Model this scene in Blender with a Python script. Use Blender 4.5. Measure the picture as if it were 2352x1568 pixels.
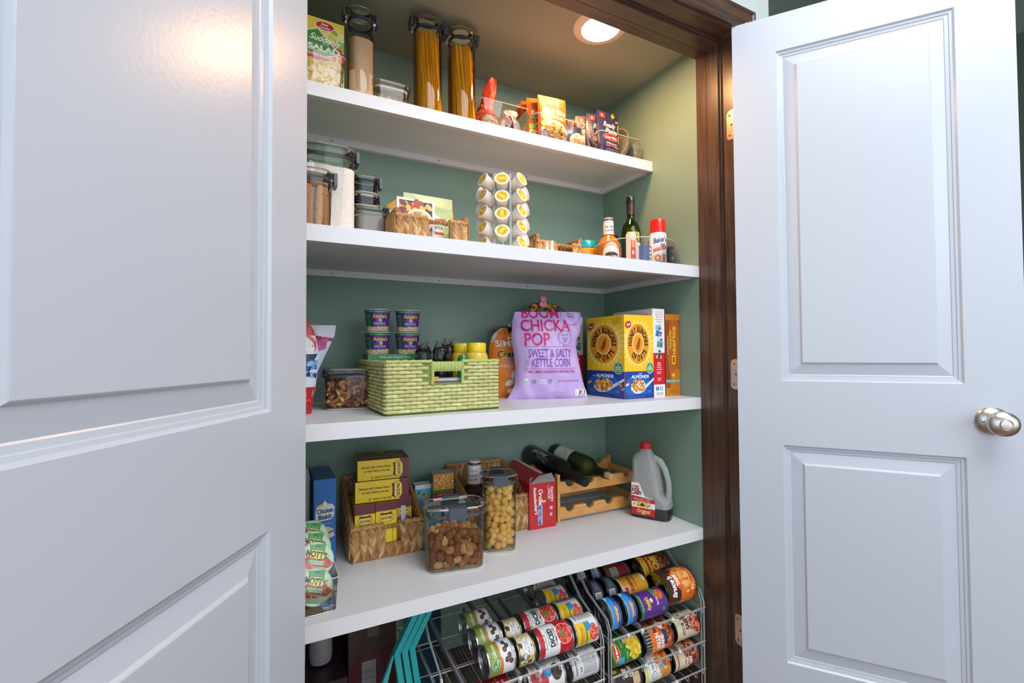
import bpy, math, random
from math import sin, cos, pi, radians, sqrt, atan2, floor, ceil
from mathutils import Vector, Matrix, noise, Euler
random.seed(11)
for o in list(bpy.data.objects): bpy.data.objects.remove(o)
SC = bpy.context.scene
COL = SC.collection

# ------------------------------------------------------------------ camera
cam_d = bpy.data.cameras.new('camera'); cam = bpy.data.objects.new('camera', cam_d); COL.objects.link(cam)
cam_d.sensor_width = 36.0; cam_d.lens = 1082.2 / 2352 * 36.0; cam_d.clip_start = 0.02
yaw, pit, rol = radians(27.1648), radians(1.3367), radians(-0.3552)
fwd = Vector((sin(yaw) * cos(pit), cos(yaw) * cos(pit), sin(pit)))
rt = Vector((cos(yaw), -sin(yaw), 0)); up = rt.cross(fwd)
R_ = rt * cos(rol) + up * sin(rol); U_ = up * cos(rol) - rt * sin(rol)
cam.matrix_world = Matrix(((R_.x, U_.x, -fwd.x, .0161), (R_.y, U_.y, -fwd.y, -.9173), (R_.z, U_.z, -fwd.z, 1.0844), (0, 0, 0, 1)))
SC.camera = cam

# ------------------------------------------------------------------ world, lamps, exposure
w = bpy.data.worlds.new('world'); SC.world = w; w.use_nodes = True
w.node_tree.nodes['Background'].inputs[0].default_value = (.80, .89, 1.0, 1)
w.node_tree.nodes['Background'].inputs[1].default_value = 1.62
def area(name, loc, target, size, power, col, sy=None):
    L = bpy.data.lights.new(name, 'AREA'); L.energy = power; L.color = col; L.size = size
    if sy: L.shape = 'RECTANGLE'; L.size_y = sy
    o = bpy.data.objects.new(name, L); COL.objects.link(o); o.location = loc
    o.rotation_euler = (Vector(target) - Vector(loc)).to_track_quat('-Z', 'Y').to_euler(); return o
area('daylight_window', (.95, -3.0, 2.15), (.7, .3, 1.1), 1.5, 13, (.93, .96, 1.0), 1.2)
area('overhead_fill', (.85, -1.35, 2.70), (.85, -1.2, 0), 1.3, 38, (.97, .97, 1.0), 1.3)  # unseen fill, added overhead to brighten the shelf tops like ceiling bounce
lamp_l = bpy.data.lights.new('closet_lamp_light', 'AREA'); lamp_l.shape = 'DISK'; lamp_l.size = .115; lamp_l.energy = 5.2; lamp_l.color = (1.0, .51, .21)
lo = bpy.data.objects.new('closet_lamp_light', lamp_l); COL.objects.link(lo); lo.location = (.90, .205, 2.050)
vs = SC.view_settings
try: vs.view_transform = 'Standard'; vs.look = 'None'
except Exception: pass
vs.exposure = 0.24; vs.gamma = 1.0; vs.use_curve_mapping = False

# ------------------------------------------------------------------ colour and mesh helpers
_hc = {}
def hx(s):
    if not isinstance(s, str): return s
    if s not in _hc:
        c = [int(s[i:i + 2], 16) / 255 for i in (0, 2, 4)]
        _hc[s] = tuple(((x + .055) / 1.055) ** 2.4 if x > .04045 else x / 12.92 for x in c)
    return _hc[s]

def rr(w, d, r, n=4, z=0., cx=0., cy=0.):
    r = min(r, w / 2 - 1e-5, d / 2 - 1e-5); o = []
    for q, (sx, sy) in enumerate(((1, 1), (-1, 1), (-1, -1), (1, -1))):
        for i in range(n + 1):
            a = pi / 2 * (q + i / n)
            o.append((cx + sx * (w / 2 - r) + r * cos(a), cy + sy * (d / 2 - r) + r * sin(a), z))
    return o

class G:
    def __init__(s): s.v = []; s.f = []; s.c = []; s.s = []
    def add(s, vs, fs, col, sm=False):
        k = len(s.v); s.v += [tuple(p) for p in vs]; col = hx(col)
        for f in fs: s.f.append(tuple(i + k for i in f)); s.c.append(col); s.s.append(sm)
        return s
    def box(s, a, b, col, cols={}):
        x0, y0, z0 = a; x1, y1, z1 = b
        P = [(x0, y0, z0), (x1, y0, z0), (x1, y1, z0), (x0, y1, z0), (x0, y0, z1), (x1, y0, z1), (x1, y1, z1), (x0, y1, z1)]
        for nm, f in (('d', (3, 2, 1, 0)), ('u', (4, 5, 6, 7)), ('f', (0, 1, 5, 4)), ('r', (1, 2, 6, 5)), ('b', (2, 3, 7, 6)), ('l', (3, 0, 4, 7))):
            s.add([P[i] for i in f], [(0, 1, 2, 3)], cols.get(nm, col))
        return s
    def loft(s, rings, col, c0=True, c1=True, sm=True, closed=True):
        n = len(rings[0]); V = [p for r in rings for p in r]; k = len(s.v); s.v += [tuple(p) for p in V]
        m = len(rings) - 1
        for j in range(m):
            c = hx(col[j]) if isinstance(col, list) else hx(col)
            for i in range(n if closed else n - 1):
                i2 = (i + 1) % n
                s.f.append((k + j * n + i, k + j * n + i2, k + (j + 1) * n + i2, k + (j + 1) * n + i)); s.c.append(c); s.s.append(sm)
        if c0: s.f.append(tuple(k + i for i in range(n))[::-1]); s.c.append(hx(col[0]) if isinstance(col, list) else hx(col)); s.s.append(False)
        if c1: s.f.append(tuple(k + m * n + i for i in range(n))); s.c.append(hx(col[-1]) if isinstance(col, list) else hx(col)); s.s.append(False)
        return s
    def lathe(s, prof, seg, col, cx=0., cy=0., M=None, c0=True, c1=True, sm=True):
        rings = []
        for r, z in prof:
            ring = [Vector((cx + r * cos(2 * pi * i / seg), cy + r * sin(2 * pi * i / seg), z)) for i in range(seg)]
            if M: ring = [M @ p for p in ring]
            rings.append(ring)
        return s.loft(rings, col, c0, c1, sm)
    def tube(s, path, r, col, seg=6, closed=False, sm=True, flat=1.):
        P = [Vector(p) for p in path]; n = len(P); rings = []; nrm = None
        for i in range(n):
            if closed: t = P[(i + 1) % n] - P[i - 1]
            else: t = P[min(i + 1, n - 1)] - P[max(i - 1, 0)]
            if t.length < 1e-9: t = Vector((0, 0, 1))
            t.normalize()
            if nrm is None:
                nrm = Vector((0, 0, 1)) if abs(t.z) < .9 else Vector((1, 0, 0))
            nrm = (nrm - t * nrm.dot(t)).normalized(); b = t.cross(nrm)
            rr_ = r[i] if isinstance(r, (list, tuple)) else r
            rings.append([P[i] + nrm * rr_ * cos(2 * pi * k / seg) + b * rr_ * flat * sin(2 * pi * k / seg) for k in range(seg)])
        if closed: rings.append(rings[0])
        return s.loft(rings, col, not closed, not closed, sm)
    def ell(s, c, rad, col, M=None, seg=10, rings=6):
        if not isinstance(rad, (tuple, list)): rad = (rad,) * 3
        L = []
        for j in range(rings + 1):
            th = -pi / 2 + pi * j / rings
            if j in (0, rings): th = (-1 if j == 0 else 1) * (pi / 2 - .08)
            rg = []
            for i in range(seg):
                p = Vector((rad[0] * cos(th) * cos(2 * pi * i / seg), rad[1] * cos(th) * sin(2 * pi * i / seg), rad[2] * sin(th)))
                rg.append((M @ p if M else p) + Vector(c))
            L.append(rg)
        return s.loft(L, col)
    def prism(s, pts, y0, y1, col, side=None):
        # pts in (x, z), extruded along y; any simple outline
        n = len(pts)
        s.add([(x, y0, z) for x, z in pts], [tuple(range(n))], col); s.add([(x, y1, z) for x, z in pts], [tuple(range(n))[::-1]], col)
        for i in range(n):
            j = (i + 1) % n; (a, b), (c, d) = pts[i], pts[j]
            s.add([(a, y0, b), (a, y1, b), (c, y1, d), (c, y0, d)], [(0, 1, 2, 3)], side or col)
        return s
    def prnt(s, P, fn, du=None, dv=None):
        for tris, col, lay in P.items:
            off = .00012 + lay * P.eps; vs = []; fs = []
            for t in tris:
                t = clip(clip(clip(clip(t, 0, 0, 1), 0, P.w, -1), 1, 0, 1), 1, P.h, -1)
                if len(t) < 3: continue
                pieces = [t]
                for ax, d in ((0, du), (1, dv)):
                    if not d: continue
                    out = []
                    for q in pieces:
                        a = min(p[ax] for p in q); b = max(p[ax] for p in q)
                        for k in range(floor(a / d + 1e-6), ceil(b / d - 1e-6)):
                            z = clip(clip(q, ax, k * d, 1), ax, (k + 1) * d, -1)
                            if len(z) >= 3: out.append(z)
                    pieces = out
                for q in pieces:
                    k = len(vs); vs += [fn(p[0], p[1], off) for p in q]; fs.append(tuple(range(k, k + len(q))))
            s.add(vs, fs, col, bool(du))
        return s
    def tf(s, M, start=0):
        for i in range(start, len(s.v)): s.v[i] = tuple(M @ Vector(s.v[i]))
        return s
    def mesh(s, name, mat, ang=35):
        me = bpy.data.meshes.new(name); me.from_pydata(s.v, [], s.f)
        at = me.color_attributes.new('Col', 'FLOAT_COLOR', 'CORNER'); buf = []
        for f, c in zip(s.f, s.c): buf += [c[0], c[1], c[2], 1.0] * len(f)
        at.data.foreach_set('color', buf)
        me.polygons.foreach_set('use_smooth', s.s); me.materials.append(mat)
        if any(s.s): me.set_sharp_from_angle(angle=radians(ang))
        me.update(); return me
    def build(s, name, mat, parent=None, loc=None, rz=0, rot=None, ang=35):
        o = bpy.data.objects.new(name, s.mesh(name, mat, ang)); COL.objects.link(o)
        if parent: o.parent = parent
        if loc: o.location = loc
        o.rotation_euler = rot if rot else (0, 0, rz)
        return o

def clip(poly, ax, val, sg):
    out = []; n = len(poly)
    for i in range(n):
        a = poly[i]; b = poly[(i + 1) % n]; da = (a[ax] - val) * sg; db = (b[ax] - val) * sg
        if da >= -1e-9: out.append(a)
        if (da > 1e-9 and db < -1e-9) or (da < -1e-9 and db > 1e-9):
            t = da / (da - db); out.append((a[0] + (b[0] - a[0]) * t, a[1] + (b[1] - a[1]) * t))
    return out

_tx = {}
def glyphs(st, bold, shear):
    k = (st, bold, shear)
    if k not in _tx:
        cu = bpy.data.curves.new('t', 'FONT'); cu.body = st; cu.resolution_u = 4; cu.offset = bold; cu.shear = shear; cu.size = 1; cu.fill_mode = 'FRONT'
        ob = bpy.data.objects.new('t', cu); COL.objects.link(ob)
        ev = ob.evaluated_get(bpy.context.evaluated_depsgraph_get()); me = ev.to_mesh()
        T = [[(me.vertices[i].co.x, me.vertices[i].co.y) for i in p.vertices] for p in me.polygons]
        ev.to_mesh_clear(); bpy.data.objects.remove(ob); bpy.data.curves.remove(cu)
        xs = [p[0] for t in T for p in t] or [0, 1]
        _tx[k] = (T, min(xs), max(xs))
    return _tx[k]

class P:                     # a sheet of flat print: stacked coloured shapes in metres, origin at the lower left
    def __init__(s, w, h, bg=None, eps=.00005): s.w = w; s.h = h; s.items = []; s.n = 0.; s.eps = eps; (bg and s.rect(0, 0, w, h, bg))
    def put(s, tris, col, up=1.): s.items.append((tris, col, s.n)); s.n += up; return s
    def poly(s, pts, col):
        cx = sum(p[0] for p in pts) / len(pts); cy = sum(p[1] for p in pts) / len(pts)
        return s.put([[(cx, cy), pts[i], pts[(i + 1) % len(pts)]] for i in range(len(pts))], col)
    def rect(s, x0, y0, x1, y1, col): return s.put([[(x0, y0), (x1, y0), (x1, y1), (x0, y1)]], col)
    def ell(s, cx, cy, rx, ry, col, n=20, rot=0):
        c, d = cos(radians(rot)), sin(radians(rot)); q = []
        for i in range(n):
            a = 2 * pi * i / n; x, y = rx * cos(a), ry * sin(a); q.append((cx + x * c - y * d, cy + x * d + y * c))
        return s.put([q], col)
    def star(s, cx, cy, r1, r2, n, col, ay=1.):
        return s.poly([(cx + (r1 if i % 2 else r2) * cos(pi * i / n), cy + ay * (r1 if i % 2 else r2) * sin(pi * i / n)) for i in range(2 * n)], col)
    def text(s, st, cx, cy, h, col, w=None, rot=0, bold=.0, shear=0., arc=None, al=0):
        # h = cap height; arc = (radius, centre angle in degrees, +1 top / -1 bottom) around cx, cy
        if arc: return s.arct(st, cx, cy, h, col, arc, bold)
        T, a, b = glyphs(st, bold, shear); k = h / .70; kx = (w / (b - a)) if w else k
        c, d = cos(radians(rot)), sin(radians(rot)); q = []; mx = (a + b) / 2 if al == 0 else a
        for t in T: q.append([(cx + (x - mx) * kx * c - (y - .35) * k * d, cy + (x - mx) * kx * d + (y - .35) * k * c) for x, y in t])
        return s.put(q, col)
    def arct(s, st, cx, cy, h, col, arc, bold):
        R, mid, sg, ry = (arc + (1.,))[:4]; k = h / .70; adv = []; kx = 1.
        for ch in st:
            if ch == ' ': adv.append(.3); continue
            T, a, b = glyphs(ch, bold, 0); adv.append(b - a + .12)
        tot = sum(adv) * k; kx = (radians(arc[4]) * R / tot) if len(arc) > 4 else 1.; tot *= kx; x = -tot / 2; q = []
        for ch, ad in zip(st, adv):
            m = x + ad * k * kx / 2; x += ad * k * kx
            if ch == ' ': continue
            T, a, b = glyphs(ch, bold, 0); an = radians(mid) - sg * m / R; u = (cos(an), sin(an))
            for t in T:
                pts = []
                for px, py in t:
                    lx = (px - (a + b) / 2) * k * min(kx, 1.25); ly = (py - .35) * k
                    rad = R + sg * ly; pts.append((cx + rad * u[0] + sg * lx * u[1], cy + ry * (rad * u[1] - sg * lx * u[0])))
                q.append(pts)
        return s.put(q, col)
    def blobs(s, cx, cy, rx, ry, cols, n, size, seed=1, sides=6):
        rd = random.Random(seed)
        for c in cols:
            q = []
            for i in range(n):
                a = rd.uniform(0, 2 * pi); r = sqrt(rd.random()); x = cx + rx * r * cos(a); y = cy + ry * r * sin(a); b = rd.uniform(0, pi); z = size * rd.uniform(.6, 1.3)
                q.append([(x + z * cos(t) * cos(b) - z * .6 * sin(t) * sin(b), y + z * cos(t) * sin(b) + z * .6 * sin(t) * cos(b)) for t in [2 * pi * m / sides for m in range(sides)]])
            for t in q: s.put([t], c, .05)
            s.n += .5
        return s
    def lines(s, x0, y0, x1, y1, n, col, th=.5, seed=3):     # rows of small print, shown as broken bars
        rd = random.Random(seed); q = []; dy = (y1 - y0) / n
        for i in range(n):
            x = x0; y = y0 + dy * i
            while x < x1:
                L = rd.uniform(.06, .2) * (x1 - x0); q.append([(x, y), (min(x + L, x1), y), (min(x + L, x1), y + dy * th), (x, y + dy * th)]); x += L + (x1 - x0) * .03
        return s.put(q, col)

# faces of a box (x0..x1, y0..y1, z0..z1): print mapping functions
def FF(x0, y0, z0): return lambda u, v, o: (x0 + u, y0 - o, z0 + v)           # front, seen from -y
def FL(x0, y1, z0): return lambda u, v, o: (x0 - o, y1 - u, z0 + v)           # left side, seen from -x
def FR(x1, y0, z0): return lambda u, v, o: (x1 + o, y0 + u, z0 + v)           # right side
def FU(x0, y0, z1): return lambda u, v, o: (x0 + u, y0 + v, z1 + o)           # top
def CY(r, h0, a0, cone=None):       # upright cylinder, text centred on angle a0 (0 = -y), u starts at the left
    def f(u, v, o):
        rad = r(h0 + v) if callable(r) else r
        R0 = r(h0) if callable(r) else r
        a = a0 + u / R0; return ((rad + o) * sin(a), -(rad + o) * cos(a), h0 + v)
    return f

# ------------------------------------------------------------------ materials
def nodes(name):
    m = bpy.data.materials.new(name); m.use_nodes = True; nt = m.node_tree; return m, nt, nt.nodes['Principled BSDF'], nt.links
def mk(name, rough=.5, metal=0., coat=0., var=0., vs_=40., bump=0., bs=200., spec=.5, base=None, sss=0., stretch=None):
    m, nt, b, lk = nodes(name); N = nt.nodes
    b.inputs['Roughness'].default_value = rough; b.inputs['Metallic'].default_value = metal
    b.inputs['Coat Weight'].default_value = coat; b.inputs['Coat Roughness'].default_value = .12; b.inputs['Specular IOR Level'].default_value = spec
    if base: src = N.new('ShaderNodeRGB'); src.outputs[0].default_value = hx(base) + (1,); out = src.outputs[0]
    else: src = N.new('ShaderNodeAttribute'); src.attribute_name = 'Col'; out = src.outputs['Color']
    tc = N.new('ShaderNodeTexCoord'); vec = tc.outputs['Object']
    if stretch:
        mp = N.new('ShaderNodeMapping'); mp.inputs['Scale'].default_value = stretch; lk.new(vec, mp.inputs[0]); vec = mp.outputs[0]
    if var:
        n = N.new('ShaderNodeTexNoise'); n.inputs['Scale'].default_value = vs_; n.inputs['Detail'].default_value = 4; lk.new(vec, n.inputs[0])
        mr = N.new('ShaderNodeMapRange'); mr.inputs['From Min'].default_value = .3; mr.inputs['From Max'].default_value = .7; mr.inputs['To Min'].default_value = 1 - var; mr.inputs['To Max'].default_value = 1 + var * .6; lk.new(n.outputs[0], mr.inputs[0])
        mx = N.new('ShaderNodeVectorMath'); mx.operation = 'SCALE'; lk.new(out, mx.inputs[0]); lk.new(mr.outputs[0], mx.inputs['Scale']); out = mx.outputs[0]
    lk.new(out, b.inputs['Base Color'])
    if bump:
        n = N.new('ShaderNodeTexNoise'); n.inputs['Scale'].default_value = bs; n.inputs['Detail'].default_value = 3; lk.new(vec, n.inputs[0])
        bp = N.new('ShaderNodeBump'); bp.inputs['Strength'].default_value = bump; bp.inputs['Distance'].default_value = .002; lk.new(n.outputs[0], bp.inputs['Height']); lk.new(bp.outputs[0], b.inputs['Normal'])
    if sss: b.inputs['Subsurface Weight'].default_value = sss; b.inputs['Subsurface Scale'].default_value = .01
    return m
def clear(name, tint, edge, rough=.04, frost=0., fc=(.62, .62, .60)):
    m = bpy.data.materials.new(name); m.use_nodes = True; nt = m.node_tree; N = nt.nodes; lk = nt.links
    N.remove(N['Principled BSDF']); out = N['Material Output']
    tr = N.new('ShaderNodeBsdfTransparent'); gl = N.new('ShaderNodeBsdfGlossy'); gl.inputs['Roughness'].default_value = rough; gl.inputs['Color'].default_value = (1, 1, 1, 1)
    lw = N.new('ShaderNodeLayerWeight'); lw.inputs['Blend'].default_value = .35
    cm = N.new('ShaderNodeMix'); cm.data_type = 'RGBA'; cm.inputs[6].default_value = hx(tint) + (1,); cm.inputs[7].default_value = hx(edge) + (1,)
    lk.new(lw.outputs['Facing'], cm.inputs[0]); lk.new(cm.outputs[2], tr.inputs[0])
    fr = N.new('ShaderNodeFresnel'); fr.inputs[0].default_value = 1.42
    ml = N.new('ShaderNodeMath'); ml.operation = 'MULTIPLY'; ml.inputs[1].default_value = .9; lk.new(fr.outputs[0], ml.inputs[0])
    mx = N.new('ShaderNodeMixShader'); lk.new(ml.outputs[0], mx.inputs[0]); lk.new(tr.outputs[0], mx.inputs[1]); lk.new(gl.outputs[0], mx.inputs[2]); o = mx.outputs[0]
    if frost:
        df = N.new('ShaderNodeBsdfDiffuse'); df.inputs[0].default_value = fc + (1,); m2 = N.new('ShaderNodeMixShader'); m2.inputs[0].default_value = frost
        lk.new(o, m2.inputs[1]); lk.new(df.outputs[0], m2.inputs[2]); o = m2.outputs[0]
    lk.new(o, out.inputs[0]); return m
def wood(name, c1, c2, rough, scale, stretch, coat=.2):
    m, nt, b, lk = nodes(name); N = nt.nodes
    tc = N.new('ShaderNodeTexCoord'); mp = N.new('ShaderNodeMapping'); mp.inputs['Scale'].default_value = stretch; lk.new(tc.outputs['Object'], mp.inputs[0])
    n = N.new('ShaderNodeTexNoise'); n.inputs['Scale'].default_value = scale; n.inputs['Detail'].default_value = 6; n.inputs['Distortion'].default_value = .6; lk.new(mp.outputs[0], n.inputs[0])
    cr = N.new('ShaderNodeValToRGB'); cr.color_ramp.elements[0].color = hx(c1) + (1,); cr.color_ramp.elements[1].color = hx(c2) + (1,); cr.color_ramp.elements[0].position = .3; cr.color_ramp.elements[1].position = .7
    lk.new(n.outputs[0], cr.inputs[0]); lk.new(cr.outputs[0], b.inputs['Base Color']); b.inputs['Roughness'].default_value = rough; b.inputs['Coat Weight'].default_value = coat; b.inputs['Coat Roughness'].default_value = .25
    bp = N.new('ShaderNodeBump'); bp.inputs['Strength'].default_value = .08; bp.inputs['Distance'].default_value = .001; lk.new(n.outputs[0], bp.inputs['Height']); lk.new(bp.outputs[0], b.inputs['Normal'])
    return m
CARD = mk('printed_card', .42, coat=.15); GLOSS = mk('glossy_plastic', .22, coat=.3); FOILM = mk('pouch_film', .42, coat=.12, bump=.25, bs=35)
PLAS = mk('satin_plastic', .38); TIN = mk('tin_metal', .28, metal=1., bump=.05); PAPER = mk('label_paper', .38, coat=.25); CHROME = mk('chrome_wire', .25, metal=.55, coat=.6)
NICKEL = mk('satin_nickel', .28, metal=1.); STRAW = mk('dried_straw', .62, var=.28, vs_=120, bump=.5, bs=300, stretch=(1, 1, .25)); ROPE = mk('paper_rope', .75, var=.2, vs_=260, bump=.5, bs=500)
FOOD = mk('food_surface', .7, var=.22, vs_=220, bump=.5, bs=350); PUFF = mk('puffed_corn', .75, var=.12, vs_=260, bump=.6, bs=420); GRAIN = mk('rice_grain', .7, var=.2, vs_=420, bump=.9, bs=500)
SPAG = mk('dry_pasta', .45, var=.12, vs_=60, stretch=(1, 1, .05)); FOIL = mk('aluminium_foil', .32, metal=.6, bump=.8, bs=120); CLOTH = mk('woven_cloth', .9, bump=.4, bs=260)
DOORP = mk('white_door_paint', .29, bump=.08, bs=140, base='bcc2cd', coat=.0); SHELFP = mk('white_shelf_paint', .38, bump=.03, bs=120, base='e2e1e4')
GREEN = mk('sage_green_wall_paint', .55, bump=.18, bs=160, base='829c8b', var=.03, vs_=6); CEILP = mk('closet_ceiling_paint', .7, bump=.15, bs=160, base='a0a492')
GREYW = mk('pale_grey_wall_paint', .8, bump=.12, bs=160, base='b9c1c0'); DARKW = mk('dark_grey_green_wall_paint', .8, bump=.3, bs=220, base='5a655c'); CEILW = mk('room_ceiling_paint', .9, bump=.2, bs=160, base='9db1a2')
CARPET = mk('grey_brown_carpet', .95, var=.35, vs_=320, bump=1., bs=420, base='8d8078')
DWOOD = wood('dark_stained_trim_wood', '3a2a22', '5a4236', .32, 9, (9, 9, .7)); DWOODX = wood('dark_stained_header_wood', '3a2a22', '5a4236', .32, 9, (.7, 9, 9))
BAMB = wood('bamboo_wood', 'c98a45', 'e3a962', .42, 14, (1.2, 12, 12)); OAKF = wood('room_floor_wood', '6b4a32', '8a6546', .4, 4, (.6, 6, 6))
CLEAR = clear('clear_plastic', 'fbfbfa', 'd2cfc9'); BINC = clear('clear_acrylic', 'fafafa', 'c9c6be'); SMOKE = clear('smoky_clear_plastic', 'c6c6ca', '77777c'); MILK = clear('cloudy_plastic', 'e9e9e6', 'b9b9b6', .25, .30, (.85, .86, .86))
GREENGL = clear('green_glass', 'a5b84a', '3f5212', .02); PALEGL = clear('pale_green_glass', 'cfdcb8', '66795a', .02); BROWNGL = clear('brown_glass', '4a2a16', '1a0d06', .02)
EDGE = mk('clear_plastic_edge', .1, base='d9d4ca', coat=.5)
em = bpy.data.materials.new('lamp_diffuser_glow'); em.use_nodes = True; nb = em.node_tree.nodes['Principled BSDF']; nb.inputs['Emission Color'].default_value = (1, .86, .62, 1); nb.inputs['Emission Strength'].default_value = 6.0; nb.inputs['Base Color'].default_value = (1, .95, .9, 1)

# ------------------------------------------------------------------ objects
def tag(o, label, cat, group=None, kind=None):
    o['label'] = label; o['category'] = cat
    if group: o['group'] = group
    if kind: o['kind'] = kind
    return o
def thing(name, label, cat, loc=(0, 0, 0), rz=0, group=None, rot=None):
    o = bpy.data.objects.new(name, None); COL.objects.link(o); o.empty_display_size = .02
    o.location = loc; o.rotation_euler = rot if rot else (0, 0, radians(rz)); tag(o, label, cat, group); return o
def struct(o): o['kind'] = 'structure'; return o
def dup(root, loc, rz=0, label=None, group=None, rot=None):
    r = root.copy(); COL.objects.link(r); r.location = loc; r.rotation_euler = rot if rot else (0, 0, radians(rz))
    if label: r['label'] = label
    if group: r['group'] = group
    for ch in list(root.children):
        c = ch.copy(); COL.objects.link(c); c.parent = r
        for g in ch.children: d = g.copy(); COL.objects.link(d); d.parent = c
    return r
def bevel(o, wd=.0012, seg=2):
    b = o.modifiers.new('bevel', 'BEVEL'); b.width = wd; b.segments = seg; b.limit_method = 'ANGLE'; return o

# ------------------------------------------------------------------ the setting
XL, XR, YB, YF, ZC, ZH = .035, 1.228, .618, .138, 2.066, 2.021
struct(G().box((XL - .05, YB, 0), (XR + .05, YB + .08, 2.35), 'ffffff').build('wall_back', GREEN))
struct(G().box((XR, YF, 0), (XR + .05, YB, 2.35), 'ffffff').build('wall_right', GREEN))
struct(G().box((XL - .05, YF, 0), (XL, YB, 2.35), 'ffffff').build('wall_left', GREEN))
struct(G().box((XL, .10, ZC), (XR, YB, ZC + .06), 'ffffff').build('ceiling', CEILP))
struct(G().box((-3.2, 0, -.06), (4.2, .0, -.059), 'ffffff').box((XL, 0.0, -.05), (XR, YB, 0), 'ffffff').build('floor', CARPET))
struct(G().box((-3.2, -4.6, -.05), (3.5, 0, 0), 'ffffff').build('floor_room', OAKF))
gw = G().box((-3.2, 0, 0), (XL - .02, YF, 2.74), 'ffffff').box((XL - .02, 0, ZH + .03), (XR + .02, YF - .03, 2.74), 'ffffff').box((XR + .02, 0, 0), (1.393, YF, 2.74), 'ffffff')
struct(gw.build('wall_front', GREYW))
struct(G().box((1.393, .30, 0), (3.5, .36, 2.74), 'ffffff').build('wall_hall', DARKW))
struct(G().box((3.5, -4.6, 0), (3.56, .36, 2.74), 'ffffff').build('wall_side', DARKW))
struct(G().box((-3.2, -4.6, 2.74), (3.56, .36, 2.80), 'ffffff').build('ceiling_room', CEILW))
struct(bevel(G().box((XR - .013, YF, 0), (XR, YB - .013, .085), 'ffffff').build('baseboard_right', DWOOD)))
struct(bevel(G().box((XL, YB - .013, 0), (XR, YB, .085), 'ffffff').build('baseboard_back', DWOODX)))
# jambs: the rabbet in front, the stop behind it with its seam, and the moulded casing round the opening
def jamb(sg, x):      # sg +1: right jamb (wood to the right of x)
    g = G()
    def b(a0, a1, y0, y1, z1): g.box((min(x + sg * a0, x + sg * a1), y0, 0), (max(x + sg * a0, x + sg * a1), y1, z1), 'ffffff')
    b(.012, .020, 0, .051, ZH + .012); b(.006, .020, .051, .057, ZH + .006)
    b(0, .020, .057, .099, ZH); b(.0012, .020, .099, .1005, ZH); b(0.0, .020, .1005, YF, ZH)
    return g
struct(jamb(1, XR - .001).build('trim_1', DWOOD)); struct(jamb(-1, XL + .001).build('trim_2', DWOOD))
g = G().box((XL, 0, ZH + .012), (XR, .051, ZH + .03), 'ffffff').box((XL, .051, ZH + .006), (XR, .057, ZH + .03), 'ffffff').box((XL, .057, ZH), (XR, .099, ZH + .045), 'ffffff').box((XL, .099, ZH + .0012), (XR, .1005, ZH + .045), 'ffffff').box((XL, .1005, ZH), (XR, YF, ZH + .045), 'ffffff')
struct(g.build('trim_3', DWOODX))
prof = [(.0, .010), (.006, .015), (.010, .013), (.014, .013), (.020, .017), (.046, .017), (.050, .021), (.056, .021), (.058, .0)]
def casing(path_in, path_dir):
    g = G(); rings = []
    for (x, z), (dx, dz) in zip(path_in, path_dir):
        rings.append([(x, 0.0005, z)] + [(x + dx * a, -d, z + dz * a) for a, d in prof])
    return g.loft(rings, 'ffffff', sm=False, closed=True)
struct(casing([(XR + .017, 0), (XR + .017, ZH + .017)], [(1, 0), (1, 1)]).build('trim_4', DWOOD))
struct(casing([(XR + .017, ZH + .017), (XL - .017, ZH + .017)], [(1, 1), (-1, 1)]).build('trim_5', DWOODX))
struct(casing([(XL - .017, ZH + .017), (XL - .017, 0)], [(-1, 1), (-1, 0)]).build('trim_6', DWOOD))

# doors: moulded two-panel leaf, local x runs from the hinge edge, the closet side looks to -y
DW, DH, DT = .608, 2.03, .035
PAN = [(.1105, .498, .218, .815), (.1105, .498, .9925, 1.925)]
PANL = [(.100, .502, .222, .815), (.100, .502, .990, 1.925)]
PROF = [(0, 0), (.004, .0045), (.009, .0055), (.010, .0075), (.017, .0085), (.019, .010), (.047, .0045), (.0505, .0008), (.052, 0)]
def leaf(PAN):
    g = G()
    for side in (0, 1):
        ys = (lambda d: d) if side == 0 else (lambda d: DT - d)
        xs = [0, PAN[0][0], PAN[0][1], DW]; zs = [0, PAN[0][2], PAN[0][3], PAN[1][2], PAN[1][3], DH]
        for i in range(3):
            for j in range(5):
                if i == 1 and j in (1, 3): continue
                q = [(xs[i], ys(0), zs[j]), (xs[i + 1], ys(0), zs[j]), (xs[i + 1], ys(0), zs[j + 1]), (xs[i], ys(0), zs[j + 1])]
                g.add(q, [(0, 1, 2, 3) if side == 0 else (3, 2, 1, 0)], 'ffffff')
        for x0, x1, z0, z1 in PAN:
            rings = [[(x0 + a, ys(d), z0 + a), (x1 - a, ys(d), z0 + a), (x1 - a, ys(d), z1 - a), (x0 + a, ys(d), z1 - a)] for a, d in PROF]
            if side: rings = [r[::-1] for r in rings]
            g.loft(rings, 'ffffff', c0=False, c1=True, sm=False)
    for a, b in (((0, 0), (0, 1)), ((1, 0), (1, 1))):
        x = a[0] * DW; q = [(x, 0, 0), (x, DT, 0), (x, DT, DH), (x, 0, DH)]; g.add(q, [(0, 1, 2, 3) if a[0] else (3, 2, 1, 0)], 'ffffff')
    for z, f in ((0, (0, 1, 2, 3)), (DH, (3, 2, 1, 0))): g.add([(0, 0, z), (0, DT, z), (DW, DT, z), (DW, 0, z)], [f], 'ffffff')
    return g
LEAF = leaf(PAN).mesh('door_leaf', DOORP); LEAFL = leaf(PANL).mesh('door_leaf', DOORP)
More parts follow.
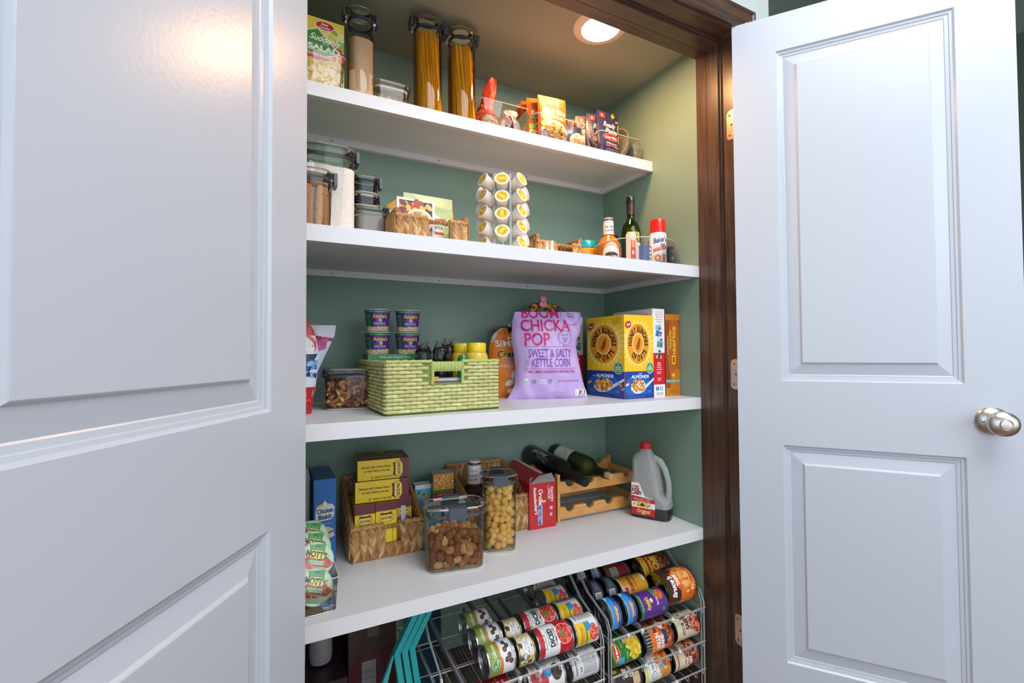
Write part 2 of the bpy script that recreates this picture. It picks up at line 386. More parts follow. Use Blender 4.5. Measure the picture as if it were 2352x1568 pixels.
def door(name, corner, ang, sx):
    # corner: closet-side hinge corner on the floor; ang: direction of local x; sx = -1 mirrors so that -y stays the closet side
    d = bpy.data.objects.new(name, LEAF); COL.objects.link(d); struct(d); d.location = corner; d.rotation_euler = (0, 0, radians(ang)); return d
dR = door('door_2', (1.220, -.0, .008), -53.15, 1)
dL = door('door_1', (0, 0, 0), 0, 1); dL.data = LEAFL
# left leaf: hinge edge at its local x = DW so that its closet side still looks to local -y
aL = 59.5
fx = (.0712 - DW * cos(radians(aL)), -.030 - DW * sin(radians(aL)))
dL.location = (fx[0], fx[1], .008); dL.rotation_euler = (0, 0, radians(aL))
def knob(par, x, sides=(1, -1)):
    for side in sides:
        s = -1 if side == 1 else 1; y0 = 0 if side == 1 else DT
        M = Matrix.Translation((x, y0, .906)) @ Matrix.Rotation(radians(90) * (1 if side == 1 else -1), 4, 'X')
        ro = G().lathe([(.033, 0), (.033, .003), (.030, .007), (.022, .011), (.0135, .014), (.0125, .030)], 32, 'c9c3bb', M=M).build('rosette', NICKEL, par)
        G().lathe([(.012, .028), (.016, .031), (.0255, .040), (.0285, .050), (.0275, .058), (.022, .064), (.0125, .0665), (.0115, .0655), (.0095, .0675), (.004, .068)], 32, 'cfc9c1', M=M).build('knob', NICKEL, par)
        if side == 1: G().lathe([(.0035, .0085), (.0035, .0135), (.002, .0145)], 12, 'cfc9c1', M=M @ Matrix.Translation((-.021, 0, 0))).build('privacy_pin', NICKEL, ro)
knob(dR, DW - .062); knob(dL, .062, (-1,))
def hinge(par, x, z, face):
    # the leaf let into the jamb and the knuckle, in world space
    g = G(); r = .013; h = .089; pts = []
    for q, (cy, cz) in enumerate(((.036 - r, z + h / 2 - r), (.036 - r, z - h / 2 + r))):
        for i in range(6):
            a = (pi / 2 if q == 0 else 0) - pi / 2 * i / 5; pts.append((cy + r * cos(a), cz + r * sin(a)))
    pts += [(.0, z - h / 2), (.0, z + h / 2)]
    n = len(pts); g.add([(x - face * .0016, a, b) for a, b in pts], [tuple(range(n))], 'd8c8b6'); g.add([(x, a, b) for a, b in pts], [tuple(range(n))[::-1]], 'd8c8b6')
    for i in range(n):
        j = (i + 1) % n; g.add([(x - face * .0016, *pts[i]), (x - face * .0016, *pts[j]), (x, *pts[j]), (x, *pts[i])], [(0, 1, 2, 3)], 'd8c8b6')
    for k in range(5): g.lathe([(.0062, z - h / 2 + k * h / 5 + .0006), (.0062, z - h / 2 + (k + 1) * h / 5 - .0006)], 12, 'd8c8b6', cx=x + face * -.003, cy=-.006)
    o = g.build('hinge', NICKEL)
    for (a, b) in ((.026, z + .03), (.019, z), (.026, z - .03)):
        G().lathe([(.0036, 0), (.0036, .0006), (.0022, .0011), (.0016, .0005)], 10, '8d8175', M=Matrix.Translation((x - face * .0016, a, b)) @ Matrix.Rotation(-face * pi / 2, 4, 'Y')).build('screw', NICKEL, o)
    return o
def reparent(o, par):
    o.parent = par; bpy.context.view_layer.update(); o.matrix_parent_inverse = par.matrix_world.inverted()
bpy.context.view_layer.update()
for z in (1.760, 1.016, .272):
    reparent(hinge(dR, XR + .011, z, 1), dR); reparent(hinge(dL, XL - .011, z, -1), dL)

# recessed lamp
t = thing('recessed_ceiling_light', 'round recessed warm white downlight with broad trim ring in the closet ceiling', 'ceiling light', (.90, .205, ZC))
G().lathe([(.058, -.0075), (.062, -.006), (.080, -.002), (.082, 0), (.060, .0), (.057, -.0055)], 48, 'f3e6d8', c0=False, c1=False).build('trim_ring', PLAS, t)
G().lathe([(.0585, -.0065), (.02, -.0066)], 40, 'ffffff', c0=False).build('diffuser', em, t)

# shelves: a board, a taller front edge strip, cleats with screws under it
def shelf(z, y0, label, screws=True):
    t = thing('shelf', label, 'shelf', (0, 0, z), 0, 'white wooden closet shelves')
    bevel(G().box((XL + .001, y0 + .018, -.018), (XR - .001, YB - .001, 0), 'ffffff').build('board', SHELFP, t), .0008)
    bevel(G().box((XL + .001, y0, -.0355), (XR - .001, y0 + .018, .0), 'ffffff').build('front_edge', SHELFP, t), .0012)
    for nm, a, b in (('cleat', (XL + .001, YB - .019, -.0365), (XR - .001, YB - .001, -.018)), ('cleat', (XR - .019, y0 + .03, -.0365), (XR - .001, YB - .019, -.018)), ('cleat', (XL + .001, y0 + .03, -.0365), (XL + .019, YB - .019, -.018))):
        c = bevel(G().box(a, b, 'ffffff').build(nm, SHELFP, t), .0006)
        if a[0] < XL + .01 and b[0] > 1:
            for x in (.18, .52, .86, 1.2): G().lathe([(.0022, 0), (.0022, .0007), (.001, .0003)], 8, '5b5452', M=Matrix.Translation((x, YB - .019, -.0275)) @ Matrix.Rotation(pi / 2, 4, 'X')).build('screw', NICKEL, c)
        elif a[0] > 1:
            for y in (y0 + .12, y0 + .38):
                if y < YB - .03: G().lathe([(.0022, 0), (.0022, .0007), (.001, .0003)], 8, '5b5452', M=Matrix.Translation((XR - .019, y, -.0275)) @ Matrix.Rotation(-pi / 2, 4, 'Y')).build('screw', NICKEL, c)
S1, S2, S3, S4 = 1.762, 1.355, .939, .531
shelf(S1, .335, 'shallow white top shelf holding pasta canisters and rice pouches')
shelf(S2, YF, 'second white shelf from the top holding the coffee pod tower')
shelf(S3, YF, 'third white shelf holding the green woven basket and cereal boxes')
shelf(S4, YF, 'lowest white shelf holding wine rack and syrup jug above the can racks')

# ------------------------------------------------------------------ builders for the goods
def canister(t, w, d, h, r=.018, lh=.020, lw=.006, side='y', gask='4c5057', wallmat=None, nob=False, latches=True):
    """clear storage box with a clip lid: body, lid, gasket, two latches"""
    b = G(); hb = h - lh
    b.loft([rr(w - .012, d - .012, r, 4, .0012), rr(w - .006, d - .006, r, 4, .004), rr(w - .003, d - .003, r, 4, .03), rr(w, d, r, 4, hb)], 'ffffff', c0=False, c1=False).build('body', wallmat or CLEAR, t)
    G().loft([rr(w - .016, d - .016, r, 4, .0), rr(w - .006, d - .006, r, 4, .0015), rr(w - .005, d - .005, r, 4, .0035), rr(w - .012, d - .012, r, 4, .005)], 'e3ddd6').build('base_rim', EDGE, t)
    L = G(); W, D = w + 2 * lw, d + 2 * lw
    L.loft([rr(W - .002, D - .002, r + lw, 4, hb - .001), rr(W, D, r + lw, 4, hb + .004), rr(W, D, r + lw, 4, h - .004), rr(W - .006, D - .006, r + lw, 4, h), rr(W - .018, D - .018, r, 4, h - .0005), rr(W - .024, D - .024, r, 4, h - .006), rr(.01, .01, .004, 4, h - .006)], 'ffffff', c0=False, c1=True)
    lid = L.build('lid', CLEAR, t)
    G().loft([rr(w - .010, d - .010, r, 4, hb - .006), rr(w - .004, d - .004, r, 4, hb - .006), rr(w - .004, d - .004, r, 4, hb + .001), rr(w - .010, d - .010, r, 4, hb + .001)], gask, c0=False, c1=False).build('gasket', PLAS, t)
    G().tube([(x, y, h - .002) for x, y, _ in rr(W - .010, D - .010, r + lw - .004, 4)], .0012, 'e8e3dc', 5, True).build('lid_edge', EDGE, lid)
    if latches:
        for s in (-1, 1):
            g = G(); lwid = min(.046, (w if side == 'x' else d) * .42)
            g.box((-lwid / 2, -.0035, 0), (lwid / 2, .0035, .024), '4b5361').box((-lwid / 2, -.0035, .024), (lwid / 2, .016, .0275), '4b5361')
            if side == 'x': o = g.build('latch', PLAS, t, (0, s * (D / 2 + .0035), h - .0245), 0 if s < 0 else pi)
            else: o = g.build('latch', PLAS, t, (s * (W / 2 + .0035), 0, h - .0245), s * pi / 2)
            bevel(o, .001)
    return t

def tray(t, w, d, h, taper=.006, front=None, mat=None):
    """open clear bin: thin walls, floor and a rounded rim"""
    g = G(); f = front or h
    def ring(k, z, zf=None):
        q = rr(w - 2 * k, d - 2 * k, .010, 3, z)
        return [(x, y, (zf if (zf is not None and y < 0 and abs(x) < w / 2 - .03) else z)) for x, y, _ in q]
    g.loft([ring(taper, .0015), ring(0, h)], 'ffffff', c0=True, c1=False); g.build('body', mat or BINC, t)
    G().tube([(x, y, z) for x, y, z in ring(0, h)], .0013, 'e6e0d6', 5, True).build('rim', EDGE, t)
    G().tube([(x, y, z) for x, y, z in ring(taper - .0005, .0018)], .0009, 'd2ccc2', 4, True).build('base_edge', EDGE, t)
    return t

def x0_(l, r, u): return l + (r - l) * u
class Sack:
    """a filled film bag: outline given as (height, left, right, half thickness) rows"""
    def __init__(s, rows, wr=.003, seed=0, lean=0., pw=.55, fs=14.):
        s.r = rows; s.wr = wr; s.sd = seed; s.lean = lean; s.h = rows[-1][0]; s.pw = pw; s.fs = fs
    def at(s, z):
        r = s.r
        for a, b in zip(r, r[1:]):
            if z <= b[0] + 1e-9:
                t = (z - a[0]) / max(b[0] - a[0], 1e-9); return [a[i] + (b[i] - a[i]) * t for i in range(1, 4)]
        return list(r[-1][1:])
    def pos(s, u, z, side, o=0.):          # u 0..1
        l, r, T = s.at(z); u = min(max(u, 0), 1); k = max(sin(pi * u), 0) ** s.pw; cr = abs(noise.noise((x0_(l, r, u) * s.fs * .9 + z * s.fs * .7 + s.sd, z * s.fs * .5 - x0_(l, r, u) * s.fs * .4, 5.)))
        x = l + (r - l) * u
        n = noise.noise((x * s.fs * 1.7 + s.sd, z * s.fs + s.sd, side * 3.)) + .4 * noise.noise((x * s.fs * 5 + s.sd, z * s.fs * 3.2, 7 + side)) + .9 * max(0, .16 - cr) / .16
        y = side * (T * k + .0006 + s.wr * n * min(k * 1.5, 1)) + s.lean * z
        if side < 0: y -= o
        else: y += o
        return (x, y, z)
    def fn(s, x0, z0, side=-1):
        def f(u, v, o):
            z = min(max(z0 + v, 0), s.h); l, r, T = s.at(z); w_ = min(max((x0 + u - l) / max(r - l, 1e-6), 0), 1)
            a = min(w_ * s.nu, s.nu - 1e-6); b = min(z / s.h * s.nz, s.nz - 1e-6); i, j = int(a), int(b); a -= i; b -= j
            q = [s.pos((i + di) / s.nu, s.h * (j + dj) / s.nz, side) for di, dj in ((0, 0), (1, 0), (0, 1), (1, 1))]
            y = (q[0][1] * (1 - a) + q[1][1] * a) * (1 - b) + (q[2][1] * (1 - a) + q[3][1] * a) * b
            return (l + (r - l) * w_, y + side * (o + .0009), z)
        return f
    def body(s, g, col, nu=24, nz=28, back=None, edge=None):
        s.nu, s.nz = nu, nz
        for side in (-1, 1):
            V = []; F = []
            for j in range(nz + 1):
                for i in range(nu + 1): V.append(s.pos(i / nu, s.h * j / nz, side))
            for j in range(nz):
                for i in range(nu):
                    a = j * (nu + 1) + i; q = (a, a + 1, a + nu + 2, a + nu + 1); F.append(q if side < 0 else q[::-1])
            g.add(V, F, (back or col) if side > 0 else col, True)
        for j in range(nz):
            for u in (0, 1):
                a, b, c, d = s.pos(u, s.h * j / nz, -1), s.pos(u, s.h * j / nz, 1), s.pos(u, s.h * (j + 1) / nz, 1), s.pos(u, s.h * (j + 1) / nz, -1)
                g.add([a, b, c, d], [(3, 2, 1, 0) if u == 0 else (0, 1, 2, 3)], edge or col)
        for z in (0, s.h):
            V = [s.pos(i / nu, z, -1) for i in range(nu + 1)] + [s.pos(i / nu, z, 1) for i in range(nu + 1)]
            F = [(i, i + 1, nu + 2 + i, nu + 1 + i) for i in range(nu)]
            g.add(V, [f[::-1] for f in F] if z == 0 else F, edge or col)
        return g
def pouch(w, h, T, pr, col, seed=0, lean=0., wr=.0018):
    S = Sack([(0, -w / 2 + .003, w / 2 - .003, T), (h * .12, -w / 2, w / 2, T * 1.1), (h * .5, -w / 2, w / 2, T * .8), (h * .86, -w / 2, w / 2, T * .28), (h, -w / 2 + .001, w / 2 - .001, .0008)], wr, seed, lean)
    g = G(); S.body(g, col, 16, 18)
    if pr: g.prnt(pr, S.fn(-w / 2, 0), w / 16, h / 18)
    return g

def leafbit(L, wd, th, col, tw=0.):     # one folded leaf of a braid, along +z, lying in the xz plane
    g = G(); rings = []
    for k, (z, s) in enumerate(((0, .25), (.3, .95), (.65, 1.), (1., .2))):
        rings.append([(wd / 2 * s * cos(a), -th * (.4 + .6 * s) * (1 if sin(a) > 0 else .1) * abs(sin(a)) - .0002, z * L) for a in [2 * pi * m / 6 for m in range(6)]])
    g.loft([r[::-1] for r in rings], col, sm=True); return g
STR_C = ['c59a63', 'b58450', 'd6b07a', 'a87746', 'c08f58']
def braid_me(seed, dark=1.):
    rd = random.Random(seed); ms = []
    for c in STR_C:
        cc = tuple(x * dark for x in hx(c)); ms.append(leafbit(.036, .0138, .0046, cc).mesh('strand', STRAW))
    return ms
BR = braid_me(1); BRD = braid_me(2, .62)
def wicker(t, w, d, h, hs=None, gap=(.3, .7), col_w=.021, full=('f',), rim=True, fr_low=None, slope=False):
    """braided hyacinth basket; faces in `full` get their leaves as separate strands, the others joined"""
    rd = random.Random(int(w * 1000) + int(h * 777))
    core = G(); hb = h * .96
    def wall(a, b, hh, gapx=None, h2=None):
        ax, ay = a; bx, by = b; L = sqrt((bx - ax) ** 2 + (by - ay) ** 2)
        ux, uy = (bx - ax) / L, (by - ay) / L; nx, ny = uy, -ux
        segs = [(0, L, 0, hh)] if not gapx else [(0, gapx[0] * L, 0, hh), (gapx[0] * L, gapx[1] * L, 0, gapx[2] * hh), (gapx[1] * L, L, 0, hh)]
        for s0, s1, z0, z1 in segs:
            zb = h2 if h2 else z1
            P = []
            for s_ in (s0, s1):
                for off in (0, -.009): P.append((ax + ux * s_ + nx * off, ay + uy * s_ + ny * off))
            V = [(P[0][0], P[0][1], z0), (P[2][0], P[2][1], z0), (P[3][0], P[3][1], z0), (P[1][0], P[1][1], z0), (P[0][0], P[0][1], z1), (P[2][0], P[2][1], zb), (P[3][0], P[3][1], zb), (P[1][0], P[1][1], z1)]
            core.add(V, [(3, 2, 1, 0), (4, 5, 6, 7), (0, 1, 5, 4), (1, 2, 6, 5), (2, 3, 7, 6), (3, 0, 4, 7)], '9c7242')
        return (ax, ay, ux, uy, nx, ny, L)
    fh = fr_low or h; bits = G(); nper = 0
    spec = {'f': ((-w / 2, -d / 2), (w / 2, -d / 2), fh), 'r': ((w / 2, -d / 2), (w / 2, d / 2), h), 'b': ((w / 2, d / 2), (-w / 2, d / 2), h), 'l': ((-w / 2, d / 2), (-w / 2, -d / 2), h)}
    for key, (a, b, hh) in spec.items():
        gp = (gap[0], gap[1], gap[2] if len(gap) > 2 else .5) if key in ('f', 'b') and gap else None
        ha, hb2 = (fh, h) if key == 'r' else (h, fh) if key == 'l' else (hh, hh)
        if not slope and key in 'rl': ha = hb2 = h
        ax, ay, ux, uy, nx, ny, L = wall(a, b, ha * .97, gp, hb2 * .97 if key in 'rl' else None)
        nc = max(2, round(L / col_w)); ang = atan2(uy, ux)
        for face in ((1, 'o'), (-1, 'i')):
            if face[1] == 'i' and key in ('f',): continue
            for c in range(nc):
                s_ = (c + .5) * L / nc; top = ha + (hb2 - ha) * s_ / L
                if gp and gp[0] * L < s_ < gp[1] * L: top = hh * gp[2]
                z = 0.002; k = 0
                while z < top - .012:
                    for sd in (-1, 1):
                        x = ax + ux * (s_ + sd * .0042) + nx * (.0008 if face[0] > 0 else -.0098); y = ay + uy * (s_ + sd * .0042) + ny * (.0008 if face[0] > 0 else -.0098)
                        L_ = max(.4, min(.036, top - z - .003) / .036)
                        M = Matrix.Translation((x, y, z + (.006 if sd > 0 else 0))) @ Matrix.Rotation(ang + (0 if face[0] > 0 else pi), 4, 'Z') @ Matrix.Rotation(sd * face[0] * (.42 + rd.uniform(-.08, .08)) * -1, 4, 'Y') @ Matrix.Scale(L_, 4)
                        i = rd.randrange(5)
                        if key in full and face[0] > 0 and nper < 290:
                            o = bpy.data.objects.new('strand', BR[i]); COL.objects.link(o); o.parent = t; o.matrix_local = M; nper += 1
                        else:
                            st = len(bits.v); bits.v += [tuple(M @ Vector(v.co)) for v in BR[i].vertices]; cc = hx(STR_C[i])
                            for p in BR[i].polygons: bits.f.append(tuple(q + st for q in p.vertices)); bits.c.append(cc); bits.s.append(True)
                    z += .0145; k += 1
        if gp:      # handle bar above the gap
            s0, s1 = gp[0] * L, gp[1] * L
            core.tube([(ax + ux * s_ - nx * .004, ay + uy * s_ - ny * .004, hh - .006 + .003 * sin(pi * (s_ - s0) / (s1 - s0))) for s_ in [s0 - .012 + (s1 - s0 + .024) * i / 8 for i in range(9)]], .0042, 'a0763f', 8)
            for i in range(int((s1 - s0) / .006)):
                q = s0 + .006 * i + .003
                core.tube([(ax + ux * (q + .002 * cos(a_)) - nx * .004 + nx * .0052 * cos(a_), ay + uy * (q) - ny * .004 + ny * .0052 * cos(a_), hh - .005 + .0052 * sin(a_)) for a_ in [2 * pi * m / 6 for m in range(6)]], .0014, STR_C[i % 5], 4, True)
    core.box((-w / 2 + .004, -d / 2 + .004, 0), (w / 2 - .004, d / 2 - .004, .006), '7c5630')
    core.build('woven_body', STRAW, t)
    o = bits.build('braided_lining', STRAW, t); o['kind'] = 'stuff'
    if rim:
        g = G()
        for sy in (-1, 1):
            hh = fh if sy < 0 else h; n = 22; segs = [(0, 1)] if not gap else [(0, gap[0]), (gap[1], 1)]
            for u0, u1 in segs:
                m = max(3, int(n * (u1 - u0))); g.tube([((-w / 2 + w * (u0 + (u1 - u0) * i / m)) * (1 if sy < 0 else -1), sy * (d / 2 - .004), hh + .003 * (i % 2)) for i in range(m + 1)], .0066, 'bd8d54', 7)
        for (a, b, hh), h0_, h1_ in ((spec['r'], fh if slope else h, h), (spec['l'], h, fh if slope else h)):
            n = 14
            g.tube([(a[0] + (b[0] - a[0]) * i / n + (-.004 if a[0] > 0 else .004), a[1] + (b[1] - a[1]) * i / n, h0_ + (h1_ - h0_) * i / n + .0025 * (i % 2)) for i in range(n + 1)], .0068, 'b5834c', 7)
        g.build('rim', STRAW, t)['kind'] = 'stuff'
    return t

def carton(name, label, cat, size, loc, rz, prints, cols, group=None, flap=None, body_extra=None, rot=None):
    """cardboard box standing on its base centre: prints = {'f': P, 'l': P, 'u': P, 'r': P}"""
    w_, d_, h_ = size; g = G().box((-w_ / 2, -d_ / 2, 0), (w_ / 2, d_ / 2, h_), cols.get('', 'ffffff'), cols)
    if 'f' in prints: g.prnt(prints['f'], FF(-w_ / 2, -d_ / 2, 0))
    if 'l' in prints: g.prnt(prints['l'], FL(-w_ / 2, d_ / 2, 0))
    if 'r' in prints: g.prnt(prints['r'], FR(w_ / 2, -d_ / 2, 0))
    if 'u' in prints: g.prnt(prints['u'], FU(-w_ / 2, -d_ / 2, h_))
    if body_extra: body_extra(g)
    o = g.build(name, CARD, None, loc, radians(rz)); 
    if rot: o.rotation_euler = rot
    return tag(o, label, cat, group)
def bowlart(p, cx, cy, r, cols, seed=1, n=40, bg='d9a860'):
    p.ell(cx, cy, r, r * .62, bg); p.blobs(cx, cy + r * .05, r * .92, r * .52, cols, n, r * .16, seed); return p
def barcode(p, x, y, w_, h_, vert=False):
    p.rect(x, y, x + w_, y + h_, 'f6f5f2'); rd = random.Random(5); q = []; u = .08
    while u < .9:
        b = rd.uniform(.015, .05)
        q.append([(x + u * w_, y + .12 * h_), (x + (u + b) * w_, y + .12 * h_), (x + (u + b) * w_, y + .9 * h_), (x + u * w_, y + .9 * h_)] if not vert else [(x + .1 * w_, y + u * h_), (x + .9 * w_, y + u * h_), (x + .9 * w_, y + (u + b) * h_), (x + .1 * w_, y + (u + b) * h_)]); u += b + rd.uniform(.015, .04)
    return p.put(q, '1c1c20')

# ================================================================== TOP SHELF
# salad box in its clear bin
p = P(.14, .195, 'f3dc4e'); p.blobs(.10, .15, .05, .04, ['f2e69a', 'e6d85a', '9cc044'], 4, .018, 4, 10); p.blobs(.125, .115, .018, .03, ['e8542e', 'd83c22'], 3, .014, 2, 12)
p.poly([(.0, .135), (.075, .170), (.105, .140), (.132, .112), (.09, .093), (.0, .108)], 'f2f0d8'); p.poly([(.0, .132), (.074, .166), (.103, .137), (.128, .112), (.09, .096), (.0, .111)], '4f9a33')
p.ell(.092, .178, .024, .012, 'f3ece0'); p.ell(.092, .178, .022, .0105, 'c8281f'); p.text('Betty', .092, .182, .0055, 'ffffff', shear=.2, bold=.02); p.text('Crocker', .092, .1735, .0055, 'ffffff', shear=.2, bold=.02)
p.text('Suddenly', .094, .142, .016, 'ffffff', w=.078, rot=-4, bold=.025, shear=.35); p.text('PASTA', .094, .1295, .004, 'ffffff'); p.text('SALAD', .090, .117, .013, 'ffffff', w=.078, rot=-2, bold=.045)
p.poly([(.02, .105), (.118, .096), (.085, .082), (.04, .088)], 'd0421f'); p.text('RANCH & BACON', .082, .0965, .0055, 'ffffff', w=.062, rot=-4, bold=.02)
p.blobs(.07, .047, .075, .036, ['e8bb67', 'a6b24c', 'c47f3a', 'd99d48', 'f2d48a', 'f6e2b0'], 34, .007, 8); p.lines(.01, .006, .13, .014, 2, 'b98b4a')
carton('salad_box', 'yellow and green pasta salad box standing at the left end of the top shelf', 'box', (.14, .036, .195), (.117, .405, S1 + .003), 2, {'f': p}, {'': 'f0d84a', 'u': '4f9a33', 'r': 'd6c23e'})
t = thing('storage_bin', 'clear plastic bin around the pasta salad box', 'bin', (.114, .47, S1 + .0005)); tray(t, .146, .22, .095)

# rice canister, low canister, spaghetti canisters
def stuffing(name, t_, w_, d_, z0, z1, col, mat, label, cat, loc, rz=0, bumpy=.0, kind='stuff', cr=.024):
    g = G(); n = 9; rings = [rr(w_, d_, cr, 4, z0), rr(w_, d_, cr, 4, (z0 + z1) / 2), rr(w_, d_, cr, 4, z1 - .002)]
    g.loft(rings, col, c1=False); top = []; m = 10
    ring = rr(w_, d_, cr, 4, z1 - .002); prev = ring
    for k in (.8, .55, .3, .08):
        cur = [(x * k, y * k, z1 + bumpy * (1 - k) + .0015 * noise.noise((x * 90, y * 90, k * 5))) for x, y, _ in ring]; g.loft([prev, cur], col, c0=False, c1=(k == .08)); prev = cur
    o = g.build(name, mat, None, loc, radians(rz)); return tag(o, label, cat, None, kind)
t = thing('storage_canister', 'tall clear lidded canister of rice between the salad box and the low canister', 'canister', (.232, .405, S1)); canister(t, .070, .070, .254, .027, .026, .005)
stuffing('rice', None, .066, .066, .006, .172, 'e0bb95', GRAIN, 'pale uncooked rice filling two thirds of the tall left canister', 'rice', (.232, .405, S1))
t = thing('storage_canister', 'low wide clear canister between the rice and the spaghetti', 'canister', (.312, .425, S1)); canister(t, .104, .095, .075, .02, .016, .005, gask='c9b59a', latches=False)
M_ = []
for i in range(16):
    rd = random.Random(i); g = G(); L = .011; g.star_ = 0
    pts = [(L * (1 if k % 2 == 0 else .45) * cos(pi * k / 5), L * (1 if k % 2 == 0 else .45) * sin(pi * k / 5)) for k in range(10)]
    g.prism(pts, -.0025, .0025, 'e6b064' if i % 3 else 'd99c48')
    M_.append(g.mesh('cracker', FOOD)) if i < 2 else None
    o = bpy.data.objects.new('star_cracker', M_[i % 2]); COL.objects.link(o); col_ = i % 8; o.location = (.272 + .0117 * col_ , .388 + rd.uniform(0, .02) + .028 * (i // 8), S1 + .030 + .010 * (i // 8) * (1 if 1 < col_ < 5 else .4)); o.rotation_euler = (rd.uniform(-.5, .5), rd.uniform(-.8, .8), rd.uniform(-1, 1))
    tag(o, 'small tan star cracker lying in the low clear canister on the top shelf', 'cracker', 'star crackers in the low canister')
tag(bevel(G().box((-.020, -.0008, 0), (.020, .0008, .046), 'b5b8c4').build('paper_card', CARD, None, (.312, .44, S1 + .012), .0)), 'blue-grey card standing inside the low clear canister', 'card')
def spaghetti(cx, cy, w_, zt, label, seed):
    rd = random.Random(seed); g = G(); r = .00095; n = 22
    for i in range(n):
        for j in range(n):
            if 1 < i < n - 2 and j > 3 and (i + j) % 2: continue
            if 3 < i < n - 4 and 5 < j: continue
            x = (i / (n - 1) - .5) * w_ * .97 + rd.uniform(-.001, .001); y = (j / (n - 1) - .5) * w_ * .95 + rd.uniform(-.001, .001)
            if (abs(x) / (w_ / 2)) ** 3 + (abs(y) / (w_ / 2)) ** 3 > 1.12: continue
            tx = x * .78 + .18 * y + rd.gauss(0, .003) - .004; ty = y * .85 - .12 * x + rd.gauss(0, .002); lim = w_ / 2 - .002
            tx = max(-lim, min(lim, tx)); ty = max(-lim, min(lim, ty)); kk = ((abs(tx) / lim) ** 3 + (abs(ty) / lim) ** 3) ** (1 / 3); tx, ty = (tx / kk, ty / kk) if kk > 1 else (tx, ty); z1 = zt + rd.uniform(-.004, .004)
            bx = max(-lim, min(lim, x * .9 - .15 * y)); c = rd.choice(['f4b11c', 'eba413', 'f8bd33', 'e39a10'])
            mid = ((bx + tx) / 2 * .97, (y + ty) / 2 * .97, z1 * .5)
            g.tube([(bx, y, .005), mid, (tx, ty, z1)], r, c, 4, sm=False)
    g.box((-w_ * .33, -w_ * .1, .005), (w_ * .33, w_ * .42, zt - .006), 'd9940f')
    return tag(g.build('spaghetti', SPAG, None, (cx, cy, S1)), label, 'pasta', None, 'stuff')
for cx, zt, lb, lb2 in ((.420, .242, 'tall clear canister of spaghetti, left of the pair on the top shelf', 'yellow spaghetti standing in the left one of two tall canisters'), (.526, .230, 'tall clear canister of spaghetti, right of the pair on the top shelf', 'yellow spaghetti standing in the right one of two tall canisters')):
    t = thing('storage_canister', lb, 'canister', (cx, .400, S1)); canister(t, .080, .080, .284, .031, .026, .0055, side='y'); spaghetti(cx, .400, .075, zt, lb2, int(cx * 100))

# red rice bag with a twisted, folded neck
S = Sack([(0, -.040, .045, .022), (.03, -.047, .044, .026), (.07, -.030, .040, .02), (.10, -.012, .036, .012), (.125, -.004, .038, .008), (.155, .000, .045, .006), (.185, .012, .046, .004), (.200, .022, .046, .002)], .004, 3, .0, .6, 22)
g = G(); S.body(g, 'bf3a1a', 18, 26, back='b5321a'); p = P(.09, .20); p.poly([(.0, .0), (.05, .0), (.045, .10), (.02, .105)], 'b8351d'); p.text('RICE', .030, .075, .0075, 'f0cfae', rot=8); p.lines(.018, .03, .045, .062, 4, 'd98f6e'); p.text('PREMIUM', .067, .128, .005, 'e9b48f', rot=80)
g.prnt(p, S.fn(-.045, 0), .006, .006)
tag(g.build('rice_bag', FOILM, None, (.612, .435, S1), radians(-4)), 'red plastic rice bag with a folded twisted top beside the spaghetti', 'bag')

# first clear bin: orange bag and white-purple bag
t = thing('storage_bin', 'clear bin holding an orange bag and a white and purple bag', 'bin', (.660, .445, S1 + .0005)); tray(t, .165, .15, .092)
S = Sack([(0, -.034, .034, .028), (.02, -.038, .038, .034), (.055, -.034, .034, .028), (.072, -.014, .014, .010), (.083, -.016, .018, .004), (.095, -.024, .020, .002)], .005, 8, 0, .6, 26); g = G(); S.body(g, 'd9673a', 18, 20)
p = P(.08, .09); p.poly([(0, .0), (.07, .0), (.07, .045), (.01, .05)], 'd8b078'); p.blobs(.04, .03, .035, .02, ['e9d9b0', 'b98a4c', 'f2e8cf'], 14, .005, 3); p.poly([(.015, .055), (.065, .045), (.062, .034), (.018, .042)], 'f4eadb'); g.prnt(p, S.fn(-.036, 0), .006, .006)
tag(g.build('bean_bag', FOILM, None, (.622, .425, S1 + .004), radians(6)), 'small orange bag with a pinched top at the left of the clear bin', 'bag')
S = Sack([(0, -.036, .040, .024), (.02, -.040, .044, .030), (.055, -.034, .036, .022), (.078, -.022, .020, .010), (.090, -.028, .030, .004), (.100, -.012, .026, .002)], .007, 15, 0, .6, 30); g = G(); S.body(g, 'ded3cd', 18, 20)
p = P(.09, .10); p.poly([(.005, .0), (.05, .0), (.045, .03), (.04, .048), (.03, .03)], '6d2f7a'); p.poly([(.03, .075), (.04, .078), (.048, .05), (.04, .045)], '6d2f7a'); p.text('Rice', .016, .034, .007, '3b2f3b', rot=40, bold=.02); p.poly([(.06, .01), (.075, .02), (.07, .045), (.055, .05)], 'd8c29a'); g.prnt(p, S.fn(-.040, 0), .006, .006)
tag(g.build('snack_bag', FOILM, None, (.700, .425, S1 + .004), radians(-6)), 'crumpled white and purple bag at the right of the clear bin', 'bag')

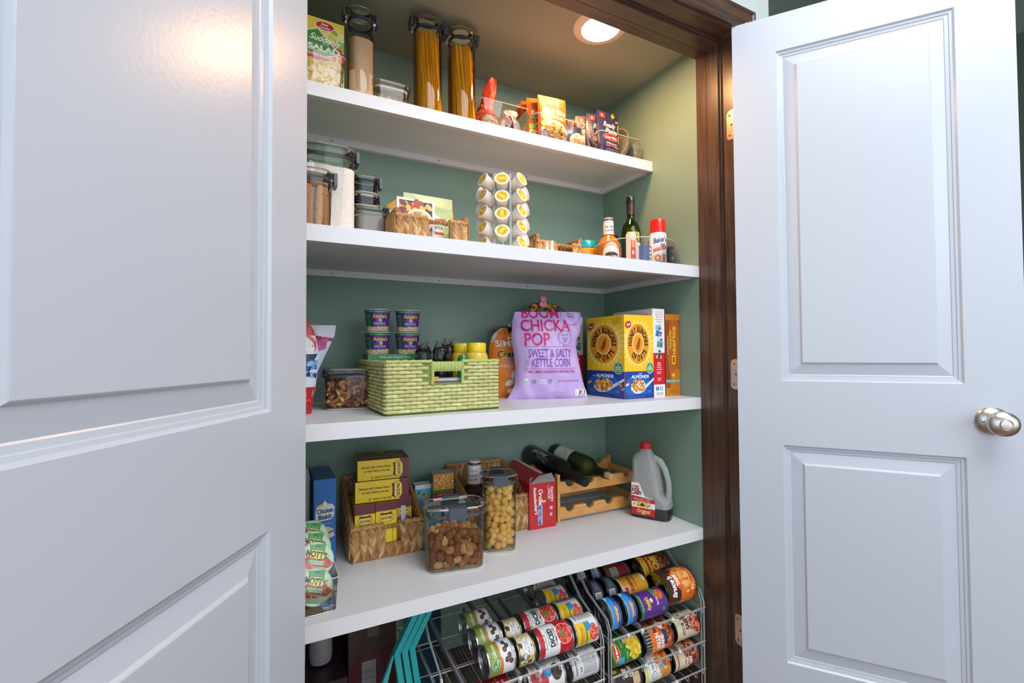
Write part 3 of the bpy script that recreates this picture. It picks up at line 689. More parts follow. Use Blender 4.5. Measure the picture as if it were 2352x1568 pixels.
# orange ready rice pouches
def rice_print(seed=1):
    p = P(.106, .168, 'd9650f'); p.rect(0, .155, .106, .168, 'dd7218'); p.text("BEN'S", .060, .150, .0085, 'b85a86', w=.05, bold=.03); p.text('Original', .062, .136, .010, 'a8527c', w=.055, bold=.03); p.text('Ready Rice', .058, .118, .0165, 'fff6ea', w=.088, bold=.03, shear=.35)
    p.poly([(.004, .106), (.102, .100), (.102, .088), (.004, .092)], '6f6a35'); p.text('LONG GRAIN & WILD', .056, .097, .006, 'fff3e0', w=.086, rot=-3, bold=.02)
    p.ell(.058, .040, .052, .047, 'f6eedd'); p.ell(.058, .038, .046, .040, 'dcb86c'); p.blobs(.058, .040, .043, .036, ['f0dfa4', 'caa04f', 'e9cf86', '5b3a1e', 'b98641'], 60, .0042, seed); p.blobs(.038, .020, .018, .012, ['9c4f33', 'b46a48'], 9, .007, seed + 3)
    p.ell(.018, .070, .0135, .0115, '5fa046'); p.ell(.018, .070, .011, .009, '8fc26a'); p.ell(.016, .034, .0125, .0125, '3f4a86'); p.ell(.016, .034, .0100, .0100, 'e7ebf2'); p.ell(.016, .034, .0075, .0075, '3f4a86'); p.lines(.010, .031, .022, .037, 2, 'ffffff'); p.rect(.082, .012, .094, .036, 'f3efe4'); p.lines(.083, .013, .093, .035, 6, '6b6b6b'); return p
RG = pouch(.106, .168, .012, rice_print(), 'd9650f', 2).mesh('rice_pouch', FOILM)
t = thing('storage_bin', 'clear bin holding the orange rice pouches and a dark blue pouch', 'bin', (.868, .450, S1 + .0005)); tray(t, .196, .17, .088)
for i, (x, y, rz, rx, lb) in enumerate(((.848, .398, -3, -.04, 'orange rice pouch at the front of the clear bin, its whole face showing'), (.822, .424, -14, -.03, 'orange rice pouch directly behind the front one, its folded corner rising highest'), (.815, .448, -24, .0, 'orange rice pouch third in the clear bin, showing only its edge'), (.812, .475, -30, .03, 'orange rice pouch at the very back of the clear bin, lowest of the four'))):
    o = bpy.data.objects.new('rice_pouch', RG); COL.objects.link(o); o.location = (x, y, S1 + .004); o.rotation_euler = (rx, 0, radians(rz)); tag(o, lb, 'pouch', 'orange rice pouches in the clear bin')
p = P(.075, .088, '2b3457'); p.ell(.028, .066, .017, .011, '2a6fb5'); p.ell(.028, .066, .015, .009, '1d4f94'); p.text('Great', .028, .069, .0042, 'fff', w=.016) if False else p.text('Great', .028, .069, .0042, 'ffffff', bold=.02); p.text('Value', .028, .063, .0042, 'ffffff', bold=.02)
p.ell(.050, .042, .030, .022, 'f0d9c4', rot=30); p.blobs(.05, .042, .02, .015, ['e8b99a', 'f2e4d2', 'd89f70'], 14, .005, 4); p.blobs(.050, .014, .010, .008, ['e0a030', 'c4761e'], 3, .006, 2); g = pouch(.075, .088, .010, p, '2b3457', 5)
tag(g.build('rice_side_pouch', FOILM, None, (.930, .405, S1 + .004), radians(-4)), 'short dark blue pouch at the right end of the orange pouch bin', 'pouch')

# pasta pouches with a foil pan behind
def pasta_print():
    p = P(.104, .170, '34355f'); p.rect(.012, .146, .034, .163, 'd33a2c'); p.text('R', .023, .1545, .009, 'f6e6d8', bold=.03)
    p.text('Ready', .054, .124, .0175, 'f7f3ec', w=.060, bold=.02, shear=.3); p.text('Pasta', .060, .102, .0175, 'f7f3ec', w=.058, bold=.02, shear=.3)
    p.ell(.058, .078, .037, .0125, 'f0e6dc'); p.ell(.058, .078, .036, .0115, 'c9281f'); p.text('Barilla', .058, .0775, .0085, 'ffffff', w=.055, bold=.04)
    p.text('PENNE', .058, .054, .0075, 'f3e9dc', w=.050, bold=.01); p.rect(.028, .042, .094, .048, 'b0343a'); p.text('FULLY COOKED', .061, .045, .0036, 'ffffff', w=.056); p.text('in 60 Seconds!', .060, .026, .008, 'f3e9dc', w=.066, shear=.3); p.lines(.03, .031, .09, .036, 1, 'c9c4c8'); p.lines(.02, .006, .09, .012, 1, 'a6a2b4')
    for x, y, r in ((.075, .158, 35), (.092, .143, 10), (.098, .128, 70), (.096, .112, 95), (.099, .092, 60), (.097, .070, 80), (.070, .163, 50)):
        c, s_ = cos(radians(r)), sin(radians(r)); L, W = .010, .0032
        p.poly([(x + a * L * c - b * W * s_, y + a * L * s_ + b * W * c) for a, b in ((-1, -1), (.7, -1), (1, 1), (-.7, 1))], 'e8b23a')
    return p
PG = pouch(.104, .170, .012, pasta_print(), '34355f', 9).mesh('pasta_pouch', FOILM)
t = thing('storage_bin', 'clear bin at the right end of the top shelf holding pasta pouches', 'bin', (1.110, .462, S1 + .0005)); tray(t, .182, .20, .082)
for x, y, rz, rx, lb in ((1.083, .400, 5, -.03, 'navy pasta pouch at the front of the right bin, its face showing'), (1.064, .425, -12, -.02, 'navy pasta pouch close behind the front one, only a strip of it showing'), (1.040, .455, -22, 0, 'navy pasta pouch standing apart on the left, second farthest back'), (1.030, .490, -24, .03, 'navy pasta pouch farthest back, only its red-tagged corner showing')):
    o = bpy.data.objects.new('pasta_pouch', PG); COL.objects.link(o); o.location = (x, y, S1 + .004); o.rotation_euler = (rx, 0, radians(rz)); tag(o, lb, 'pouch', 'navy pasta pouches in the right bin')
g = G(); M0 = Matrix.Rotation(radians(-74), 4, 'Y') @ Matrix.Rotation(radians(8), 4, 'X'); n = 48
def fr(r, z, j=0): return [M0 @ Vector(((r + (.0012 if (i + j) % 2 else -.0012)) * cos(2 * pi * i / n), (r + (.0012 if (i + j) % 2 else -.0012)) * 1. * sin(2 * pi * i / n), z)) for i in range(n)]
g.loft([fr(.062, .0), fr(.072, .026), fr(.078, .028), fr(.0785, .026), fr(.072, .0245), fr(.061, .0015)], 'd9d2c6', c0=True, c1=True)
tag(g.build('foil_pan', FOIL, None, (1.185, .480, S1 + .0845)), 'round crimped foil pan stood on edge beside the pasta pouches', 'pan')
p = P(.09, .07); p.blobs(.045, .035, .04, .03, ['d8492c', 'c23a22'], 4, .02, 3, 12)
g = G(); g.ell((0, 0, 0), (.006, .030, .030), 'b8452c', seg=16, rings=8); tag(g.build('sauce_packet', FOILM, None, (1.163, .470, S1 + .066), 0), 'round red packet leaning inside the foil pan', 'packet')

# ================================================================== SECOND SHELF
def cyljar(t, r, h, prof, mat, name='body'): return G().lathe(prof, 40, 'ffffff', c1=False).build(name, mat, t)
# tall flour canister, cookie canister, stack of small ones
t = thing('storage_canister', 'large clear canister of white flour at the left end of the second shelf', 'canister', (.137, .300, S2)); canister(t, .122, .105, .222, .034, .022, .005, gask='4a4340')
stuffing('flour', None, .119, .102, .006, .172, 'f0e8df', GRAIN, 'white flour filling the large canister on the second shelf', 'flour', (.137, .300, S2))
t = thing('storage_canister', 'small clear canister of long cookies in front of the flour', 'canister', (.094, .205, S2)); canister(t, .084, .084, .128, .024, .020, .005, gask='3d3a40')
wf = []
for k in range(2):
    g = G(); n = 7
    g.loft([[(.0085 * (1 - .25 * abs(2 * j / n - 1) ** 3) * cos(a), .0055 * sin(a), .088 * j / n) for a in [2 * pi * m / 12 for m in range(12)]] for j in range(n + 1)], ['c98d52' if k else 'd39a5e'] * 8)
    for i in range(9):
        g.ell((.006 * ((i * 37 % 10) / 5 - 1), -.0048 if i % 2 else .0048, .008 + i * .0088), (.0012, .001, .0016), '4c2a18', seg=5, rings=3)
    wf.append(g.mesh('wafer_cookie', FOOD))
for i, (x, y, tl) in enumerate(((-.026, -.030, .03), (-.006, -.031, -.02), (.014, -.029, .03), (.029, -.022, -.03), (-.018, -.014, .02), (.004, -.013, -.02), (.024, -.004, .02), (-.022, .006, 0), (0, .008, .02), (.02, .016, -.02))):
    o = bpy.data.objects.new('wafer_cookie', wf[i % 2]); COL.objects.link(o); o.location = (.094 + x, .205 + y, S2 + .006); o.rotation_euler = (0, tl, 0); tag(o, 'long brown chocolate chip wafer standing in the small clear canister', 'cookie', 'long cookies in the small canister')
for i, (x, y, z, c) in enumerate(((-.012, -.018, .0985, 'c98f58'), (.012, -.008, .098, 'd6a06a'), (0, .0, .1035, 'b9804a'))):
    o = G().lathe([(.018, 0), (.021, .002), (.020, .0042), (.004, .0055)], 20, c).build('round_cookie', FOOD, None, (.094 + x, .205 + y, S2 + z)); tag(o, ['round cookie lying on the wafers, toward the front left', 'pale round cookie lying on the wafers, toward the right', 'darker round cookie lying topmost on the wafers'][i], 'cookie')
t = thing('storage_canister', 'medium clear canister at the bottom of the small stack beside the flour', 'canister', (.245, .345, S2)); canister(t, .088, .085, .108, .02, .018, .005, gask='8d8480')
tag(G().loft([rr(.030, .012, .004, 3, 0), rr(.034, .014, .004, 3, .012)], 'ded8cf').build('scoop', PLAS, None, (.253, .325, S2 + .006)), 'small white scoop lying in the medium clear canister', 'scoop')
tag(G().loft([rr(.078, .074, .018, 4, 0), rr(.078, .074, .018, 4, .058)], 'a79d97').build('grey_powder', GRAIN, None, (.245, .345, S2 + .0205), 0), 'grey-brown powder filling the medium canister of the stack', 'powder', None, 'stuff')
for z, h, lb, c, lb2, cc in ((.1085, .034, 'shallow smoky canister in the middle of the small stack', '3d3b45', 'dark beans in the middle canister of the stack', 'middle canister'), (.143, .046, 'shallow smoky canister topmost of the small stack', '4a2f33', 'dark red beans in the topmost canister of the stack', 'topmost canister')):
    t = thing('storage_canister', lb, 'canister', (.236, .352, S2 + z)); canister(t, .062, .060, h, .014, .010, .004, wallmat=SMOKE, gask='2e2f35'  )
    g = G(); rd = random.Random(int(z * 1000))
    for i in range(60): g.ell((rd.uniform(-.025, .025), rd.uniform(-.024, .024), .006 + rd.uniform(0, .012)), (.004, .0028, .0025), c, M=Matrix.Rotation(rd.uniform(0, 3), 3, 'Z').to_4x4(), seg=6, rings=4)
    tag(g.build('dried_beans', FOOD, None, (.236, .352, S2 + z)), lb2, 'beans', None, 'stuff')

# straw basket with pouches
t = thing('wicker_basket', 'straw basket of snack pouches in the middle left of the second shelf', 'basket', (.378, .300, S2), 2); wicker(t, .190, .150, .078, gap=(.42, .74, .35), full=('f',), fr_low=.066)
S = Sack([(0, -.075, .080, .012), (.05, -.085, .090, .016), (.08, -.098, .100, .012), (.10, -.075, .094, .006), (.112, -.060, .02, .002)], .004, 21, 0, .6, 18); g = G(); S.body(g, 'd7922a', 20, 18)
tag(g.build('snack_pouch', FOILM, None, (.385, .352, S2 + .040), radians(3)), 'large orange pouch at the back of the straw basket', 'pouch')
p = P(.138, .148, 'b9cb8c'); p.rect(0, .118, .138, .148, 'c6cf95'); p.rect(0, .1175, .138, .1185, '8fa567'); p.poly([(.02, .02), (.10, .02), (.110, .085), (.085, .100), (.02, .100)], 'e6e8d8'); p.poly([(.06, .086), (.114, .090), (.117, .078), (.06, .078)], 'c93a3a'); p.text('pecans', .080, .066, .013, '3d6b4e', w=.052, bold=.02); p.text('Fisher', .088, .084, .006, 'ffffff', shear=.3); p.rect(.06, .044, .108, .052, 'c24a4a'); p.ell(.085, .02, .035, .018, 'e4dccf'); p.blobs(.08, .016, .03, .013, ['7c4526', '94592f', '5d3019'], 12, .008, 5)
g = pouch(.138, .148, .014, p, 'b9cb8c', 12); tag(g.build('nut_pouch', FOILM, None, (.391, .300, S2 + .001), radians(3)), 'pale green zip pouch standing in the middle of the straw basket', 'pouch')
p = P(.098, .112, 'e8e4da'); p.rect(.006, .006, .092, .106, '283553'); p.blobs(.05, .092, .042, .012, ['d6a93c', 'b8442e', 'e6c15e'], 6, .011, 7, 8); p.blobs(.015, .07, .012, .03, ['a53428', '7d2626'], 5, .008, 5); p.ell(.058, .058, .036, .030, 'eee2c6'); p.ell(.058, .060, .030, .021, 'c39a4e'); p.blobs(.058, .062, .026, .016, ['dbb768', 'a97d33', 'efd796'], 16, .006, 6); p.poly([(.01, .03), (.09, .02), (.09, .034), (.01, .046)], '8fa0cf'); p.rect(.062, .020, .088, .030, 'f0c63a'); p.text('Makes a tasty', .075, .0267, .0028, '2a2a30', w=.022); p.text('dip mix', .075, .0228, .0028, '2a2a30', w=.014); p.poly([(.006, .006), (.09, .006), (.09, .012), (.02, .020)], 'e28d78'); p.rect(.075, .0, .092, .006, 'e9b33a')
carton('mix_packet', 'flat packet with a food picture leaning at the front of the straw basket', 'packet', (.098, .006, .112), (.343, .252, S2 + .008), 2, {'f': p}, {'': 'e8e4da'})
tag(G().box((-.02, -.003, 0), (.02, .003, .085), 'cfc6bb').build('white_packet', CARD, None, (.302, .275, S2 + .008)), 'plain whitish packet between the picture packet and the orange pouch', 'packet')

# coffee pod tower
CX, CY_ = .620, .315
t = thing('pod_carousel', 'chrome coffee pod tower in the middle of the second shelf', 'pod holder', (CX, CY_, S2))
G().lathe([(.072, 0), (.074, .004), (.068, .007), (.02, .009)], 40, 'd8d8d8').build('base', CHROME, t)
G().lathe([(.0042, .0), (.0042, .236)], 12, 'd0d0d0').build('pole', CHROME, t)
G().lathe([(.006, .236), (.022, .238), (.024, .243), (.020, .248), (.010, .250), (.008, .256), (.003, .258)], 28, 'dadada').build('top_cap', CHROME, t)
PODA = [-27 + 51.43 * k for k in range(7)]
for k in range(7):
    a = radians(PODA[k] + 25.7); g = G()
    for s in (-1, 1):
        x, y = .053 * sin(a + s * .03), -.053 * cos(a + s * .03); g.tube([(x, y, .006), (x, y, .236), (x * .35, y * .35, .242)], .0011, 'dcdcdc', 6)
    g.build('upright', CHROME, t)
for r_ in range(5):
    g = G()
    for z in (0,): g.tube([(.050 * cos(2 * pi * i / 28), .050 * sin(2 * pi * i / 28), .022 + r_ * .049) for i in range(28)], .001, 'd0d0d0', 5, True)
    g.build('ring', CHROME, t)
def podlid(seed):
    p = P(.044, .044); p.ell(.022, .022, .0160, .0160, 'f5c31c', 28); r = seed * 47; c, s_ = cos(radians(r)), sin(radians(r))
    def q(x, y): return (.022 + x * c - y * s_, .022 + x * s_ + y * c)
    p.poly([q(-.0085, .0075), q(.0085, .0075), q(.0085, .0105), q(-.0085, .0105)], '6b3a22'); p.text('KIRKLAND', *q(0, .009), .0018, 'f6e7c8', w=.014, rot=r, bold=.03); p.text('HOUSE', *q(0, .0035), .0032, 'fbe9a6', w=.016, rot=r, bold=.03); p.text('BLEND', *q(0, -.0012), .0032, 'fbe9a6', w=.014, rot=r, bold=.03)
    for x, cc in ((-.006, '9d4a3a'), (0, '3c6f5a'), (.006, '3b4c86')): p.ell(*q(x, -.008), .0018, .0018, cc, 8)
    return p
def make_pod(seed, loc, rot, lb):
    t = thing('coffee_pod', lb, 'coffee pod', loc, 0, 'white coffee pods with yellow lids on the tower', rot)
    G().lathe([(.0135, -.036), (.0150, -.034), (.0183, -.008), (.0188, -.002)], 28, 'e9e4de', c1=False).build('cup', PLAS, t)
    g = G().lathe([(.0188, -.0025), (.0206, -.0022), (.0210, -.0008), (.0206, .0003), (.0175, .0004), (.01, .0004)], 36, 'f0ece8', c0=False); g.prnt(podlid(seed), lambda u, v, o: (u - .022, v - .022, .0005 + o)); g.build('lid', PLAS, t)
    return t
cname = {0: 'centre front', 1: 'front right', 6: 'front left', 2: 'far right edge-on', 5: 'far left edge-on', 3: 'hidden rear right', 4: 'hidden rear left'}
rname = ['lowest', 'second lowest', 'middle', 'second highest', 'topmost']
protos = [make_pod(s, (0, 0, 0), (0, 0, 0), 'x') for s in range(4)]; first = [True] * 4
for k in (0, 1, 6, 2, 5):
    a = radians(PODA[k]); stag = .012 if k in (0,) else (.024 if k in (1, 6) else .0)
    for r_ in range(5):
        if k == 0 and r_ == 0: continue
        z = (.062 + (r_ - 1) * .0485) if k == 0 else (.034 + r_ * .0455) if k in (1, 6) else (.012 + r_ * .0455)
        rad = .072; loc = (CX + rad * sin(a), CY_ - rad * cos(a), S2 + z + .006); tilt = radians(90 - 22)
        M = Matrix.Rotation(a, 3, 'Z') @ Matrix.Rotation(tilt, 3, 'X'); e = M.to_euler(); s = (k * 3 + r_ * 5) % 4
        lb = 'coffee pod, %s in the %s column of the tower' % (rname[r_], cname[k])
        if first[s]: o = protos[s]; first[s] = False; o.location = loc; o.rotation_euler = e; o['label'] = lb
        else: dup(protos[s], loc, label=lb, rot=e)

# low straw basket behind, small white things
t = thing('wicker_basket', 'low empty straw basket right of the coffee pod tower', 'basket', (.878, .480, S2), 0); wicker(t, .180, .150, .112, gap=(.40, .78, .55), full=('f',), fr_low=.092)
t = thing('candle_stub', 'tiny white pawn-shaped stub standing in front of the low straw basket', 'stub', (.752, .255, S2)); G().lathe([(.010, 0), (.0105, .02), (.007, .024), (.0045, .046), (.004, .054), (.002, .058)], 18, 'e9e4dc').build('body', PLAS, t)
t = thing('candle_stub', 'shorter grey-white stub left of the pawn-shaped one', 'stub', (.738, .262, S2)); G().lathe([(.008, 0), (.008, .02), (.005, .044), (.0045, .050), (.002, .054)], 18, 'cfcac4').build('body', PLAS, t)
# jars
def jar(lb, cat, loc, r, h, fill, lidc, lh=.022, printp=None, name='jar', shoulder=.008, lr=None, mat=None, a0=-.5, z0=.012):
    t = thing(name, lb, cat, loc); lr = lr or r * .92
    g = G().lathe([(r * .9, 0), (r, .005), (r, h - lh - shoulder), (lr * .94, h - lh), (lr * .94, h - lh + .004)], 36, fill, c1=False)
    g.build('body', mat or GLOSS, t)
    if printp: G().prnt(printp, CY(r + .0003, z0, a0 - printp.w / 2 / r), .006).build('label', PAPER, t)
    n = 60; rings = []
    for z, k in ((h - lh, 0), (h - lh + .001, 1), (h - .002, 1), (h, 0)):
        rings.append([((lr + (.0006 if (i % 2 and k) else 0) - (.001 if not k else 0)) * cos(2 * pi * i / n), (lr + (.0006 if (i % 2 and k) else 0) - (.001 if not k else 0)) * sin(2 * pi * i / n), z) for i in range(n)])
    G().loft(rings, lidc).build('lid', GLOSS, t); return t
jar('jar with a dark blue lid behind the peanut butter', 'jar', (1.006, .515, S2), .036, .118, 'a8734a', '2440a8', .026)
jar('round jar of orange-brown spread with a teal lid', 'jar', (1.000, .425, S2), .045, .112, 'd98e2c', '16a3ad', .024)
t = thing('bottle', 'bottle with a pale grey-blue cap behind the barbecue sauce', 'bottle', (1.120, .500, S2)); G().lathe([(.024, 0), (.026, .004), (.026, .08), (.014, .105)], 28, 'cfae78', c1=False).build('body', GLOSS, t); G().lathe([(.018, .100), (.018, .126), (.015, .130)], 28, 'b9c4cf').build('cap', PLAS, t)
t = thing('bottle', 'small bottle with a ribbed black cap beside the oil bottle', 'bottle', (1.150, .450, S2)); G().lathe([(.022, 0), (.024, .004), (.024, .10), (.010, .125), (.009, .14)], 28, '6a4a2a', c1=False).build('body', GLOSS, t); G().lathe([(.0115, .136), (.012, .138), (.012, .156), (.010, .158)], 24, '1c1c1e').build('cap', PLAS, t)
# barbecue sauce
def bbq(t, sauce, sc=1.):
    prof_ = [(.036, 0), (.041, .004), (.042, .055), (.040, .078), (.030, .100), (.0165, .113), (.0150, .118)]
    G().lathe([(r * sc, z * sc) for r, z in prof_], 40, sauce, c1=False).build('body', GLOSS, t)
    g = G().lathe([(.0175 * sc, .113 * sc), (.0182 * sc, .116 * sc), (.0178 * sc, .150 * sc), (.0165 * sc, .163 * sc), (.0160 * sc, .170 * sc), (.0150 * sc, .173 * sc)], 32, ['c8402a', 'f2ece6', 'f2ece6', '3a4b63', 'f2ece6', 'f2ece6'])
    q = P(.05, .048); q.text("SWEET BABY RAY'S", .025, .040, .004, 'b5543e', w=.036); q.text('The Sauce', .025, .026, .0075, '2b2b33', w=.032, rot=6, shear=.3, bold=.01); q.text('is the Boss!', .025, .014, .0065, '2b2b33', w=.032, rot=6, shear=.3, bold=.01)
    g.prnt(q, CY(.0183 * sc, .116 * sc, -.45 - .025 / .0183), .003); g.build('neck_sleeve', PAPER, t)
    q = P(.064, .082); q.poly([(.032 + .030 * cos(a), .048 + .030 * sin(a)) for a in [pi * i / 14 for i in range(15)]] + [(.002, .002), (.062, .002)], 'e9dcc8'); q.poly([(.032 + .0285 * cos(a), .048 + .0285 * sin(a)) for a in [pi * i / 14 for i in range(15)]] + [(.0035, .003), (.0605, .003)], 'f7f1e8')
    q.text("SWEET BABY RAY'S", .032, .038, .0055, '30303a', arc=(.033, 90, 1), bold=.02); q.ell(.032, .034, .023, .013, 'b98a3a'); q.ell(.032, .034, .0218, .0118, '2e3048'); q.text('RAY', .032, .0425, .003, 'e8c25a'); q.text('Sweet Golden', .032, .033, .0062, 'f2e9e9', w=.040, bold=.03); q.text('MUSTARD', .032, .016, .005, 'b5432f', w=.032, bold=.03); q.lines(.012, .006, .052, .011, 1, '6b6b70')
    G().prnt(q, CY(lambda z: .0423 * sc if z < .055 * sc else (.0423 - (.0423 - .0402) * (z / sc - .055) / .023) * sc, .004 * sc, -.45 - .032 / (.0423 * sc)), .005, .006).build('label', PAPER, t); return t
t = thing('sauce_bottle', 'golden barbecue sauce bottle with a white neck sleeve in the clear turntable', 'sauce bottle', (1.018, .325, S2 + .004)); bbq(t, 'c4741c', .98)
# olive oil
t = thing('oil_bottle', 'green glass olive oil bottle with a pale green label', 'oil bottle', (1.132, .345, S2 + .004))
G().lathe([(.030, 0), (.034, .004), (.0345, .115), (.0335, .140), (.027, .165), (.0155, .182), (.0128, .195), (.0128, .226)], 40, 'ffffff', c1=False).build('glass_body', GREENGL, t)
G().lathe([(.031, .004), (.0325, .006), (.0325, .115), (.031, .136), (.02, .15)], 36, '8fa02c').build('oil', GLOSS, t)
G().lathe([(.0142, .200), (.0148, .204), (.0148, .236), (.0152, .238), (.0152, .262), (.0135, .265)], 30, ['3a1f1a', '3a1f1a', '15120f', '15120f', '15120f', '15120f']).build('cap', GLOSS, t)
p = P(.046, .10, 'cfcf86'); p.rect(.0, .0, .046, .055, 'ece2da'); p.ell(.020, .060, .016, .0085, '9a4a9a'); p.text('Organic', .020, .061, .0055, 'f4e6f2', w=.024); p.poly([(.028, .098), (.030, .098), (.045, .06), (.043, .06)], '5a6b2a'); p.poly([(.036, .098), (.038, .098), (.030, .07), (.028, .071)], '5a6b2a'); p.ell(.038, .070, .003, .007, '4b5f22', rot=30); p.lines(.005, .010, .041, .045, 6, '8d7f7a')
G().prnt(p, CY(.0349, .035, -.45 - .023 / .0349), .004).build('label', PAPER, t)
# packets in the turntable
p = P(.024, .098, 'f0e6da'); p.rect(0, 0, .024, .070, 'e8553a'); p.rect(0, .055, .024, .078, 'f0875a'); p.text('BAKING', .012, .066, .005, 'ffffff', w=.022, rot=90); p.ell(.012, .038, .006, .008, 'f8e9dc'); p.lines(.004, .010, .020, .024, 3, 'f6d7c4')
carton('soda_packet', 'orange and white upright packet between sauce and oil bottles', 'packet', (.024, .018, .098), (1.036, .238, S2 + .006), 12, {'f': p}, {'': 'efe4d8', 'u': 'f6f0e8'})
p = P(.044, .056, '4a6db5'); q_ = [[(.022, .008 + .012 * i), (.041, .008 + .012 * i), (.041, .014 + .012 * i), (.022, .014 + .012 * i)] for i in range(4)]; p.put(q_, 'f2f2f4'); p.blobs(.011, .03, .009, .02, ['e9edf6'], 14, .0012, 3)
carton('salt_packet', 'small blue packet with white stripes in the clear turntable', 'packet', (.044, .014, .056), (1.066, .205, S2 + .006), 8, {'f': p}, {'': '4a6db5', 'u': '5c7dbf'})
tag(G().box((-.014, -.003, 0), (.014, .003, .085), 'ded4cf').box((.014, -.002, 0), (.018, .002, .078), '8aa4d6').build('seasoning_sleeve', FOILM, None, (1.098, .275, S2 + .006), radians(20), None), 'tall translucent seasoning sleeve leaning in front of the oil bottle', 'sleeve')
# spray can
t = thing('spray_can', 'white baking spray can with a bright red cap at the right of the turntable', 'spray can', (1.155, .240, S2 + .006))
G().lathe([(.0255, 0), (.0268, .002), (.0268, .108), (.0235, .114)], 40, ['c9c9c9', 'f4efec', 'f4efec', 'f4efec'], c1=False).build('can', GLOSS, t); G().lathe([(.0245, .112), (.0245, .152), (.0230, .157), (.019, .159)], 40, 'dc1f16').build('cap', GLOSS, t)
p = P(.07, .106); p.text("Baker's", .035, .086, .016, '27408f', w=.048, rot=10, bold=.03, shear=.3); p.text('Joy', .042, .070, .014, '27408f', w=.020, rot=8, bold=.02, shear=.3); p.poly([(.012, .046), (.058, .056), (.058, .066), (.012, .056)], 'd2452f'); p.text('THE ORIGINAL', .035, .0565, .004, 'ffffff', w=.036, rot=12); p.ell(.026, .026, .011, .011, 'b98552'); p.ell(.026, .026, .004, .004, 'f2e6dc'); p.poly([(.040, .038), (.056, .038), (.052, .008), (.044, .008)], 'a38f86'); p.poly([(.012, .0), (.058, .0), (.058, .010), (.035, .016), (.012, .008)], '5c6fb0')
G().prnt(p, CY(.0271, .002, -.5 - .035 / .0271), .004).build('label', PAPER, t)
for x, y, c1, c2, lb in ((1.190, .262, '8aa39a', '5b7269', 'slim grey-green spice box right of the spray can'), (1.198, .234, '2d3a78', 'c95a6a', 'slim navy spice box at the right end of the turntable')):
    g = G().box((-.009, -.014, 0), (.009, .014, .070), c1, {'u': c2}); pq = P(.018, .07); pq.ell(.009, .055, .005, .006, c2); pq.ell(.009, .032, .005, .006, 'd99a3a'); g.prnt(pq, FF(-.009, -.014, 0)); tag(g.build('spice_box', CARD, None, (x, y, S2 + .006)), lb, 'box')
# the turntable: D-shaped clear bin
t = thing('turntable_bin', 'large clear round-fronted turntable bin at the right end of the second shelf', 'turntable', (1.096, .290, S2))
def ell_ring(rx, ry, z, n=64): return [(rx * cos(2 * pi * i / n), ry * sin(2 * pi * i / n), z) for i in range(n)]
G().loft([ell_ring(.1250, .1250, .004), ell_ring(.1285, .1285, .082)], 'ffffff', c0=True, c1=False).build('body', BINC, t)
G().tube(ell_ring(.1285, .1285, .082), .0013, 'e9e2d8', 5, True).build('rim', EDGE, t)
G().lathe([(.10, 0), (.10, .003)], 40, 'ffffff').build('foot', BINC, t)
for a in (250, 290): G().box((-.0008, -.1245, .005), (.0008, -.10, .070), 'ffffff').build('divider', BINC, t, (0, 0, 0), radians(a - 270))

# ================================================================== THIRD SHELF
# freezer-style bags at the left end
S = Sack([(0, -.030, .040, .012), (.05, -.034, .050, .016), (.10, -.030, .056, .014), (.15, -.040, .078, .012), (.19, -.050, .096, .006), (.218, -.050, .100, .002)], .004, 31, 0, .6, 16)
g = G(); S.body(g, 'cfcfe0', 20, 26); p = P(.16, .22); p.poly([(.01, .205), (.15, .185), (.148, .176), (.01, .196)], 'a5284a'); p.poly([(.045, .196), (.135, .180), (.130, .158), (.11, .150), (.06, .155)], 'b84490'); p.poly([(.07, .158), (.112, .152), (.108, .146), (.07, .150)], '3a2230'); p.poly([(.02, .0), (.10, .0), (.10, .055), (.02, .055)], 'b5262e')
g.prnt(p, S.fn(-.055, 0), .008, .008); tag(g.build('berry_bag', FOILM, None, (.068, .385, S3), radians(-8)), 'white and magenta fruit bag behind the blueberry bag', 'bag')
S = Sack([(0, -.045, .024, .014), (.08, -.050, .034, .020), (.15, -.055, .040, .016), (.20, -.055, .030, .006), (.228, -.055, .014, .001)], .003, 33, 0, .6, 16)
g = G(); S.body(g, 'd4d6e2', 18, 26); p = P(.10, .228); p.rect(0, 0, .1, .065, 'b3232a'); p.rect(0, .19, .1, .228, 'b5242c'); p.ell(.045, .165, .045, .034, 'd6482a'); p.ell(.043, .158, .043, .034, 'd9d9dd'); p.ell(.043, .158, .030, .022, 'c4c6cc', 24); p.ell(.043, .158, .028, .020, 'dcdde2', 24); p.poly([(.0, .045), (.055, .065), (.092, .145), (.0, .142)], '1f3560'); p.blobs(.055, .11, .045, .032, ['2f5c9c', '4a86c0', '18305e', '86b4dc', '26457c'], 14, .008, 9, 9); p.blobs(.05, .04, .03, .02, ['d84a50', '8f1a22'], 12, .004, 4)
g.prnt(p, S.fn(-.055, 0), .006, .008); tag(g.build('blueberry_bag', FOILM, None, (.082, .330, S3), radians(-4)), 'blueberry bag with red ends at the left end of the third shelf', 'bag')

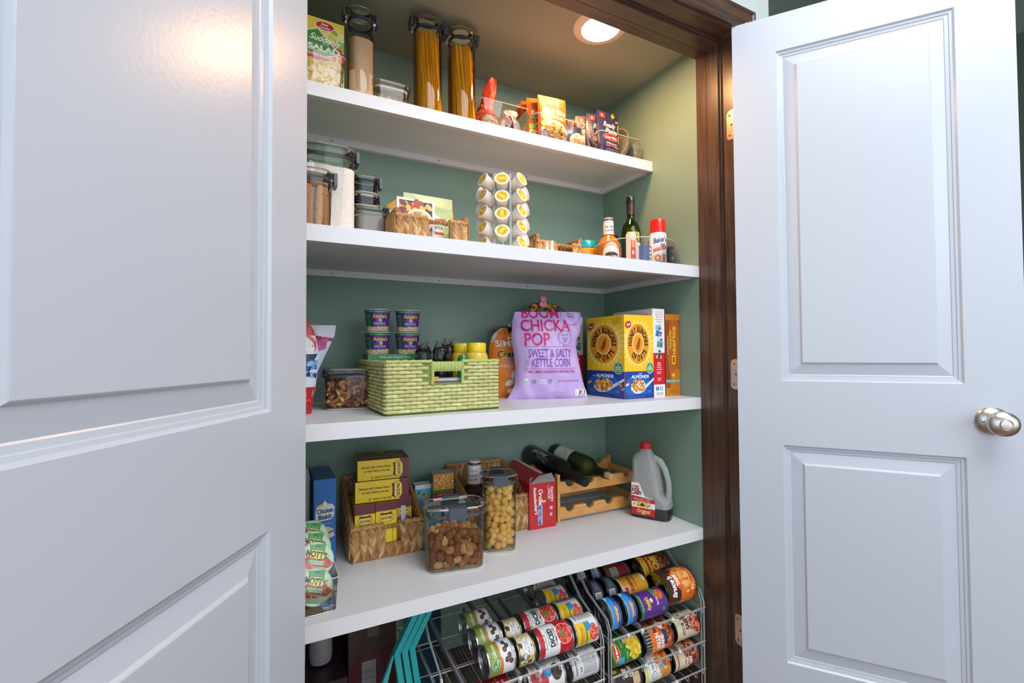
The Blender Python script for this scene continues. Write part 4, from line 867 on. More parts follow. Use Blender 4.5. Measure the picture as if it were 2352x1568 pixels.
# mixed nuts
NX, NY, NR = .205, .400, -12
t = thing('storage_canister', 'clear lidded box of mixed nuts left of the green basket', 'canister', (NX, NY, S3), NR); canister(t, .118, .092, .106, .02, .018, .005, gask='5a5a62')
def almond(c):
    g = G(); g.loft([[(.0052 * k * cos(a), .0036 * k * sin(a), z) for a in [2 * pi * m / 8 for m in range(8)]] for z, k in ((-.0105, .25), (-.006, .85), (0, 1.1), (.006, .75), (.0115, .1))], c); return g
def cashew(c):
    g = G(); n = 7; g.tube([(.0085 * cos(a) - .004, 0, .0085 * sin(a)) for a in [-1.9 + 3.8 * k / (n - 1) for k in range(n)]], [.0018, .0042, .0048, .0046, .0046, .0042, .0016], c, 7); return g
def pnut(c):
    g = G(); g.ell((0, 0, 0), (.0042, .003, .0065), c, seg=8, rings=5); return g
def pecan(c):
    g = G(); g.loft([[(.0058 * k * cos(a) * (1 + .18 * cos(4 * a)), .0042 * k * sin(a) * (1 + .18 * cos(4 * a)), z) for a in [2 * pi * m / 12 for m in range(12)]] for z, k in ((-.011, .2), (-.007, .8), (0, 1.), (.007, .8), (.011, .2))], c); return g
NT = [(almond('9a5a36').mesh('nut', FOOD), 'almond', 'brown whole almond'), (cashew('dfae74').mesh('nut', FOOD), 'cashew', 'pale curved cashew'), (pnut('d9a468').mesh('nut', FOOD), 'peanut', 'small tan peanut half'), (pecan('6e4030').mesh('nut', FOOD), 'pecan', 'dark ridged pecan half'), (almond('c98f5e').mesh('nut', FOOD), 'brazil_nut', 'light smooth nut'), (cashew('cd9256').mesh('nut', FOOD), 'cashew', 'pale curved cashew')]
rd = random.Random(4); pts = []; MN = Matrix.Translation((NX, NY, S3)) @ Matrix.Rotation(radians(NR), 4, 'Z')
tries = 0
while len(pts) < 210 and tries < 16000:
    tries += 1; x = rd.uniform(-.051, .051); y = rd.uniform(-.038, .038); top = .062 + .008 * cos(x * 30) + .010 * (y > 0); z = rd.uniform(.012, top)
    if -.014 > y or abs(x) > .034 or z > top - .018:
        if all((x - a) ** 2 + (y - b) ** 2 + (z - c) ** 2 > .0108 ** 2 for a, b, c in pts): pts.append((x, y, z))
for x, y, z in pts:
    me, nm, lb = NT[rd.choice([0, 1, 1, 2, 3, 4, 5])]; o = bpy.data.objects.new(nm, me); COL.objects.link(o); o.matrix_world = MN @ Matrix.Translation((x, y, z)) @ Euler((rd.uniform(0, 6), rd.uniform(0, 6), rd.uniform(0, 6))).to_matrix().to_4x4()
    tag(o, lb + ' among the mixed nuts in the clear box by the green basket', 'nut', nm.replace('_', ' ') + ' pieces in the nut box')
tag(G().loft([rr(.080, .050, .01, 3, .008, 0, .010), rr(.076, .048, .01, 3, .048, 0, .010)], '6a4028').build('nut_pieces', FOOD, None, (NX, NY, S3), radians(NR)), 'small brown nut pieces filling the gaps inside the nut box', 'nuts', None, 'stuff')

# green woven basket
GBX, GBY, GW, GD, GH, GR = .3935, .341, .292, .310, .126, 1.8
t = thing('green_basket', 'lime green woven paper rope basket with a handle slot', 'basket', (GBX, GBY, S3), GR)
c0 = G()
def slab(g, a, b, col='7f8f48'): g.box(a, b, col)
wx0, wx1, wz0, wz1 = -.034, .044, .073, .101
for a, b in (((-GW / 2, -GD / 2, 0), (wx0, -GD / 2 + .004, GH - .003)), ((wx1, -GD / 2, 0), (GW / 2, -GD / 2 + .004, GH - .003)), ((wx0, -GD / 2, 0), (wx1, -GD / 2 + .004, wz0)), ((-GW / 2, -GD / 2, 0), (-GW / 2 + .004, GD / 2, GH - .003)), ((GW / 2 - .004, -GD / 2, 0), (GW / 2, GD / 2, GH - .003)), ((-GW / 2, GD / 2 - .004, 0), (GW / 2, GD / 2, GH - .003)), ((-GW / 2, -GD / 2, 0), (GW / 2, GD / 2, .004))): slab(c0, a, b)
for i in range(60):
    y = -GD / 2 + GD * (i + .5) / 60; c0.tube([(-GW / 2 - .003, y, GH - .006), (-GW / 2 - .002, y, GH), (-GW / 2 + .004, y + .002, GH), (-GW / 2 + .006, y, GH - .006)], .0022, 'a9ba66', 5)
for i in range(48):
    x = -GW / 2 + GW * (i + .5) / 48; c0.tube([(x, GD / 2 + .002, GH - .006), (x, GD / 2, GH), (x, GD / 2 - .006, GH - .004)], .0022, 'a9ba66', 5)
c0.build('woven_body', ROPE, t)
g = G()
for i in range(26):
    x = wx0 + (wx1 - wx0) * (i + .5) / 26; g.tube([(x + .0007 * cos(a), -GD / 2 + .001 + .0045 * cos(a), .1125 + .0115 * sin(a)) for a in [2 * pi * m / 10 for m in range(10)]], .0018, ['b9c878', 'adbd6a', 'c2cf84'][i % 3], 5, True)
g.build('handle', ROPE, t)
g = G(); g.tube([(x, -GD / 2 - .0005, GH - .001 + .001 * sin(x * 300)) for x in [-GW / 2 + (GW * .38) * i / 12 for i in range(13)]], .0042, 'b9c878', 7).tube([(x, -GD / 2 - .0005, GH - .001 + .001 * sin(x * 300)) for x in [wx1 + (GW / 2 - wx1) * i / 12 for i in range(13)]], .0042, 'b9c878', 7)
for x in (wx0, wx1): g.tube([(x, -GD / 2 - .001, wz0 - .004), (x + .001, -GD / 2 - .002, .09), (x, -GD / 2 - .001, GH)], .0042, 'b3c371', 7)
g.build('rim', ROPE, t)['kind'] = 'stuff'
def strip(L, c, sd):
    rd = random.Random(sd); g = G(); rings = []
    for k in range(5):
        x = -L / 2 + L * k / 4; hgt = .0041 * (.86 if k in (0, 4) else 1.); dp = .0040 * (.25 if k in (0, 4) else 1.)
        rings.append([(x, -dp * max(cos(a), -.1) - .0004, hgt * sin(a) + .0004 * rd.uniform(-1, 1)) for a in [2 * pi * m / 8 for m in range(8)]])
    g.loft(rings, c); return g.mesh('weave_strip', ROPE)
STM = [strip(.0285, c, i) for i, c in enumerate(('d3d090', 'c8c484', 'dad79a', 'c2bf7e'))]; STS = [strip(.0140, c, i) for i, c in enumerate(('d3d090', 'c8c484'))]
rd = random.Random(9); nr = 13; rh = (GH - .008) / nr
for face in ('f', 'l'):
    L = GW if face == 'f' else GD; nc = int(round(L / .0285)); cw = L / nc
    for r_ in range(nr):
        z = .004 + rh * (r_ + .5); off = .5 * (r_ % 2)
        for c in range(-1, nc + 1):
            x = -L / 2 + cw * (c + .5 + off); short = False
            if x > L / 2 - .004:
                if x - cw / 2 > L / 2 - .008: continue
                x = L / 2 - cw / 4; short = True
            elif x < -L / 2 + .004:
                if x + cw / 2 < -L / 2 + .008: continue
                x = -L / 2 + cw / 4; short = True
            if face == 'f' and wz0 - .002 < z and wx0 - cw * .35 < x < wx1 + cw * .35: continue
            o = bpy.data.objects.new('weave_strip', (STS if short else STM)[rd.randrange(2 if short else 4)]); COL.objects.link(o); o.parent = t
            M = Matrix.Translation((x, -GD / 2, z)) if face == 'f' else Matrix.Rotation(-pi / 2, 4, 'Z') @ Matrix.Translation((x, -GW / 2, z))
            o.matrix_local = M @ Matrix.Rotation(rd.uniform(-.03, .03), 4, 'Y')
# in the green basket
p = P(.158, .138, '6c4390'); p.rect(0, .122, .150, .138, '3c8a4e'); p.text('Made with Organic Pasta', .075, .130, .0058, 'e9ddd0', w=.085); p.text("Annie's", .052, .104, .020, 'e9c23c', w=.085, bold=.035); p.rect(.118, .098, .146, .119, 'd9a23a'); p.rect(.119, .099, .145, .118, '6c4390'); p.text('4', .132, .1085, .014, 'e9c23c', bold=.05); p.rect(.10, .1015, .114, .103, 'd9a23a')
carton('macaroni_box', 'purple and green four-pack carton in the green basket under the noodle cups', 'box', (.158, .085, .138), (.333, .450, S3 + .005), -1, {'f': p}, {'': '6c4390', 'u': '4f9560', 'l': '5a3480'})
def cup_print():
    p = P(.092, .054, '5c2a8c'); p.rect(0, .0475, .092, .054, '1f7a4a'); p.text('Made with Organic Pasta', .052, .0505, .0028, 'd9e6d4', w=.046); p.text("Annie's", .052, .0385, .0095, 'f0c43a', w=.034, bold=.035)
    p.ell(.052, .0275, .0050, .0050, 'f0e6cf'); p.ell(.052, .0275, .0044, .0044, '5c2a8c'); p.ell(.0525, .0265, .0022, .0020, 'f3ecdf'); p.ell(.0515, .0295, .0011, .0018, 'f3ecdf'); p.ell(.0533, .0300, .0006, .0016, 'f3ecdf'); p.text('White Cheddar', .052, .0205, .0034, 'f2ecf2', w=.030, bold=.02); p.text('Macaroni & Cheese', .052, .0165, .0022, 'f2ecf2', w=.028)
    p.poly([(.018, .042), (.031, .042), (.033, .013), (.021, .012)], '17683d'); p.text('NEW', .0245, .0395, .003, 'f0c43a', bold=.03); p.lines(.020, .016, .030, .036, 5, '4da06c'); p.lines(.074, .025, .084, .033, 3, 'b887c4')
    p.poly([(0, .010), (.02, .013), (.046, .0105), (.07, .0135), (.092, .012), (.092, 0), (0, 0)], 'd9b98c'); p.blobs(.046, .006, .046, .006, ['ecd9b8', 'c79f68', 'f2e4c8'], 28, .0028, 6); p.text('Creamy', .045, .005, .0026, '7a5230', shear=.4)
    p.items = [([[(a * 1.095, b * 1.095) for a, b in t] for t in T], c, l) for T, c, l in p.items]; p.w *= 1.095; p.h *= 1.095; return p
def noodle_cup(loc, lb, rz=0):
    K = 1.10
    t = thing('noodle_cup', lb, 'noodle cup', loc, rz, 'purple noodle cups stacked on the four-pack carton')
    rad = lambda z: .0285 + .0070 * z / .059
    g = G().lathe([(.0265, .0015), (.0285, 0), (.0355, .059), (.0380, .0595), (.0383, .0610), (.0360, .0615)], 40, ['e4dccb', '3a1f56', 'd9d6d2', 'd9d6d2', 'd9d6d2', 'd9d6d2'], c1=False).build('cup', PAPER, t)
    G().prnt(cup_print(), CY(rad, 0, .08 - .057 / .0285), .004).build('label', PAPER, t)
    g = G().lathe([(.0380, .0612), (.0385, .0622), (.0370, .0628), (.01, .0630)], 36, 'b9a9c9', c0=False); g.box((-.046, -.004, .0616), (-.036, .004, .0622), 'c9c3cf'); g.build('foil_lid', FOILM, t); return t
c = noodle_cup((.288, .452, S3 + .1435), 'purple noodle cup at the lower left of the stack of four')
for x, z, lb in ((.288, .2075, 'purple noodle cup at the upper left of the stack of four'), (.374, .1435, 'purple noodle cup at the lower right of the stack of four'), (.375, .2075, 'purple noodle cup at the upper right of the stack of four')): dup(c, (x, .452, S3 + z), rz=-3, label=lb)
for x, y, h, lb, s in ((.405, .355, .155, 'smoky ridged clear jar, left one behind the rim of the green basket', 0), (.452, .345, .158, 'smoky ridged clear jar, middle one behind the rim of the green basket', 1), (.486, .375, .166, 'smoky clear jar with pale powder, right one behind the green basket rim', 2)):
    t = thing('clear_jar', lb, 'jar', (x - .012, y, S3 + .005)); r = .022
    G().lathe([(r, 0)] + [(r + (.0012 if k % 2 else 0), .008 + .0105 * k) for k in range(14)] + [(r * .9, h - .006), (r * .3, h)], 28, 'ffffff', c1=False).build('body', SMOKE, t)
    n = 12; G().loft([[(r * k * (1 + (.25 * sin(i * 2.3 + s)) * (1 - k)) * cos(2 * pi * i / n), r * k * (1 + (.25 * cos(i * 1.7)) * (1 - k)) * sin(2 * pi * i / n), z + .003 * sin(i * 3.1 + s)) for i in range(n)] for k, z in ((1.02, h - .012), (.8, h - .002), (.5, h + .008), (.75, h + .016))], 'c9c9d0', c0=False, c1=False).build('film_wrap', CLEAR, t)
    G().lathe([(r * .85, .004), (r * .85, h * (.75 if s < 2 else .55))], 20, '77747c' if s < 2 else '9d9a9e').build('powder', GRAIN, t)
vp = P(.088, .085, 'f2d52a'); vp.ell(.044, .055, .024, .012, 'f6e9a0') ; vp.text("L'il Critters", .046, .056, .012, 'd8231f', w=.052, bold=.06); vp.text("L'il Critters", .046, .056, .012, 'f7e23c', w=.052, bold=.0); vp.text("L'il Critters", .046, .056, .012, 'd8231f', w=.050, bold=.02); vp.rect(.0, .02, .012, .078, 'c83a2c'); vp.text('gummy vites', .046, .036, .008, '3a9a4a', w=.04)
for i, (x, y, lb) in enumerate(((.517, .272, 'yellow vitamin jar at the front right of the green basket, its red lettering showing'), (.505, .345, 'yellow vitamin jar behind the front one in the green basket'), (.506, .415, 'yellow vitamin jar farthest back in the green basket'))):
    t = thing('vitamin_jar', lb, 'jar', (x, y, S3 + .005), 0, 'yellow vitamin jars in the green basket')
    G().lathe([(.029, 0), (.031, .003), (.031, .130), (.029, .137), (.026, .141), (.024, .142)], 36, 'e2bf52', c1=False).build('body', CLEAR if 0 else GLOSS, t)
    G().prnt(vp, CY(.0314, .044, -.35 - .046 / .0314), .005).build('label', PAPER, t)
    G().lathe([(.0258, .142), (.0262, .143), (.0262, .164), (.0245, .167)], 44, 'f0cf1c').build('lid', GLOSS, t)
tag(G().lathe([(.013, 0), (.014, .004), (.014, .125), (.009, .134)], 20, '1f7a45').build('green_bottle', GLOSS, None, (.471, .255, S3 + .005)), 'small dark green bottle left of the yellow vitamin jars', 'bottle')
g = G().box((-.036, -.02, 0), (.042, .02, .006), 'e9e4ee', {'f': 'cfc4e0'}).box((-.042, -.022, .0), (-.022, .02, .011), 'd8392e', {'f': 'e9b83a'}); tag(g.build('candy_packet', FOILM, None, (.408, .222, S3 + .074 + .002), 0), 'red and yellow packet seen through the handle slot of the green basket', 'packet')
tag(bevel(G().box((-.045, -.05, 0), (.045, .05, .070), '4b4650').build('dark_tin', PLAS, None, (.408, .240, S3 + .0055)), .003), 'dark box low in the green basket behind the handle slot', 'box')

# orange puffs bag with a binder clip
S = Sack([(0, -.075, .085, .020), (.012, -.078, .088, .030), (.10, -.082, .090, .036), (.17, -.078, .085, .026), (.205, -.066, .07, .012), (.225, -.038, .04, .002)], .0035, 41, 0, .55, 14)
g = G(); S.body(g, 'e57a1c', 22, 26, edge='d9d4cf'); p = P(.17, .225); p.poly([(0, .178), (.012, .178), (.030, .212), (.05, .225), (0, .225)], 'cfc8c2'); p.text('START WITH SIMPLE', .085, .200, .0045, 'f3d9b8', w=.075, rot=0); p.text('SIMPLY', .070, .175, .0195, 'f7efe6', w=.105, bold=.02); p.ell(.062, .192, .006, .004, 'f7efe6', rot=30); p.ell(.075, .192, .006, .004, 'f7efe6', rot=-30)
p.text('Cheetos', .068, .143, .022, 'f4b92a', w=.092, bold=.09, shear=.2, rot=5); p.text('Cheetos', .068, .143, .022, '1d1a17', w=.090, bold=.03, shear=.2, rot=5); p.text('Puffs', .078, .125, .013, '155e7e', w=.044, bold=.07, rot=3); p.text('Puffs', .078, .125, .013, '58b5d0', w=.042, bold=.02, rot=3); p.text('WHITE CHEDDAR', .072, .102, .009, 'f8e7d4', w=.100, bold=.0); p.text('CHEESE FLAVORED', .085, .092, .004, 'f0c79c', w=.05)
for x, y, r in ((.060, .048, 30), (.072, .074, 80), (.066, .022, 10), (.09, .06, -20), (.095, .03, 50)): p.ell(x, y, .015, .0095, 'e9dcc9', 14, r); p.ell(x - .002, y + .002, .010, .006, 'f5eee2', 12, r)
g.prnt(p, S.fn(-.080, 0), .008, .008); tag(g.build('puffs_bag', FOILM, None, (.724, .462, S3), radians(-8)), 'orange puffs bag closed with a black binder clip', 'bag')
t = thing('binder_clip', 'black binder clip pinching the top of the orange bag', 'clip', (.720, .460, S3 + .209), -8)
G().prism([(-.011, 0), (.011, 0), (.013, .020), (-.013, .020)], -.007, .007, '151517').build('body', GLOSS, t)
for s in (-1, 1): G().tube([(-.005, s * .006, .016), (-.007, s * .008, .030), (-.004, s * .009, .036), (.004, s * .009, .036), (.007, s * .008, .030), (.005, s * .006, .016)], .0008, 'd0d0d0', 5).build('handle', CHROME, t)

# lavender popcorn bag
S = Sack([(0, -.134, .130, .006), (.010, -.126, .128, .018), (.045, -.108, .116, .040), (.10, -.106, .104, .050), (.16, -.113, .092, .048), (.185, -.116, .095, .045), (.205, -.117, .106, .040), (.245, -.114, .110, .022), (.272, -.106, .108, .004)], .0075, 52, 0, .52, 13)
g = G(); S.body(g, 'c9abe2', 34, 40); p = P(.262, .272)
ox = .131; mg = 'cf2478'; pu = '8a4fae'
p.text('BOOM', ox - .028, .2685, .032, mg, w=.118, bold=.02); p.text('CHICKA', ox - .014, .2290, .035, mg, w=.158, bold=.02); p.text('POP', ox - .044, .1860, .038, mg, w=.078, bold=.02)
p.rect(ox - .082, .1625, ox + .073, .1635, 'b23a86'); p.text('SWEET & SALTY', ox - .004, .1435, .0245, pu, w=.138, bold=.012); p.text('KETTLE CORN', ox - .002, .1145, .0245, pu, w=.122, bold=.012); p.rect(ox - .080, .0955, ox + .078, .0965, 'b23a86'); p.text('REAL. SIMPLE INGREDIENTS. NOTHING FAKE.', ox + .001, .0865, .0078, 'a8327e', w=.148, bold=.01)
for x, wd in ((-.078, .013), (-.054, .012), (-.028, .018), (-.006, .011)):
    if x in (-.054, -.006): p.ell(ox + x, .056, .0065, .0065, '5a4f66'); p.ell(ox + x, .056, .0054, .0054, 'c9abe2'); p.text('GF' if x == -.054 else 'U', ox + x, .056, .005, '5a4f66', bold=.02)
    else: p.rect(ox + x - wd / 2, .048, ox + x + wd / 2, .066 if x < -.05 else .062, 'e6e0ea'); p.lines(ox + x - wd / 2 + .001, .050, ox + x + wd / 2 - .001, .060, 4, '5f6b62')
p.text('NET WT 25 OZ (1 LB 9 OZ)', ox + .054, .057, .0058, 'a8327e', w=.074)
for cx, cy, R, n in ((.070, .262, .030, 44), (.044, .190, .021, 40)):
    q = []
    for i in range(n):
        a = 2 * pi * i / n; q.append([(ox + cx + (R + k) * cos(a + e), cy + (R + k) * sin(a + e)) for k, e in ((0, -.02), (.0035, -.02), (.0035, .02), (0, .02))])
    p.put(q, '6a4a86')
p.text('WHOLE', ox + .070, .266, .006, '5b3f78', w=.024); p.text('GRAIN', ox + .070, .257, .006, '5b3f78', w=.024); p.text('NON-GMO', ox + .044, .199, .0042, '5b3f78', w=.022); p.text('GLUTEN', ox + .044, .188, .0042, '5b3f78', w=.018); p.text('FREE', ox + .044, .180, .0042, '5b3f78', w=.011)
barcode(p, ox + .080, .008, .042, .020); g.prnt(p, S.fn(-.131, 0), .0072, .0068)
tag(g.build('popcorn_bag', FOILM, None, (.795, .352, S3), radians(-16)), 'large lavender popcorn bag with pink and purple lettering', 'bag')
S = Sack([(0, -.09, .08, .020), (.10, -.10, .08, .026), (.22, -.10, .08, .02), (.285, -.085, .085, .008), (.312, -.055, .05, .004), (.320, -.03, .02, .002)], .006, 61, 0, .5, 20)
g = G(); S.body(g, '2a2420', 26, 30); p = P(.20, .32); p.blobs(.10, .297, .075, .014, ['b8741e', '3d5a24', '8a3218', 'd89a2e', '1e1a18'], 14, .009, 5, 8); p.blobs(.10, .2, .09, .08, ['8a3020', '3d5a24', 'b8741e'], 30, .012, 6); g.prnt(p, S.fn(-.10, 0), .01, .01)
tag(g.build('snack_bag', FOILM, None, (.880, .512, S3), radians(-12)), 'dark colourful snack bag standing behind the popcorn bag, clipped with a red magnet clip', 'bag')
t = thing('magnet_clip', 'red round magnetic clip on top of the bag behind the popcorn', 'clip', (.872, .512, S3 + .306), -12)
G().box((-.013, -.008, 0), (.013, .010, .016), 'b5243a').box((-.010, -.007, .014), (.010, .008, .020), 'a31f33').build('jaw', GLOSS, t)
G().lathe([(.0125, 0), (.0135, .001), (.0135, .005), (.012, .0062), (.009, .0062), (.0085, .0052), (.0015, .0052)], 32, 'cc3048', M=Matrix.Translation((0, -.004, .029)) @ Matrix.Rotation(pi / 2, 4, 'X')).build('round_head', GLOSS, t)
S = Sack([(0, -.03, .03, .02), (.12, -.04, .035, .02), (.20, -.045, .03, .01), (.240, -.04, .01, .002)], .006, 66, 0, .5, 20); g = G(); S.body(g, '4e2420', 12, 20)
tag(g.build('dark_bag', FOILM, None, (.752, .578, S3), radians(-8)), 'maroon-brown bag peeking out between the orange bag and the popcorn bag', 'bag')

# cereal boxes
def honey_print(w_, h_, side=0):
    p = P(w_, h_, 'f8c91f'); cx, cy = w_ * (.47 if not side else .47), h_ * .655; k = w_ / .19; R = w_ * .365; ay = (h_ * .235) / R
    p.star(cx, cy, R * 1.62, R * 1.25, 26, 'f9db5c', ay * .82); p.star(cx, cy, R * 1.30, R * 1.02, 26, 'fbe88c', ay * .86)
    p.ell(cx, cy, R * 1.02, h_ * .238, 'd8731a', 36); p.ell(cx, cy, R * .99, h_ * .230, 'f0a01e', 36); p.ell(cx, cy, R * .52, h_ * .125, 'fbf0cf', 30); p.ell(cx, cy, R * .47, h_ * .115, 'f0a01e', 30)
    p.text('HONEY BUNCHES', cx, cy, w_ * .108, '4a2a14', arc=(R * .76, 90, 1, ay * .98, 200), bold=.06); p.text('OF OATS', cx, cy, w_ * .11, '4a2a14', arc=(R * .74, 278, -1, ay * .98, 112), bold=.06)
    # dipper
    for i in range(7):
        u = i / 6; p.ell(cx + R * (-.05 + .16 * u), cy + h_ * (-.055 + .105 * u), R * (.20 * (1 - abs(u - .35) * .9)), h_ * .017, ['8f3f16', 'b85a20'][i % 2], 14, 20)
    p.rect(cx - R * .02, cy - h_ * .12, cx + R * .01, cy - h_ * .06, 'c9781e')
    p.rect(0, 0, w_, h_ * .325, '1d3f9c'); p.ell(w_ * .45, h_ * .14, w_ * .46, h_ * .15, '1c62b8'); p.rect(0, 0, w_, h_ * .05, '1c3a92')
    if side: p.text('with', w_ * .52, h_ * .300, h_ * .022, 'f3f4f8'); p.text('ALMONDS', w_ * .52, h_ * .262, h_ * .036, 'f3f4f8', w=w_ * .60, bold=.03)
    else: p.text('with', w_ * .20, h_ * .262, h_ * .020, 'f3f4f8', w=w_ * .09); p.text('ALMONDS', w_ * .50, h_ * .265, h_ * .038, 'f3f4f8', w=w_ * .46, bold=.03)
    p.poly([(w_ * .66, h_ * .145), (w_ * 1.0, h_ * .245), (w_ * 1.0, h_ * .215), (w_ * .70, h_ * .115)], 'dfe3ee'); p.ell(w_ * .46, h_ * .135, w_ * .26, h_ * .075, 'e9e6e4', 26, 6); p.blobs(w_ * .46, h_ * .155, w_ * .23, h_ * .070, ['d98f3a', 'efc266', 'a35f2a', 'f4e2b8', 'e6ab44', 'c2762c'], 22, w_ * .035, 7 + side, 7)
    p.ell(w_ * .10, h_ * .190, w_ * .065, h_ * .020, 'a4532a', 16, 30); p.ell(w_ * .08, h_ * .170, w_ * .06, h_ * .014, 'eadac4', 16, 20)
    if not side: p.ell(w_ * .90, h_ * .165, w_ * .065, h_ * .016, 'cf8a4e', 16, -25); p.ell(w_ * .96, h_ * .115, w_ * .04, h_ * .018, 'cf8a4e', 16, 20)
    p.ell(w_ * .86, h_ * .365, w_ * .125, h_ * .073, 'f4f6e8', 24); p.ell(w_ * .86, h_ * .365, w_ * .115, h_ * .067, '4f9a3c', 24); p.text('2', w_ * .86, h_ * .405, h_ * .024, 'f4f6e8', bold=.03); p.text('BAGS', w_ * .86, h_ * .375, h_ * .017, 'f4f6e8', w=w_ * .14, bold=.03); p.text('INSIDE', w_ * .86, h_ * .350, h_ * .017, 'f4f6e8', w=w_ * .16, bold=.03); p.lines(w_ * .79, h_ * .322, w_ * .93, h_ * .335, 1, 'dfeed2')
    p.ell(w_ * .13, h_ * .885, w_ * .10, h_ * .040, 'c81f3c', 20, 20); p.text('Post', w_ * .13, h_ * .885, h_ * .028, 'ffffff', w=w_ * .13, rot=18, shear=.4, bold=.03)
    p.ell(w_ * .83, h_ * .085, w_ * .085, h_ * .045, '2f86d0', 20); p.ell(w_ * .83, h_ * .085, w_ * .078, h_ * .041, '1c3f9c', 20); p.lines(w_ * .78, h_ * .065, w_ * .88, h_ * .105, 3, '5a9ad8')
    p.lines(w_ * .04, h_ * .045, w_ * .28, h_ * .105, 4, '3f7cc4'); p.text('NET WT 48 OZ (3 LB) 1.36kg', w_ * .36, h_ * .025, h_ * .014, '4fa0dc', w=w_ * .56)
    if not side:
        for i in range(4): p.rect(w_ * (.72 + .06 * i), h_ * .915, w_ * (.765 + .06 * i), h_ * .955, 'd9a91a'); p.text(['2', '0', '2', '0'][i], w_ * (.742 + .06 * i), h_ * .935, h_ * .018, 'fbf0b8')
        p.lines(w_ * .72, h_ * .895, w_ * .96, h_ * .905, 1, 'a8821a'); p.lines(w_ * .80, h_ * .968, w_ * .96, h_ * .976, 1, '7a5c14')
    return p
carton('cereal_box', 'yellow and blue honey oat cereal box showing two faces, right of the popcorn bag', 'box', (.118, .190, .260), (1.040, .305, S3), 0, {'l': honey_print(.190, .260), 'f': honey_print(.118, .260, 1)}, {'': 'f0bd20', 'u': 'b99a4a'})
def kel_print(w_, h_):
    p = P(w_, h_, 'f1eef0'); p.rect(0, h_ * .14, w_, h_ * .50, 'd21f2a'); k = w_
    for i, (a, s_) in enumerate((('Try all the', .45), ('delicious', .62), ('flavors', .5), ('and other fun', .62), ('mixings!', .5))): p.text(a, k * .55, h_ * (.965 - .028 * i), h_ * .013, 'b0404a', w=k * s_, bold=.01)
    for i, (x, y, r, c) in enumerate(((.50, .785, 8, '8cc4d8'), (.52, .715, -15, '2f7ab8'), (.62, .655, 5, 'cfe2e6'), (.60, .595, -8, '4f9fb0'), (.48, .525, 8, 'd9e8e4'))):
        c_, s_ = cos(radians(r)), sin(radians(r)); W, H = k * .24, h_ * .033
        p.poly([(k * x + a * W * c_ - b * H * s_, h_ * y + a * W * s_ + b * H * c_) for a, b in ((-1, -1), (1, -1), (1, 1), (-1, 1))], c); p.ell(k * (x + .08), h_ * (y - .008), k * .11, h_ * .016, ['b5502f', 'd08a4a', '4a8a3a', 'b5502f', '8a5a3a'][i])
    p.blobs(k * .52, h_ * .465, k * .24, h_ * .028, ['5a2d22', '7a4030', 'c8b0a0'], 5, k * .10, 3, 8)
    for i, (a, s_) in enumerate((('25g', .26), ('Whole', .32), ('Grains', .36), ('per serving', .42))): p.text(a, k * .5, h_ * (.385 - .024 * i), h_ * .015, 'f6e9e9', w=k * s_, bold=.03)
    p.lines(k * .32, h_ * .262, k * .68, h_ * .295, 2, 'f0cccc'); p.lines(k * .36, h_ * .185, k * .66, h_ * .225, 2, 'f0cccc')
    p.ell(k * .36, h_ * .095, k * .12, h_ * .023, '2f4f8f'); p.text('f', k * .36, h_ * .095, h_ * .026, 'f1eef0', bold=.04); p.rect(k * .58, h_ * .078, k * .80, h_ * .115, '3fa0d0'); p.ell(k * .69, h_ * .096, k * .07, h_ * .010, 'f1eef0', 12, 20); p.lines(k * .25, h_ * .02, k * .85, h_ * .06, 4, 'b9b5ba'); return p
pl = P(.190, .283, 'ded9e2'); pl.text('THE MOST LEGENDARY', .125, .262, .010, 'a03a52', w=.090, bold=.03)
def flapx(g): g.add([(-.026, -.095, .283), (-.026, .06, .283), (.012, .05, .292), (.012, -.09, .290)], [(0, 1, 2, 3), (3, 2, 1, 0)], 'b9a58a')
carton('cereal_box', 'tall white and red box between the oat cereal and the orange box', 'box', (.052, .190, .283), (1.1285, .312, S3), 0, {'f': kel_print(.052, .283), 'l': pl}, {'': 'e6e2e8', 'u': '9a8468'}, body_extra=flapx)
carton('cereal_box', 'white and red box half hidden between the popcorn bag and the honey oat box', 'box', (.056, .160, .270), (.984, .548, S3), 0, {'f': kel_print(.056, .270)}, {'': 'dcd8da', 'u': 'a8967c'})
p = P(.064, .268, '9a4a1c'); p.ell(.04, .15, .03, .11, 'b5611f', 24); p.rect(0, 0, .064, .026, 'c47f22'); p.rect(0, .248, .064, .268, 'c8761e'); p.ell(.05, .04, .03, .05, 'c4761e', 20); p.rect(.0, .044, .064, .054, '3f9aa8'); p.text('2 BAGS - GREAT VALUE', .033, .049, .0055, 'e9d85a', w=.054, bold=.03)
p.text('Cheerios', .036, .165, .018, 'f4c22a', w=.125, rot=90, bold=.025); p.text('Honey Nut', .021, .185, .010, 'f4c22a', w=.060, rot=90, bold=.03); p.text('Limited Edition', .0095, .165, .0055, 'f6ead2', w=.060, rot=90, shear=.3); p.text('HAPPY HEART SHAPES', .053, .165, .0035, 'e9822a', w=.08, rot=90); p.ell(.034, .068, .008, .006, 'f0b72a', 14); p.lines(.014, .010, .05, .022, 2, 'a8681c')
def flapy(g): g.add([(-.032, -.045, .268), (-.032, .07, .268), (.0, .06, .288), (.002, -.035, .286)], [(0, 1, 2, 3), (3, 2, 1, 0)], '8a4a34').add([(.032, -.045, .268), (.032, .07, .268), (.012, .06, .280)], [(0, 1, 2), (2, 1, 0)], '7a4030')
carton('cereal_box', 'slim orange-brown cereal box at the right end of the third shelf', 'box', (.064, .190, .268), (1.194, .316, S3), 0, {'f': p}, {'': 'b8641c', 'l': 'a02a22', 'u': '5a3024'}, body_extra=flapy)

